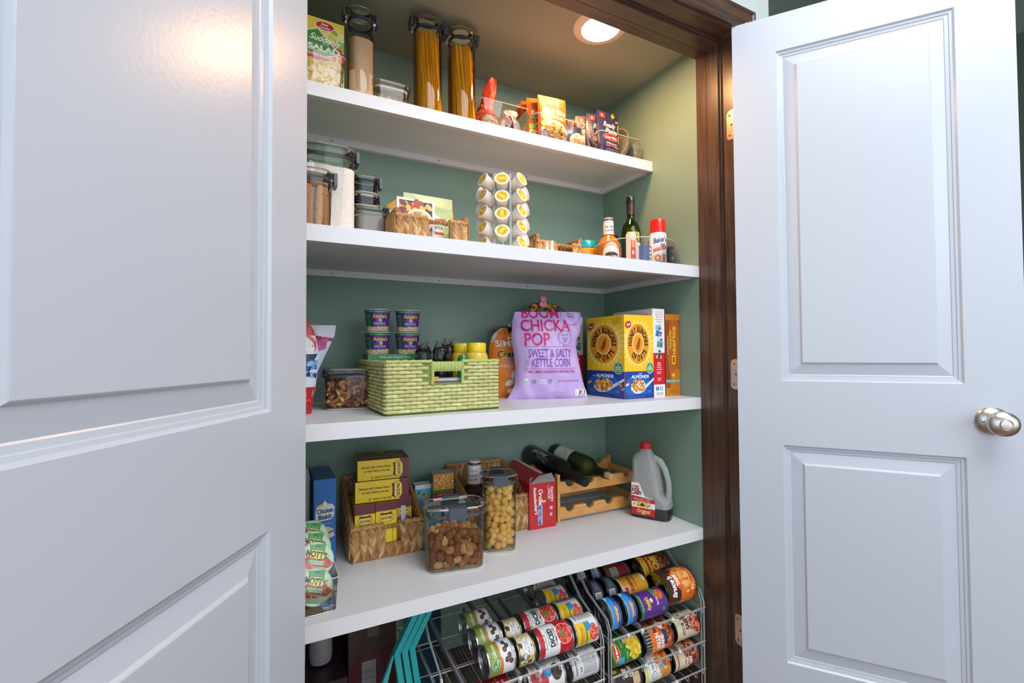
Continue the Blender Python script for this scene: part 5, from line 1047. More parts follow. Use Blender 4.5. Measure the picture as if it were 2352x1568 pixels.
# ================================================================== LOWEST SHELF
tag(G().loft([rr(.070, .085, .012, 4, 0), rr(.072, .088, .014, 4, .22), rr(.060, .07, .014, 4, .245)], 'b9bcc2').build('grey_tub', MILK, None, (.078, .500, S4)), 'tall cloudy grey container at the far left of the lowest shelf', 'container')
p = P(.054, .222, '1565b0'); p.rect(0, .0, .054, .222, '1668b4'); p.ell(.027, .148, .022, .011, 'e3b53a', 20); p.poly([(.004, .139), (.009, .150), (.045, .156), (.051, .146), (.049, .124), (.044, .116), (.008, .112), (.004, .120)], 'd9dfe6'); p.text('Chicken', .0275, .140, .0115, '20305c', w=.040, rot=3, bold=.04); p.text('Biskit', .0275, .124, .0115, '20305c', w=.034, rot=3, bold=.04); p.ell(.027, .158, .005, .004, 'f0ece4'); p.poly([(.022, .158), (.027, .167), (.032, .158)], 'e9e2d6')
p.text('BAKED SNACK CRACKERS', .028, .106, .0025, 'b9d2ec', w=.032); p.poly([(.002, .092), (.034, .098), (.051, .088), (.020, .078)], 'd9b892'); p.poly([(.010, .070), (.048, .082), (.051, .072), (.014, .056)], 'e0c3a0'); p.blobs(.027, .088, .018, .006, ['b98f66'], 12, .002, 3); p.blobs(.031, .069, .016, .006, ['b98f66'], 12, .002, 5); p.lines(.006, .010, .046, .022, 3, '8ab4dc')
pu_ = P(.054, .155, '1a5f9c'); pu_.text('SNACK CRACKERS', .027, .06, .006, '8ab0d4', w=.044); pu_.rect(.008, .02, .046, .024, 'c9a37c')
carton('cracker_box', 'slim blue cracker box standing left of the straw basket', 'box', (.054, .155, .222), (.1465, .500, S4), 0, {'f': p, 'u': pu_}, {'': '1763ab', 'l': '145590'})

# straw basket with taco shell boxes
B1X, B1Y = .307, .497
t = thing('wicker_basket', 'straw basket full of yellow taco shell boxes on the lowest shelf', 'basket', (B1X, B1Y, S4), -1); wicker(t, .196, .218, .172, gap=(.44, .72, .45), full=('f',), fr_low=.086, slope=True)
def tiles(p, x0, y0, x1, y1):
    p.rect(x0, y0, x1, y1, '5f2430'); q = []; nx = max(2, int((x1 - x0) / .0045)); ny = max(2, int((y1 - y0) / .0045))
    for j in range(ny):
        for i in range(nx):
            x = x0 + (x1 - x0) * (i + .5) / nx; y = y0 + (y1 - y0) * (j + .5) / ny; q.append([(x - .0017, y - .001), (x + .0015, y - .0017), (x + .0018, y + .0012), (x - .0012, y + .0016)])
    return p.put(q, '7d3a44')
def elpaso_badge(p, x, y, s, rot=0):
    c, d = cos(radians(rot)), sin(radians(rot))
    def q(a, b): return (x + s * (a * c - b * d), y + s * (a * d + b * c))
    p.poly([q(*v) for v in ((-1, .25), (-.8, .5), (.8, .5), (1, .25), (1, -.25), (.6, -.5), (-.6, -.5), (-1, -.25))], '6a2420'); p.poly([q(*v) for v in ((-.94, .2), (-.75, .44), (.75, .44), (.94, .2), (.94, -.2), (.56, -.44), (-.56, -.44), (-.94, -.2))], 'f0dc5a')
    p.poly([q(*v) for v in ((-.8, .46), (-.8, .8), (-.4, .7), (.4, .7), (.8, .8), (.8, .46))], '6a2420'); xx, yy = q(0, .02); p.text('OLD EL PASO', xx, yy, s * .34, '6a2420', w=s * 1.6, rot=rot, bold=.05)
def taco_front(w_, h_):
    p = P(w_, h_, 'efca1c'); tiles(p, 0, h_ - .026, w_, h_); elpaso_badge(p, w_ / 2, h_ - .044, w_ * .36); p.text('Taco Dinner', w_ / 2, h_ - .060, .0035, '4a3414', w=w_ * .6); p.text('TACO', w_ / 2, h_ - .068, .007, '2a2014', w=w_ * .7, bold=.05); return p
def taco_side(w_, h_, tag_=False):
    p = P(w_, h_, 'efca1c'); tiles(p, 0, h_ - .022, w_, h_); elpaso_badge(p, w_ / 2, h_ - .042, w_ * .36); p.text('Blasted with cheesy flavor,', w_ * .30, h_ * .30, .0042, '3a3018', w=.062, rot=90); p.text('so heat before you eat!', w_ * .44, h_ * .30, .0042, '3a3018', w=.056, rot=90); p.text('MAKES YOUR OVEN', w_ * .82, h_ * .30, .0032, '3a3018', w=.05, rot=90)
    if tag_: p.rect(w_ * .34, h_ - .110, w_ * .62, h_ - .018, 'cfcbd4')
    return p
def taco_long(w_, h_):
    p = P(w_, h_, 'efca1c'); q = []
    for i in range(9): q.append([(w_ * .04, h_ * .1), (w_ * (.05 + .07 * i), h_ * .98), (w_ * (.07 + .07 * i), h_ * .98)])
    p.put(q, 'eec83a'); tiles(p, w_ * .80, 0, w_, h_); p.poly([(w_ * .76, h_), (w_ * .82, h_), (w_ * .82, 0), (w_ * .79, 0)], 'efca1c'); elpaso_badge(p, w_ * .80, h_ * .48, h_ * .40, 90)
    p.text('Blasted with cheesy flavor,', w_ * .36, h_ * .66, .0062, '3a3018', w=w_ * .58, bold=.02); p.text('so heat before you eat!', w_ * .37, h_ * .47, .0062, '3a3018', w=w_ * .50, bold=.02); p.text('MAKES YOUR OVEN', w_ * .50, h_ * .13, .0042, '3a3018', w=w_ * .34, bold=.02); p.rect(w_ * .25, h_ * .06, w_ * .29, h_ * .18, '3a3018'); p.rect(w_ * .258, h_ * .075, w_ * .282, h_ * .15, 'efca1c'); p.ell(w_ * .72, h_ * .14, w_ * .014, h_ * .04, '5a4a1c', 10); return p
tc = {'': '6a2a32', 'u': '6d5a26', 'l': 'b89a1e'}
def topart(w_, d_):
    p = P(w_, d_, '6b4a22'); p.blobs(w_ * .5, d_ * .5, w_ * .45, d_ * .4, ['8a6a2a', '5a2a22', '4a5a2a', 'a08a3a'], 9, .012, 4, 7); return p
carton('taco_shell_box', 'yellow taco shell box lying topmost on the pile in the straw basket', 'box', (.138, .115, .054), (.302, .468, S4 + .2065), -5, {'f': taco_long(.138, .054), 'u': topart(.138, .115)}, tc, 'yellow taco boxes')
carton('taco_shell_box', 'yellow taco shell box lying directly under the topmost one', 'box', (.142, .115, .056), (.297, .462, S4 + .1495), -5, {'f': taco_long(.142, .056), 'u': topart(.142, .115)}, tc, 'yellow taco boxes')
tu = P(.053, .10, 'cdb428'); tu.ell(.026, .05, .018, .028, '9a7a2a'); tu.blobs(.026, .05, .014, .02, ['7a4a22', 'c9a03a'], 8, .006, 3)
for x, lb, pr_, y in ((.2475, 'upright yellow taco kit box at the left of the straw basket', taco_front(.053, .138), .452), (.3025, 'upright yellow taco box in the middle of the straw basket, side print showing', taco_side(.055, .138), .447)):
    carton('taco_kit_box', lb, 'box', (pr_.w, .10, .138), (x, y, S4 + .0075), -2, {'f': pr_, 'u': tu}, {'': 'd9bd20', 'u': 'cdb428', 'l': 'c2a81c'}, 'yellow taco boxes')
p = P(.044, .140, 'd99a22'); tiles(p, 0, .114, .044, .140); elpaso_badge(p, .022, .104, .017); p.ell(.022, .080, .019, .012, '3a3a6a'); p.blobs(.022, .080, .015, .009, ['5a8a3a', '7a3a6a', 'c9a03a'], 6, .004, 3); p.text('CREAMY', .036, .050, .005, '3a2414', w=.04, rot=90); p.rect(.0145, .048, .0275, .118, 'cfccd6')
carton('taco_kit_box', 'upright orange taco kit box with a white strip at the right of the straw basket', 'box', (.044, .10, .140), (.356, .462, S4 + .0075), -4, {'f': p}, {'': 'c98c1e', 'u': 'a8701c'}, 'yellow taco boxes')

# potato side dish boxes behind and beside
def spud_print(w_, h_, flip=True, big=True):
    p = P(w_, h_, '7fb6cf'); p.rect(0, 0, w_, h_ * .18, '5a9ec2'); p.rect(0, h_ * .40, w_, h_ * .56, 'e9e4e0'); p.rect(0, h_ * .56, w_, h_ * .68, 'c0282c'); p.rect(0, h_ * .68, w_, h_ * .74, '4e6a2e'); p.rect(0, h_ * .74, w_, h_, 'c98a3a'); p.blobs(w_ * .5, h_ * .86, w_ * .44, h_ * .1, ['e0a84e', 'b8702a', 'ecc478'], 20, .0035, 3)
    p.text('Spuds', w_ * .5, h_ * .475, h_ * .070, '26262e', w=w_ * .68, rot=180, bold=.01); p.text('HASHBROWN', w_ * .5, h_ * .60, h_ * .030, 'f4eae6', w=w_ * .8, rot=180, bold=.02); p.text('Potatoes', w_ * .5, h_ * .65, h_ * .026, 'f4eae6', w=w_ * .55, rot=180)
    p.rect(w_ * .1, h_ * .10, w_ * .9, h_ * .36, '9cc9dc'); return p
carton('potato_box', 'upside-down hashbrown potato box in front of the straw wine-side basket', 'box', (.064, .050, .185), (.490, .492, S4), -3, {'f': spud_print(.064, .185)}, {'': '6aa6c2', 'u': 'a9a4a2', 'l': '5a7a4a'})
def blue_print(w_, h_):
    p = P(w_, h_, '5fb0d4'); p.rect(0, h_ - .012, w_, h_, 'e6e8ee'); p.text('dnos', w_ * .65, h_ - .006, .0045, '2a2a34', rot=180); p.blobs(w_ * .5, h_ * .80, w_ * .4, h_ * .07, ['e0c04a', '2a5a7a', 'd9a03a'], 4, .006, 2); p.rect(0, 0, w_, h_ * .55, 'd9dde2'); p.text('Spuds', w_ * .5, h_ * .46, .013, '30303a', w=w_ * .8); p.text('HASHBROWN', w_ * .5, h_ * .33, .006, 'c03a3a', w=w_ * .8, bold=.02); return p
for x, y, w_, h_, lb in ((.437, .520, .052, .150, 'pale blue potato box tucked behind the straw basket corner'), (.425, .385, .046, .125, 'small pale blue potato box seen through the left of the snack canister'), (.485, .372, .062, .130, 'wider pale blue potato box seen through the lid of the snack canister')):
    carton('potato_box', lb, 'box', (w_, .04, h_), (x, y, S4), -3, {'f': blue_print(w_, h_)}, {'': '5aa6cc', 'u': 'dfe4ea'})

# second straw basket with bottle and jar
t = thing('wicker_basket', 'straw basket behind the cheese ball canister holding sauce bottles', 'basket', (.645, .490, S4), 0); wicker(t, .205, .205, .175, gap=None, full=('r',), fr_low=.105, slope=True)
t = thing('sauce_bottle', 'dark barbecue sauce bottle with a white neck sleeve in the second straw basket', 'sauce bottle', (.590, .465, S4 + .007)); bbq(t, '2b1216', 1.20)
t = thing('sauce_jar', 'dark sauce jar with a red ribbed lid in the second straw basket', 'jar', (.648, .465, S4 + .007)); G().lathe([(.028, 0), (.030, .004), (.030, .13), (.024, .15)], 32, '4a1418', c1=False).build('body', GLOSS, t)
n = 48; G().loft([[((.029 + (.0008 if i % 2 else 0)) * cos(2 * pi * i / n), (.029 + (.0008 if i % 2 else 0)) * sin(2 * pi * i / n), z) for i in range(n)] for z in (.150, .170)] + [[(.026 * cos(2 * pi * i / n), .026 * sin(2 * pi * i / n), .173) for i in range(n)]], 'a5141c').build('lid', GLOSS, t)

# snack canister and cheese ball canister
SX, SY, SR = .4475, .262, -10
t = thing('storage_canister', 'wide clear canister of brown glazed snack bites at the front of the lowest shelf', 'canister', (SX, SY, S4), SR); canister(t, .148, .098, .162, .026, .020, .0065, side='x', gask='6a6e76')
MS = Matrix.Translation((SX, SY, S4)) @ Matrix.Rotation(radians(SR), 4, 'Z')
def nugget(c, sd):
    rd = random.Random(sd); g = G(); M = Matrix.Scale(1, 4); L = []
    for j in range(6):
        th = -pi / 2 + pi * j / 5; ring = []
        for i in range(11):
            a = 2 * pi * i / 11; r = .0120 * (cos(th) if j not in (0, 5) else .15) * (1 + .30 * noise.noise((cos(a) * 1.9 + sd, sin(a) * 1.9, th * 1.6))); ring.append((r * cos(a) * 1.15, r * sin(a) * .85, .0100 * sin(th) * (1 + .35 * noise.noise((a, th, sd)))))
        L.append(ring)
    g.loft(L, c); return g.mesh('snack_bite', FOOD)
NG = [nugget(c, i * 3.7) for i, c in enumerate(('b4763e', 'a06432', 'c48a50', '8e562a', 'd8ac74'))]
rd = random.Random(12); pts = []; tries = 0
while len(pts) < 190 and tries < 26000:
    tries += 1; x = rd.uniform(-.061, .061); y = rd.uniform(-.036, .036); top = .090 + .006 * cos(x * 40); z = rd.uniform(.014, top)
    if abs(x) > .052 and abs(y) > .027: continue
    if y < -.016 or abs(x) > .046 or z > top - .022:
        if all((x - a) ** 2 + (y - b) ** 2 + (z - c) ** 2 > .0150 ** 2 for a, b, c in pts): pts.append((x, y, z))
for x, y, z in pts:
    o = bpy.data.objects.new('snack_bite', NG[rd.choice([0, 0, 1, 1, 2, 3, 3, 4]) if rd.random() < .9 else 4]); COL.objects.link(o); o.matrix_world = MS @ Matrix.Translation((x, y, z)) @ Euler((rd.uniform(0, 6), rd.uniform(0, 6), rd.uniform(0, 6))).to_matrix().to_4x4()
    tag(o, 'brown glazed snack bite in the wide clear canister', 'snack', 'brown snack bites in the wide canister')
tag(G().loft([rr(.104, .056, .01, 3, .010, 0, .008), rr(.104, .056, .01, 3, .074, 0, .008)], '7a4a28').build('snack_crumbs', FOOD, None, (SX, SY, S4), radians(SR)), 'brown snack crumbs filling the core of the wide canister', 'crumbs', None, 'stuff')
KX, KY, KR = .5985, .306, -19
t = thing('storage_canister', 'tall clear canister of round cheese puffs beside the snack canister', 'canister', (KX, KY, S4), KR); canister(t, .094, .088, .212, .024, .020, .006, side='x', gask='6a6e76')
MK = Matrix.Translation((KX, KY, S4)) @ Matrix.Rotation(radians(KR), 4, 'Z'); BL = []
for i, c in enumerate(('f8d078', 'fbd888', 'f2c466')):
    rd = random.Random(i); g = G(); L = []
    for j in range(7):
        th = -pi / 2 + pi * j / 6; L.append([((.0102 + .0006 * rd.uniform(-1, 1)) * max(cos(th), .12) * cos(2 * pi * k / 11), (.0102 + .0006 * rd.uniform(-1, 1)) * max(cos(th), .12) * sin(2 * pi * k / 11), .0100 * sin(th)) for k in range(11)])
    g.loft(L, c); BL.append(g.mesh('cheese_puff', PUFF))
rd = random.Random(21); pts = []; tries = 0
while len(pts) < 240 and tries < 40000:
    tries += 1; x = rd.uniform(-.0345, .0345); y = rd.uniform(-.0315, .0315); z = rd.uniform(.016, .176)
    if abs(x) > .026 and abs(y) > .023: continue
    if y < -.014 or abs(x) > .020 or z > .155:
        if all((x - a) ** 2 + (y - b) ** 2 + (z - c) ** 2 > .0146 ** 2 for a, b, c in pts): pts.append((x, y, z))
for x, y, z in pts:
    o = bpy.data.objects.new('cheese_puff', BL[rd.randrange(3)]); COL.objects.link(o); o.matrix_world = MK @ Matrix.Translation((x, y, z)) @ Euler((rd.uniform(0, 6), rd.uniform(0, 6), 0)).to_matrix().to_4x4()
    tag(o, 'round yellow cheese puff in the tall clear canister', 'cheese puff', 'cheese puffs in the tall canister')
tag(G().loft([rr(.048, .052, .01, 3, .010, 0, .008), rr(.048, .052, .01, 3, .145, 0, .008)], 'd9a040').build('puff_crumbs', PUFF, None, (KX, KY, S4), radians(KR)), 'yellow puff crumbs filling the core of the tall canister', 'crumbs', None, 'stuff')

# microwave popcorn box with a raised flap
p = P(.094, .142, 'c3222a'); p.text('Orville', .040, .098, .014, 'f6f2f0', w=.050, rot=-90, bold=.03, shear=.25); p.text("Redenbacher's", .022, .088, .010, 'f6f2f0', w=.086, rot=-86, bold=.03, shear=.3); p.ell(.052, .085, .006, .006, 'e8c98a', 14); p.ell(.052, .090, .006, .0035, '7a4a2a', 12)
p.poly([(.030, .012), (.046, .012), (.046, .072), (.030, .072)], 'c9cbe6'); p.rect(.0315, .0135, .0445, .0705, '4a4a9c'); p.text('MOVIE THEATER', .0415, .042, .0045, 'e6e6f2', w=.052, rot=-90, bold=.02); p.text('BUTTER', .035, .042, .0045, 'e6e6f2', w=.036, rot=-90, bold=.02)
p.text('PANTRY', .080, .102, .0085, 'f6f2f0', w=.048, rot=-90, bold=.03); p.text('PACK', .070, .104, .0085, 'f6f2f0', w=.034, rot=-90, bold=.03); p.rect(.072, .055, .082, .066, 'e8b8b8'); p.text('16', .077, .040, .008, 'f6f2f0', rot=-90, bold=.03); p.lines(.064, .118, .070, .135, 3, 'e8b8b8')
pl = P(.20, .142, 'b81f27'); pl.text('PANTRY PACK 16', .165, .08, .009, 'e8c8c8', w=.07, rot=0); pl.rect(.16, .0, .2, .035, '6a3a2a')
g = G(); W, D, H = .094, .200, .142
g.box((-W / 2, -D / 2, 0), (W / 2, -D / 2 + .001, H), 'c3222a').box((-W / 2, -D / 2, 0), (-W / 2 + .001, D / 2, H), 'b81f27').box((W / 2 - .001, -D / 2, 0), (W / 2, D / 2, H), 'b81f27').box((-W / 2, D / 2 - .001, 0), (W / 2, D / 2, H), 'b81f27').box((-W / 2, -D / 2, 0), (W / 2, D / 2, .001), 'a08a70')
g.prnt(p, FF(-W / 2, -D / 2, 0)); g.prnt(pl, FL(-W / 2, D / 2, 0))
o = tag(g.build('popcorn_box', CARD, None, (.7865, .472, S4), radians(-2)), 'red microwave popcorn carton with its top flap raised, left of the wine rack', 'box')
f = G(); A, B = (-W / 2, -D / 2, H), (-W / 2, D / 2, H); C_, D_ = (.0, D / 2 + .004, H + .038), (.006, -D / 2 + .01, H + .030)
f.add([A, D_, C_, B], [(0, 1, 2, 3)], 'b9222a').add([(a, b, c - .0008) for a, b, c in (A, D_, C_, B)], [(3, 2, 1, 0)], 'b9b2a8')
def onflap(u, v, o_): a = Vector(A).lerp(Vector(B), u); b = Vector(D_).lerp(Vector(C_), u); q = a.lerp(b, v); return (q.x - .0004 - o_ * .6, q.y, q.z + .0004 + o_ * .6)
fp = P(1, 1); fp.poly([(.45, .25), (.72, .25), (.72, .60), (.45, .60)], 'b7a9dc'); fp.poly([(.47, .28), (.70, .28), (.70, .57), (.47, .57)], '5a4fa8'); fp.rect(.0, .86, 1., 1., 'd9d2c4'); f.prnt(fp, onflap); f.build('raised_flap', CARD, o)
G().add([(-W / 2, -D / 2, H), (W / 2, -D / 2, H), (W / 2 + .002, -D / 2 + .028, H + .020), (-W / 2 + .015, -D / 2 + .022, H + .014)], [(0, 1, 2, 3), (3, 2, 1, 0)], 'a9a5a6').build('front_flap', CARD, o)
for i in range(3): tag(bevel(G().box((-.038, -.012, 0), (.038, .012, .118), 'd9c9a8').build('popcorn_packet', CARD, None, (.788, .42 + .035 * i, S4 + .002), radians(-2)), .004), ['folded popcorn packet nearest the front inside the red carton', 'folded popcorn packet second from the front inside the red carton', 'folded popcorn packet third from the front inside the red carton'][i], 'packet')

# bamboo wine rack with two bottles
t = thing('wine_rack', 'two-tier bamboo wine rack with scalloped rails on the lowest shelf', 'wine rack', (0, 0, S4))
RX0, RX1, RY0, RY1 = .846, 1.190, .384, .560
for x in (RX0, RX1 - .010):
    for y in (RY0, RY1 - .018): bevel(G().box((x, y, 0), (x + .010, y + .018, .155), 'ffffff').build('post', BAMB, t), .001)
def railpts(n=4, w_=.030, top=.038, R=.016):
    x0, x1 = RX0 + .010, RX1 - .010; pts = [(x0, 0), (x1, 0), (x1, top)]; L = (x1 - x0) / n
    for k in reversed(range(n)):
        c = x0 + L * (k + .5)
        pts += [(c + R + .006, top), (c + R + .001, top - .003)] + [(c + R * cos(a), top - .004 - R * .9 * sin(a)) for a in [pi * (i + .5) / 9 for i in range(9)]] + [(c - R - .001, top - .003), (c - R - .006, top)]
    return pts + [(x0, top)]
for z in (.010, .092):
    for y in (RY0 + .003, RY1 - .014):
        o = bevel(G().prism(railpts(), 0, .011, 'ffffff').build('scalloped_rail', BAMB, t, (0, y, z + (.0 if y < .45 else .014))), .001)
    for x in (RX0 + .0005, RX1 - .0095): bevel(G().box((x, RY0 + .018, z + .012), (x + .009, RY1 - .018, z + .034), 'ffffff').build('side_rail', BAMB, t), .001)
tag(bevel(G().box((RX0 + .016, RY0 + .02, .0006), (RX1 - .03, RY1 - .02, .0026), 'b9b9bf').build('shelf_shade_sheet', CARD, None, (0, 0, S4))), 'grey sheet standing for the shaded shelf under the wine rack', 'sheet')  # grey sheet added where the white shelf only lies in shade
def wine(name, lb, base, neck, prof_, seg_mats, Lr):
    t = thing(name, lb, 'wine bottle', base); d = (Vector(neck) - Vector(base)).normalized(); q = d.to_track_quat('Z', 'X'); t.rotation_euler = q.to_euler()
    v = q.to_matrix().inverted() @ (Vector((.016, -.917, 1.3)) - Vector(base)); return t, atan2(v.y, v.x)
t, d = wine('wine_bottle', 'dark wine bottle with white lettering lying on the bamboo rack', (.874, .612, S4 + .176), (.915, .330, S4 + .137), None, None, 0)
G().lathe([(.030, .002), (.036, 0), (.0375, .004), (.0378, .165), (.034, .190), (.020, .215), (.0145, .232)], 40, '0c0b0d').build('glass_body', GLOSS, t)
G().lathe([(.0150, .215), (.0152, .232), (.0150, .292), (.0130, .295)], 28, '141418').build('foil_capsule', mk('capsule_film', .5, base='141418'), t)
p = P(.13, .09); p.text('APOTHIC', .048, .060, .015, 'b9b4b4', w=.080, rot=0, bold=.03); p.text('RED', .060, .045, .008, '9a9696', w=.03); p.ell(.088, .045, .015, .012, '5a4030', 16); p.ell(.088, .045, .009, .008, '2a1a16', 14); p.blobs(.088, .045, .012, .009, ['9a7a5a'], 8, .0025, 3)
G().prnt(p, (lambda u, v, o: ((.0379 + o) * cos(d - (v - .045) / .0379), (.0379 + o) * sin(d - (v - .045) / .0379), .030 + u)), .005, .005).build('label', PAPER, t)
t, d = wine('wine_bottle', 'clear white wine bottle with a cream label lying beside the dark one', (.985, .612, S4 + .170), (1.020, .345, S4 + .142), None, None, 0)
G().lathe([(.030, .002), (.035, 0), (.0365, .004), (.0365, .160), (.033, .185), (.020, .208), (.0135, .225), (.0135, .235)], 40, 'ffffff', c1=False).build('glass_body', PALEGL, t)
G().lathe([(.031, .004), (.0345, .006), (.0345, .150), (.030, .17)], 32, '8a9274').build('wine', GLOSS, t)
G().lathe([(.0148, .222), (.0150, .228), (.0148, .262), (.0130, .264)], 28, '15161a').lathe([(.0105, .264), (.0108, .284), (.0095, .286)], 20, 'c9a070').build('cork_and_sleeve', PLAS, t)
p = P(.075, .080, 'e4dfd2'); p.blobs(.05, .045, .014, .014, ['6a6a62'], 18, .002, 4); p.lines(.03, .015, .075, .027, 2, '8a867c')
G().prnt(p, (lambda u, v, o: ((.0367 + o) * cos(d - (v - .04) / .0367), (.0367 + o) * sin(d - (v - .04) / .0367), .030 + u)), .005, .005).build('label', PAPER, t)

# syrup jug
JX, JY, JR = 1.160, .290, -60
t = thing('syrup_jug', 'cloudy plastic syrup jug with a red cap and handle beside the wine rack', 'jug', (JX, JY, S4), JR)
rows = [(0, -.058, .058, .030), (.004, -.064, .064, .036), (.040, -.066, .066, .038), (.060, -.066, .064, .038), (.080, -.065, .038, .038), (.12, -.063, .032, .037), (.15, -.058, .028, .035), (.155, -.060, .027, .035), (.19, -.060, .018, .032), (.205, -.054, .010, .026), (.218, -.036, .002, .018), (.224, -.034, .000, .0165), (.230, -.034, .000, .0165)]
G().loft([rr(b - a, 2 * d_, min(d_ * .8, .022), 4, z, (a + b) / 2) for z, a, b, d_ in rows[:3]], 'ffffff', c0=True, c1=False).build('lower_body', CLEAR, t)
g = G(); g.loft([rr(b - a, 2 * d_, min(d_ * .8, .022), 4, z, (a + b) / 2) for z, a, b, d_ in rows[2:]], 'ffffff', c0=False, c1=False)
g.tube([(.008, 0, .198), (.030, 0, .188), (.046, 0, .162), (.056, 0, .125), (.058, 0, .095), (.056, 0, .068), (.050, 0, .056)], [.011, .0105, .0095, .009, .009, .010, .012], 'ffffff', 12); g.build('body', MILK, t)
G().loft([rr(b - a - .004, 2 * d_ - .004, min(d_ * .8, .020), 4, z, (a + b) / 2) for z, a, b, d_ in rows[:3] if z < .05] , '2c1416').build('syrup', GLOSS, t)
n = 44; G().loft([[(-.017 + (.0185 + (.0007 if i % 2 else 0)) * cos(2 * pi * i / n), (.0185 + (.0007 if i % 2 else 0)) * sin(2 * pi * i / n), z) for i in range(n)] for z in (.226, .246)] + [[(-.017 + .016 * cos(2 * pi * i / n), .016 * sin(2 * pi * i / n), .2485) for i in range(n)]], 'c81c26').build('cap', GLOSS, t)
p = P(.082, .105); p.poly([(0, 0), (.078, 0), (.078, .055), (.045, .062), (.026, .105), (0, .105)], 'f1ece8'); p.poly([(0, .0), (.078, 0), (.078, .055), (0, .062)], 'b5202a'); p.rect(0, .024, .078, .042, 'efe6da'); p.ell(.036, .035, .02, .010, 'e9b83a', 18); p.poly([(.026, .030), (.036, .042), (.047, .030)], '3a2a20'); p.blobs(.014, .033, .010, .006, ['2a3a2a'], 5, .004, 2, 3); p.blobs(.060, .033, .012, .006, ['3a4a6a'], 5, .004, 3, 3)
p.text('LOG', .014, .088, .014, '8a2a2a', w=.024, bold=.05); p.text('CABIN', .017, .073, .014, '8a2a2a', w=.032, bold=.05); p.text('Original', .040, .014, .012, 'f0c860', w=.044, bold=.03, shear=.15); p.text('SYRUP', .040, .005, .004, 'f4e6da'); p.text('MAPLE RICH TASTE', .036, .052, .0045, 'f4dcd2', w=.056); p.text('MADE WITH CARE', .036, .046, .0035, 'f4dcd2', w=.05)
G().prnt(p, lambda u, v, o: (-.056 + u, -.0388 - o, .012 + v)).build('label', PAPER, t)

# applesauce cups in a clear tray
t = thing('storage_bin', 'clear tray of green applesauce cups at the front left of the lowest shelf', 'bin', (.096, .262, S4)); tray(t, .108, .190, .072, .004)
def sauce_lid():
    p = P(.08, .08); p.ell(.037, .04, .0385, .0385, '8fb48c', 36); p.ell(.037, .04, .036, .036, 'b4cfae', 36); p.poly([(.022, .072), (.058, .074), (.054, .052), (.026, .050)], '3c8a4a'); p.blobs(.04, .062, .014, .008, ['2c7438', '5aa45e'], 6, .005, 3)
    p.poly([(.004, .038), (.020, .048), (.060, .044), (.074, .030), (.064, .020), (.024, .016)], 'b53a2e'); p.blobs(.036, .032, .032, .012, ['d05a44', '962820'], 9, .006, 5); p.ell(.038, .050, .026, .010, '3c5a2a', 26, -10); p.ell(.038, .050, .025, .0092, 'e6dc5a', 26, -10); p.text("MOTT'S", .038, .050, .0125, '1c2a4a', w=.046, rot=-12, bold=.05)
    p.poly([(.020, .040), (.056, .034), (.054, .024), (.020, .030)], '5aa072'); p.text('NO SUGAR ADDED', .038, .0345, .0032, 'eef4ea', w=.030, rot=-9, bold=.02); p.text('APPLESAUCE', .038, .0295, .0032, 'eef4ea', w=.026, rot=-9, bold=.02); p.text('STRAWBERRY', .040, .0215, .0038, 'f0c8c0', w=.030, rot=-9, bold=.02); p.blobs(.03, .014, .022, .006, ['a3c09c'], 8, .003, 3); return p
t = thing('applesauce_cup', 'green applesauce cup frontmost in the clear tray, its lid tilted forward', 'applesauce cup', (.104, .192, S4 + .052), 0, 'green applesauce cups in the clear tray', (radians(52), 0, radians(12)))
G().lathe([(.024, -.046), (.027, -.044), (.034, -.004), (.036, -.002)], 36, ['c9a070', 'c9a070', '7fa060', '7fa060'], c1=False).build('cup', GLOSS, t)
g = G().lathe([(.034, -.0025), (.0385, -.002), (.0392, -.0008), (.0385, .0002), (.02, .0003)], 44, 'a9c4a0', c0=False); g.prnt(sauce_lid(), lambda u, v, o: ((u - .037) * .968 + (v - .04) * .25, (v - .04) * .968 - (u - .037) * .25, .0004 + o)); g.build('foil_lid', FOILM, t); c = t
for loc, rx, rz, lb in (((.110, .232, S4 + .094), 50, 14, 'green applesauce cup second from the front, highest full lid in the clear tray'), ((.107, .268, S4 + .108), 48, 10, 'green applesauce cup third from the front, half covered by the one before'), ((.104, .300, S4 + .122), 50, 8, 'green applesauce cup rearmost in the clear tray, only its green top showing'), ((.076, .222, S4 + .050), 50, -4, 'green applesauce cup low in the tray behind the frontmost one')): dup(c, loc, label=lb, rot=(radians(rx), 0, radians(rz)))

# ================================================================== FLOOR OF THE CLOSET
# boxes and jars at the left, colours darkened for shade behind the left door
g = G().box((-.075, -.10, 0), (.075, .10, .302), '24101c', {'u': '2a1220'}); p = P(.150, .302); p.poly([(.01, .0), (.10, .0), (.148, .045), (.148, .27), (.02, .27)], '8d888e'); p.lines(.03, .06, .12, .24, 7, 'a9a3ac'); g.prnt(p, FF(-.075, -.10, 0))
tag(g.build('purple_box', CARD, None, (.112, .40, 0)), 'dark purple carton with a pale panel at the floor left, two white jars on it', 'box')
for x, r, h, lb, wd in ((.079, .020, .125, 'slim white bottle on the purple carton, leftmost on the closet floor', 0), (.134, .028, .135, 'white jar with dark lettering on the purple carton', 1)):
    t = thing('white_jar', lb, 'jar', (x, .385 + .002, .3025)); G().lathe([(r * .6, 0), (r * .92, .006), (r, .018), (r, h - .012), (r * .8, h)], 32, '8f8a8c', c1=True).build('body', GLOSS, t)
    q = P(.05, .06); (q.text('COLUMBE', .025, .045, .008, '2a2024', w=.038, bold=.04) if wd else q.ell(.022, .042, .010, .012, '5a2a4a')); q.lines(.008, .01, .04, .026, 3, '8d868a'); G().prnt(q, CY(r + .0003, .03, -.2 - .025 / r), .004).build('label', PAPER, t)
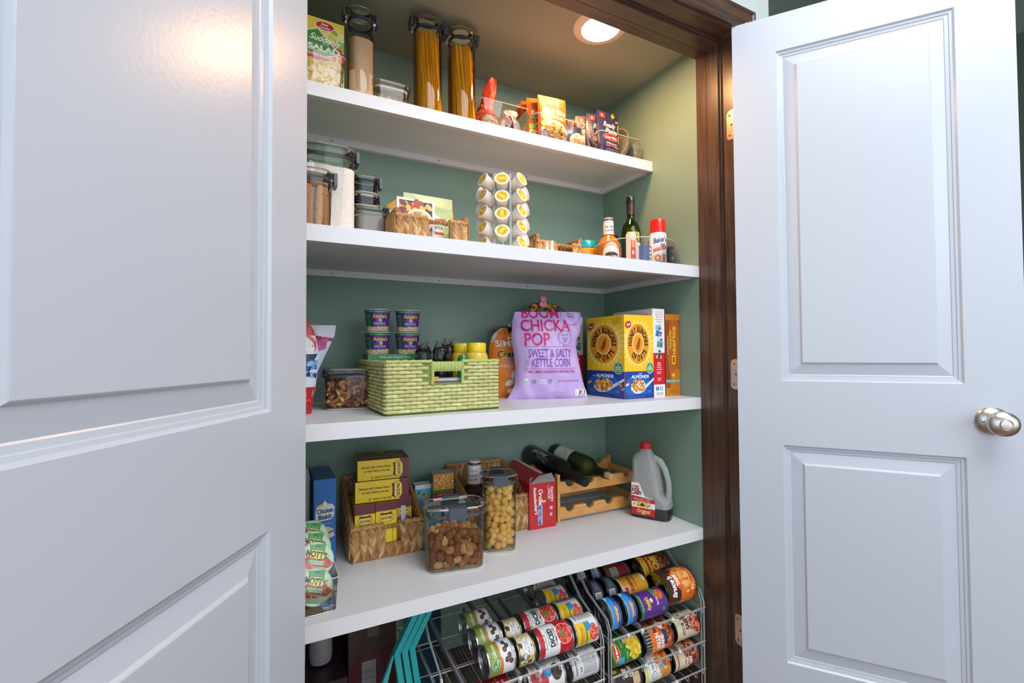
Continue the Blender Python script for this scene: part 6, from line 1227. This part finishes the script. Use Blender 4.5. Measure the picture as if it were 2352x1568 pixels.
g = G().box((-.062, -.08, 0), (.062, .08, .475), '35201a', {'r': '2a1814'}); p = P(.124, .475); p.rect(0, 0, .124, .285, '450d14'); p.poly([(0, .285), (.124, .31), (.124, .285)], '450d14'); p.rect(.034, .10, .070, .275, '827c80'); p.lines(.038, .12, .066, .262, 8, '6e686e'); p.rect(.048, .335, .078, .475, '54463e'); g.prnt(p, FF(-.062, -.08, 0))
tag(g.build('red_brown_box', CARD, None, (.262, .46, 0)), 'tall red and brown carton with a white label on the closet floor', 'box')
# nested teal stools
for k, lb in enumerate(('teal plastic stool panel at the left of three nested ones', 'teal plastic stool panel in the middle of three nested ones', 'teal plastic stool panel at the right of three nested ones')):
    dx = .0195 * k; t = thing('teal_stool', lb, 'stool', (dx, .25, 0), 0, 'nested teal stools')
    L = [(.352, .465), (.286 + .002, .352), (.298, .283), (.345, .0)]; th = .0145
    pts = L + [(x + th, z - .004 * (i == 1)) for i, (x, z) in reversed(list(enumerate(L)))]
    bevel(G().prism(pts, 0, .020, '24a7a8').build('leg_panel', PLAS, t, (0, 0 + .012 * k * .2, 0)), .0015)
    if k == 2: bevel(G().prism([(.300, .262), (.309, .266), (.332, .235), (.332, .0), (.318, .0), (.318, .222)], .0, .02, '1fa3a5').build('foot', PLAS, t), .0015)
    if k == 0: G().prism([(.286, .350), (.288, .345), (.20, .0), (.17, .0), (.255, .275)], .004, .014, '3fa5a5').build('brace', PLAS, t)
S = Sack([(0, -.06, .06, .012), (.15, -.06, .06, .012), (.28, -.05, .06, .012), (.36, -.03, .04, .008), (.38, -.01, .01, .004)],   .005, 71, 0, .5, 12); g = G(); S.body(g, '143f48', 18, 22)
tag(g.build('teal_cloth', CLOTH, None, (.462, .596, 0), .0), 'crumpled dark teal cloth bundle behind the left can rack', 'cloth')

# ------------------------------------------------------------------ wire can racks
def rack(name, lb, x0, x1, tiers, y0, y1, divs, sp=.034):
    t = thing(name, lb, 'can rack', (0, 0, 0)); W = .0016
    for s, x in ((0, x0), (1, x1)):
        g = G()
        for o_ in (0, .011):
            yy = y0 + .0 + o_; g.tube([(x, yy, .0), (x, yy, tiers[0] + .020), (x, yy + .014, tiers[0] + .050), (x, yy + .10, tiers[0] + .085), (x, yy + .16, tiers[0] + .135), (x, yy + .20, tiers[0] + .150)], .0021, 'd2d2d4', 6)
        g.tube([(x, y1, 0), (x, y1, tiers[0] + .12)], .0021, 'd2d2d4', 6)
        for z in tiers: g.tube([(x, y0, z - .004), (x, y1, z + .030)], .0017, 'c9c9cc', 5)
        g.tube([(x, y0, .004), (x, y1, .004)], .0021, 'c9c9cc', 5); g.build('side_frame', CHROME, t)['kind'] = 'stuff'
    for z in tiers:
        g = G(); sl = .034 / (y1 - y0)
        for yy, dz, r_ in ((y0 - .004, .004, .0023), (y0 + .004, -.006, .0015), (y0 + .10, -.004, .0015), (y0 + .22, -.004, .0015), (y1, -.004, .0018)):
            if yy > y1: continue
            zz = z + (yy - y0) * sl + dz; g.tube([(x0, yy, zz), (x1, yy, zz)], r_, 'd6d6d8', 6)
        g.build('tier_rail', CHROME, t)['kind'] = 'stuff'
        g = G(); n = int((x1 - x0) / sp)
        for i in range(n + 1):
            x = x0 + .006 + (x1 - x0 - .012) * i / n; g.tube([(x, y0 - .006, z + .003), (x, y0 - .007, z - .012), (x, y0 - .001, z - .014), (x, y0 + .002, z - .007), (x, y1, z + .034 - .006)], .0009, 'cfcfd2', 4)
        g.build('floor_wires', CHROME, t)['kind'] = 'stuff'
    for z, ds in zip(tiers, divs):
        for x in ds:
            o = bevel(G().prism([(-.0035, 0), (.0035, 0), (.0035, .012), (-.0035, .012)], 0, y1 - y0 - .01, '77777c').build('lane_divider', PLAS, t, (x, y0 + .004, z - .001), 0, (radians(atan2(.034, y1 - y0) * 57.3), 0, 0)), .0008)
            G().lathe([(.0042, -.006), (.0055, -.003), (.0055, .004), (.003, .007)], 12, 'dadadc', M=Matrix.Translation((x, y0 - .005, z)) @ Matrix.Rotation(.3, 4, 'X')).build('clip', MILK if 0 else PLAS, t)
    return t
rack('can_rack', 'chrome wire can rack in the middle of the closet floor, partly empty', .372, .826, (.282, .196, .108), .128, .575, ((.4305, .5665, .6235, .7385), (.59, .72), (.6,)))
rack('can_rack', 'chrome wire can rack in the right corner of the closet floor, full of cans', .852, 1.214, (.292, .190, .106), .128, .575, ((.9085, .960, 1.0775), (.972, 1.104), (.972, 1.09)))

_TIN = {}
def can(lb, x0, L, r, y, z, pr_=None, a0=40, top='c9c9cc', name='food_can', grp='cans lying in the wire racks', rim='b9b9bd'):
    t = thing(name, lb, 'can', (x0 + L, y, z), 0, grp, (0, -pi / 2, 0))
    k = (round(L, 3), round(r, 4), top)
    if k not in _TIN:
        R0 = r - .0012
        prof_ = [(R0 * .55, .0028), (R0 * .9, .0028), (R0 * .93, .0012), (r, 0), (r, .0030), (R0, .0036), (R0, L - .0036), (r, L - .003), (r, L), (R0 * .945, L - .0005), (R0 * .93, L - .004), (R0 * .84, L - .0042), (R0 * .82, L - .0032), (R0 * .62, L - .0032), (R0 * .60, L - .0044), (R0 * .25, L - .0044), (R0 * .24, L - .0038)]
        g = G().lathe(prof_, 36, top); g.tube([(R0 * .46 + R0 * .20 * cos(a), R0 * .13 * sin(a), L - .0026) for a in [2 * pi * m / 14 for m in range(14)]], .0008, 'd6d6da', 5, True)
        _TIN[k] = g.mesh('tin', TIN)
    o = bpy.data.objects.new('tin', _TIN[k]); COL.objects.link(o); o.parent = t
    if pr_: G().prnt(pr_, CY(r - .0006, .0042, radians(a0) - pr_.w / 2 / r), r * .18).build('paper_label', PAPER, t)
    return t
def CP(L, r, bg): return P(2 * pi * r * .995, L - .0084, bg)
def add_fruit(p, cx, cy, s, cols, seed, n=18): p.blobs(cx, cy, s, s * .8, cols, n, s * .24, seed)
def olives(L, r, seed=1):
    p = CP(L, r, '8a9c3c'); H = p.h; c = p.w / 2; p.rect(0, H * .46, p.w, H * .58, 'e8782a'); p.rect(0, 0, p.w, H * .46, 'e9e9ec'); p.poly([(c - .01, H * .46), (c - .004, H * .54), (c + .06, H * .5), (c + .06, H * .44)], 'e9e9ec')
    p.text('olives', c + .012, H * .78, H * .15, 'eef0dc', w=.034, bold=.02); p.text('sliced', c + .012, H * .52, H * .07, 'f6e4d0', w=.018); p.ell(c - .020, H * .76, .0125, H * .17, 'e9f2dc', 20); p.ell(c - .020, H * .76, .0115, H * .15, '4fa04e', 20); p.text('3g', c - .024, H * .81, H * .08, 'e9f2dc', bold=.03); p.text('carbs', c - .018, H * .71, H * .07, 'e9f2dc', bold=.02)
    for dx, dy in ((-.014, .30), (-.006, .18), (.008, .32), (.016, .20), (-.018, .14), (.026, .30)): p.ell(c + dx, H * dy, .0062, H * .085, '4a3228', 14); p.ell(c + dx, H * dy, .0026, H * .035, '7a5a48', 10)
    p.ell(c + .040, H * .40, .008, H * .07, '3f9ed0', 16); p.lines(c - .03, H * .04, c + .03, H * .08, 1, '8d8d92'); return p
def diced(L, r):
    p = CP(L, r, 'efefef'); H = p.h; c = p.w / 2; p.rect(0, H * .86, p.w, H, 'c41f30'); p.rect(0, 0, p.w, H * .40, 'c41f30'); p.rect(c - .022, H * .80, c + .012, H * .885, '8a1a24'); p.text('KIRKLAND', c - .005, H * .842, H * .045, 'ffffff', w=.030, bold=.06)
    p.text('ORGANIC', c + .002, H * .735, H * .055, '4f9a4a', w=.036, bold=.01); p.text('DICED', c + .002, H * .625, H * .125, '1f1f24', w=.044, bold=.05); p.text('TOMATOES', c + .002, H * .50, H * .07, '1f1f24', w=.044, bold=.01)
    p.ell(c + .004, H * .22, .026, H * .24, 'f2ece8', 24); p.ell(c + .004, H * .22, .0245, H * .225, 'cf3a30', 24); add_fruit(p, c + .004, H * .21, .021, ['e05a48', 'f0806a', 'c42a24'], 5, 14); p.poly([(c, H * .40), (c + .006, H * .30), (c + .018, H * .34), (c + .010, H * .27), (c + .016, H * .20), (c + .004, H * .25), (c - .006, H * .18), (c - .004, H * .28), (c - .014, H * .32), (c - .002, H * .31)], '3f8a3a'); p.text('NET WT 14.5 OZ', c + .03, H * .04, H * .028, 'f0cccc', w=.02); p.lines(c + .045, H * .1, c + .075, H * .8, 9, '9a9a9e'); return p
def yellow(L, r, red='d8493a'):
    p = CP(L, r, 'e6e4e6'); H = p.h; c = p.w / 2; p.poly([(c - .045, H), (c + .022, H), (c + .022, H * .60), (c - .045, H * .60)], 'f2c024'); p.rect(c - .045, H * .52, c + .022, H * .60, '3fa040'); p.poly([(c - .045, H * .52), (c + .022, H * .52), (c - .01, H * .34), (c - .045, H * .42)], 'f2c024'); p.ell(c - .008, H * .22, .022, H * .20, red, 20); add_fruit(p, c - .008, H * .21, .018, ['e8705a', 'c43428', 'f09078'], 7, 14); p.ell(c + .010, H * .44, .012, H * .12, '2f8fd0', 18)
    p.text('diced tomatoes', c - .012, H * .80, H * .10, '8a5a10', w=.046); p.lines(c - .03, H * .68, c + .01, H * .72, 1, 'a87418'); p.text('Nutrition Facts', c + .048, H * .85, H * .07, '3a3a40', w=.034, bold=.03); p.lines(c + .03, H * .1, c + .07, H * .78, 9, '9d9da2'); return p
def nutri(L, r, bg='dcdadc'):
    p = CP(L, r, bg); H = p.h; c = p.w / 2; p.text('Nutrition Facts', c - .014, H * .88, H * .06, '3a3a40', w=.036, bold=.04); p.text('110', c - .02, H * .70, H * .07, '3a3a40', bold=.04); p.lines(c - .034, H * .08, c + .012, H * .62, 12, '8a8a90'); p.lines(c + .02, H * .06, c + .06, H * .92, 16, '9b9ba0'); return p
def whiteolive(L, r):
    p = CP(L, r, 'e9dcb4'); H = p.h; c = p.w / 2; add_fruit(p, c - .02, H * .7, .03, ['c9b46a', '8a7a3a', '3a3020'], 3, 10); add_fruit(p, c + .03, H * .6, .02, ['c9b46a', 'd8c888'], 5, 10); p.ell(c + .004, H * .45, .020, H * .30, 'eeeaf2', 20); p.text('Diced', c + .004, H * .56, H * .11, 'c0405a', w=.016); p.text('Black Olives', c + .004, H * .38, H * .13, '5a5aa0', w=.032); p.ell(c - .020, H * .66, .008, H * .12, '2454b0', 16); p.ell(c - .020, H * .66, .0065, H * .10, 'e9eef8', 16); p.text('GV', c - .020, H * .66, H * .07, '2454b0'); return p
# left rack, top tier
Z1, Z2 = .3215, .2345
def rows(fn_, items):
    for a in items: fn_(*a)
for y, dz, lb in ((.168, 0, 'olive can frontmost in the left lane of the middle rack'), (.238, .005, 'olive can second in the left lane of the middle rack'), (.308, .010, 'olive can third and rearmost in the left lane of the middle rack')):
    can(lb, .488, .073, .0365, y, Z1 + dz, olives(.073, .0365), 38)
for y, dz, lb in ((.168, -.002, 'short cream olive can at the front between the olive and tomato lanes'), (.240, .004, 'short cream olive can behind the other, between the olive and tomato lanes')): can(lb, .571, .048, .0345, y, Z1 + dz, whiteolive(.048, .0345), 36, top='a8a488')
for y, dz, lb in ((.168, 0, 'red and white diced tomato can at the front of the middle rack'), (.243, .006, 'red and white diced tomato can behind the front one')): can(lb, .628, .106, .0370, y, Z1 + dz, diced(.106, .0370), 36 + dz * 3000)
for y, dz, a, lb in ((.168, 0, 22, 'yellow and white diced tomato can at the front right of the middle rack'), (.243, .006, 40, 'yellow diced tomato can second in the right lane of the middle rack'), (.318, .012, 44, 'yellow diced tomato can third in the right lane of the middle rack')): can(lb, .742, .076, .0365, y, Z1 + dz, yellow(.076, .0365), a)
can('tan-labelled can rearmost in the right lane of the middle rack', .742, .076, .0365, .393, Z1 + .018, nutri(.076, .0365, 'b9a48a'), 60)
# left rack, second tier
can('white can with only small print on it, second tier of the middle rack', .728, .090, .0365, .168, Z2, nutri(.090, .0365), 40)
p = CP(.104, .0365, 'e6e2e0'); c = p.w / 2; H = p.h; p.poly([(c - .04, H), (c + .02, H), (c + .012, H * .5), (c - .04, H * .5)], 'b5303a'); p.ell(c + .008, H * .48, .012, H * .12, '2f8fd0', 18); p.ell(c + .004, H * .22, .020, H * .16, '3a2a26', 18); add_fruit(p, c + .004, H * .21, .016, ['5a4440', '241a18'], 9, 14); p.blobs(c + .03, H * .2, .01, .02, ['2a2220'], 5, .002, 3); p.text('black beans', c - .006, H * .76, H * .09, 'f2dede', w=.04); p.lines(c + .025, H * .4, c + .06, H * .95, 8, '9a9a9e')
can('white and red black bean can on the second tier of the middle rack', .600, .108, .0365, .168, Z2 - .002, p, 32)
p = CP(.09, .0365, 'a81c26'); c = p.w / 2; H = p.h; p.lines(c - .03, H * .2, c + .02, H * .8, 4, 'e0b0b0'); can('dark red can under the olive cans on the second tier', .470, .09, .0365, .175, Z2 - .004, p, 40)
# right rack, top tier
Z1, Z2, Z3 = .3335, .2270, .1440
def tuna(L, r, dark=False):
    p = CP(L, r, '2f94d8' if not dark else '3a4654'); H = p.h; c = p.w / 2
    if not dark:
        p.rect(0, 0, p.w, H * .30, '1c4fb0'); p.rect(0, H * .9, p.w, H, '7cc0e8'); p.poly([(c + .030, H * .9), (c + .042, H * .6), (c + .050, H * .9)], 'cfe6f6'); p.text('ChunkLight', c - .010, H * .40, H * .22, 'f0c43a', w=.040, bold=.07); p.text('TUNA', c - .014, H * .40, H * .20, 'd8343a', w=.020, bold=.04) if 0 else p.text('Chicken Sea', c - .008, H * .62, H * .16, 'e0485a', w=.040, bold=.05); p.lines(c - .03, H * .10, c + .02, H * .2, 1, '9cc4f0')
    else: p.rect(c - .026, H * .1, c - .006, H * .9, 'd2d2d6'); p.lines(c - .024, H * .2, c - .009, H * .85, 3, '4a4a50'); p.lines(c + .0, H * .2, c + .03, H * .8, 3, '8a9aa8')
    return p
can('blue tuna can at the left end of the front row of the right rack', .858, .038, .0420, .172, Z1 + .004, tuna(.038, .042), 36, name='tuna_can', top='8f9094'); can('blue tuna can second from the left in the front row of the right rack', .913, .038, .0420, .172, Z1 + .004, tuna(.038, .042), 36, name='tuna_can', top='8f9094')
p = CP(.106, .0375, '5a2a8c'); c = p.w / 2; H = p.h; p.rect(0, H * .90, p.w, H, '1f7a4a'); p.text("Annie's", c - .004, H * .72, H * .15, 'e9c23c', w=.036, bold=.04); p.ell(c + .002, H * .56, .0065, H * .055, 'e9c23c', 16); p.ell(c + .002, H * .56, .0045, H * .04, 'f0ece0', 14); p.text("Bernie O's", c + .004, H * .36, H * .08, 'e9dcf0', w=.034, bold=.02); p.ell(c + .014, H * .20, .016, H * .15, 'd8622a', 20); add_fruit(p, c + .014, H * .2, .013, ['f0904a', 'c44a1e'], 6, 16); p.rect(c + .018, H * .28, c + .040, H * .44, '2f9a44'); p.rect(c - .034, H * .10, c - .022, H * .2, '3a9a54'); p.text('MADE WITH GOODNESS', c + .002, H * .945, H * .045, 'd9ecd8', w=.046)
can('purple pasta rings can in the front row of the right rack', .966, .106, .0375, .170, Z1 - .002, p, 36, top='7e7e84')
p = CP(.120, .050, '4a2a26'); c = p.w / 2; H = p.h; p.rect(0, 0, p.w, H * .56, 'e2762a'); add_fruit(p, c + .01, H * .3, .045, ['f0a04a', 'd85a1c', 'f6b868'], 5, 12); p.rect(0, 0, p.w, H * .10, 'c8321e'); p.text("Bruce's", c - .006, H * .80, H * .15, 'f4efe9', w=.066, bold=.05, shear=.35); p.poly([(c + .034, H * .72), (c + .030, H * .52), (c - .014, H * .50), (c - .010, H * .68)], 'e9692a'); p.text('YAMS', c + .010, H * .61, H * .115, 'fbf3ea', w=.036, bold=.06); p.text('CUT SWEET POTATOES', c + .004, H * .455, H * .03, 'fbe9d4', w=.046); p.lines(c - .02, H * .03, c + .04, H * .08, 2, 'f2c8b0')
can('large brown and orange yams can at the right end of the front row', 1.081, .120, .0500, .190, Z1 + .014, p, 34, top='8a8a50')
# second row
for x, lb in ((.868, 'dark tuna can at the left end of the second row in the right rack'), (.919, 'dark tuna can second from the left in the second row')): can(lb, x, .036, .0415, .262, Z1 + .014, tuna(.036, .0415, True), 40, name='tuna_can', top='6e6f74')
p = CP(.108, .0375, 'e9a32c'); c = p.w / 2; H = p.h; p.text('PUMPKIN', c + .004, H * .60, H * .12, '7a3a1e', w=.046, bold=.04); p.lines(c - .01, H * .42, c + .03, H * .5, 1, 'a8481e'); p.rect(c - .026, H * .72, c - .002, H * .92, 'f4e6da'); p.rect(c - .024, H * .75, c - .004, H * .89, 'c8365a'); p.ell(c + .02, H * .22, .018, H * .14, 'f0b848', 18); p.ell(c + .014, H * .08, .014, H * .06, 'f6ead0', 16); p.rect(0, H * .93, p.w, H, 'e9cf9a')
can('yellow-orange pumpkin can in the second row of the right rack', .966, .108, .0375, .250, Z1 + .008, p, 44, top='6e6e72')
p = CP(.120, .050, 'e2b32c'); c = p.w / 2; H = p.h; p.rect(0, 0, p.w, H * .80, 'b8241e'); p.rect(0, 0, p.w, H * .40, '3a1a12'); add_fruit(p, c + .02, H * .2, .040, ['8a3a1e', 'b8784a', '5a2414'], 8, 26); p.text('Hormel', c + .0, H * .70, H * .13, 'f0cf3a', w=.056, bold=.05); p.text('Chili', c + .004, H * .52, H * .15, 'f0cf3a', w=.046, bold=.06); p.text('With Beans', c + .004, H * .40, H * .055, 'f4ead8', w=.048, bold=.02)
can('large red and brown chili can behind the yams can', 1.078, .120, .0500, .292, Z1 + .026, p, 40, top='6a6a6e')
# third row
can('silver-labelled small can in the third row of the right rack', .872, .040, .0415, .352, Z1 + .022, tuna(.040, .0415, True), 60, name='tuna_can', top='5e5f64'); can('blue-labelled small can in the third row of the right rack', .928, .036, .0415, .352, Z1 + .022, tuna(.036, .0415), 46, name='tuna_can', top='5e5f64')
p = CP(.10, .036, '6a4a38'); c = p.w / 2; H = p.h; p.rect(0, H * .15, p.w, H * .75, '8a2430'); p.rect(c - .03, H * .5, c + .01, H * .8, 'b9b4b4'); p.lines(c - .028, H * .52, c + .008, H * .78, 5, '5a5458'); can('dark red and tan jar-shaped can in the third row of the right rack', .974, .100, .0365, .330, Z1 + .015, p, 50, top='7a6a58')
# second tier
p = CP(.110, .0375, '2f7a34'); c = p.w / 2; H = p.h; p.ell(c - .004, H * .20, .040, H * .17, 'f0cf2a', 24); add_fruit(p, c + .0, H * .18, .036, ['f6de4a', 'd8ac1c'], 7, 26); p.ell(c - .006, H * .84, .026, H * .11, 'f0cf2a', 20); p.ell(c - .006, H * .84, .024, H * .095, 'c81f26', 20); p.text('Del Monte', c - .006, H * .84, H * .075, 'f6f2ea', w=.038, bold=.04); p.text('FRESH CUT', c + .014, H * .62, H * .045, 'e9e6da', w=.026, shear=.3); p.text('Whole', c + .018, H * .50, H * .075, 'e9d23a', w=.022, bold=.03); p.text('Kernel Corn', c + .010, H * .39, H * .075, 'e9d23a', w=.036, bold=.03); p.rect(c - .040, H * .60, c - .020, H * .78, '4fa8dc'); p.poly([(c - .030, H * .5), (c - .010, H * .5), (c - .010, H * .48), (c - .030, H * .48)], 'e9e6da')
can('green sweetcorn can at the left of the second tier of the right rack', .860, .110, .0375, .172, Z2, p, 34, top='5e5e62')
p = CP(.112, .040, '3a3230'); c = p.w / 2; H = p.h; p.rect(0, 0, p.w, H * .80, 'e9752a'); p.ell(c + .03, H * .6, .03, H * .12, '8a3a1c', 20); p.rect(0, 0, p.w, H * .22, 'c8501e'); add_fruit(p, c + .004, H * .12, .036, ['a8481e', 'd88a4a', '7a2c14'], 8, 24)
for i in range(16): p.rect(c - .06 + .0085 * i, H * .80, c - .0565 + .0085 * i, H, '9a948e')
p.text('GRILLIN', c - .022, H * .58, H * .13, 'f4f0ea', w=.046, bold=.05); p.text('BEANS', c - .026, H * .42, H * .12, 'f4f0ea', w=.038, bold=.05); p.rect(c - .034, H * .24, c + .004, H * .36, '2a3468'); p.text("Bush's", c - .044, H * .76, H * .10, 'e9c23a', w=.026, bold=.05); p.poly([(c + .018, H * .46), (c + .032, H * .40), (c + .026, H * .24), (c + .010, H * .26), (c + .006, H * .38)], 'e9c8c4')
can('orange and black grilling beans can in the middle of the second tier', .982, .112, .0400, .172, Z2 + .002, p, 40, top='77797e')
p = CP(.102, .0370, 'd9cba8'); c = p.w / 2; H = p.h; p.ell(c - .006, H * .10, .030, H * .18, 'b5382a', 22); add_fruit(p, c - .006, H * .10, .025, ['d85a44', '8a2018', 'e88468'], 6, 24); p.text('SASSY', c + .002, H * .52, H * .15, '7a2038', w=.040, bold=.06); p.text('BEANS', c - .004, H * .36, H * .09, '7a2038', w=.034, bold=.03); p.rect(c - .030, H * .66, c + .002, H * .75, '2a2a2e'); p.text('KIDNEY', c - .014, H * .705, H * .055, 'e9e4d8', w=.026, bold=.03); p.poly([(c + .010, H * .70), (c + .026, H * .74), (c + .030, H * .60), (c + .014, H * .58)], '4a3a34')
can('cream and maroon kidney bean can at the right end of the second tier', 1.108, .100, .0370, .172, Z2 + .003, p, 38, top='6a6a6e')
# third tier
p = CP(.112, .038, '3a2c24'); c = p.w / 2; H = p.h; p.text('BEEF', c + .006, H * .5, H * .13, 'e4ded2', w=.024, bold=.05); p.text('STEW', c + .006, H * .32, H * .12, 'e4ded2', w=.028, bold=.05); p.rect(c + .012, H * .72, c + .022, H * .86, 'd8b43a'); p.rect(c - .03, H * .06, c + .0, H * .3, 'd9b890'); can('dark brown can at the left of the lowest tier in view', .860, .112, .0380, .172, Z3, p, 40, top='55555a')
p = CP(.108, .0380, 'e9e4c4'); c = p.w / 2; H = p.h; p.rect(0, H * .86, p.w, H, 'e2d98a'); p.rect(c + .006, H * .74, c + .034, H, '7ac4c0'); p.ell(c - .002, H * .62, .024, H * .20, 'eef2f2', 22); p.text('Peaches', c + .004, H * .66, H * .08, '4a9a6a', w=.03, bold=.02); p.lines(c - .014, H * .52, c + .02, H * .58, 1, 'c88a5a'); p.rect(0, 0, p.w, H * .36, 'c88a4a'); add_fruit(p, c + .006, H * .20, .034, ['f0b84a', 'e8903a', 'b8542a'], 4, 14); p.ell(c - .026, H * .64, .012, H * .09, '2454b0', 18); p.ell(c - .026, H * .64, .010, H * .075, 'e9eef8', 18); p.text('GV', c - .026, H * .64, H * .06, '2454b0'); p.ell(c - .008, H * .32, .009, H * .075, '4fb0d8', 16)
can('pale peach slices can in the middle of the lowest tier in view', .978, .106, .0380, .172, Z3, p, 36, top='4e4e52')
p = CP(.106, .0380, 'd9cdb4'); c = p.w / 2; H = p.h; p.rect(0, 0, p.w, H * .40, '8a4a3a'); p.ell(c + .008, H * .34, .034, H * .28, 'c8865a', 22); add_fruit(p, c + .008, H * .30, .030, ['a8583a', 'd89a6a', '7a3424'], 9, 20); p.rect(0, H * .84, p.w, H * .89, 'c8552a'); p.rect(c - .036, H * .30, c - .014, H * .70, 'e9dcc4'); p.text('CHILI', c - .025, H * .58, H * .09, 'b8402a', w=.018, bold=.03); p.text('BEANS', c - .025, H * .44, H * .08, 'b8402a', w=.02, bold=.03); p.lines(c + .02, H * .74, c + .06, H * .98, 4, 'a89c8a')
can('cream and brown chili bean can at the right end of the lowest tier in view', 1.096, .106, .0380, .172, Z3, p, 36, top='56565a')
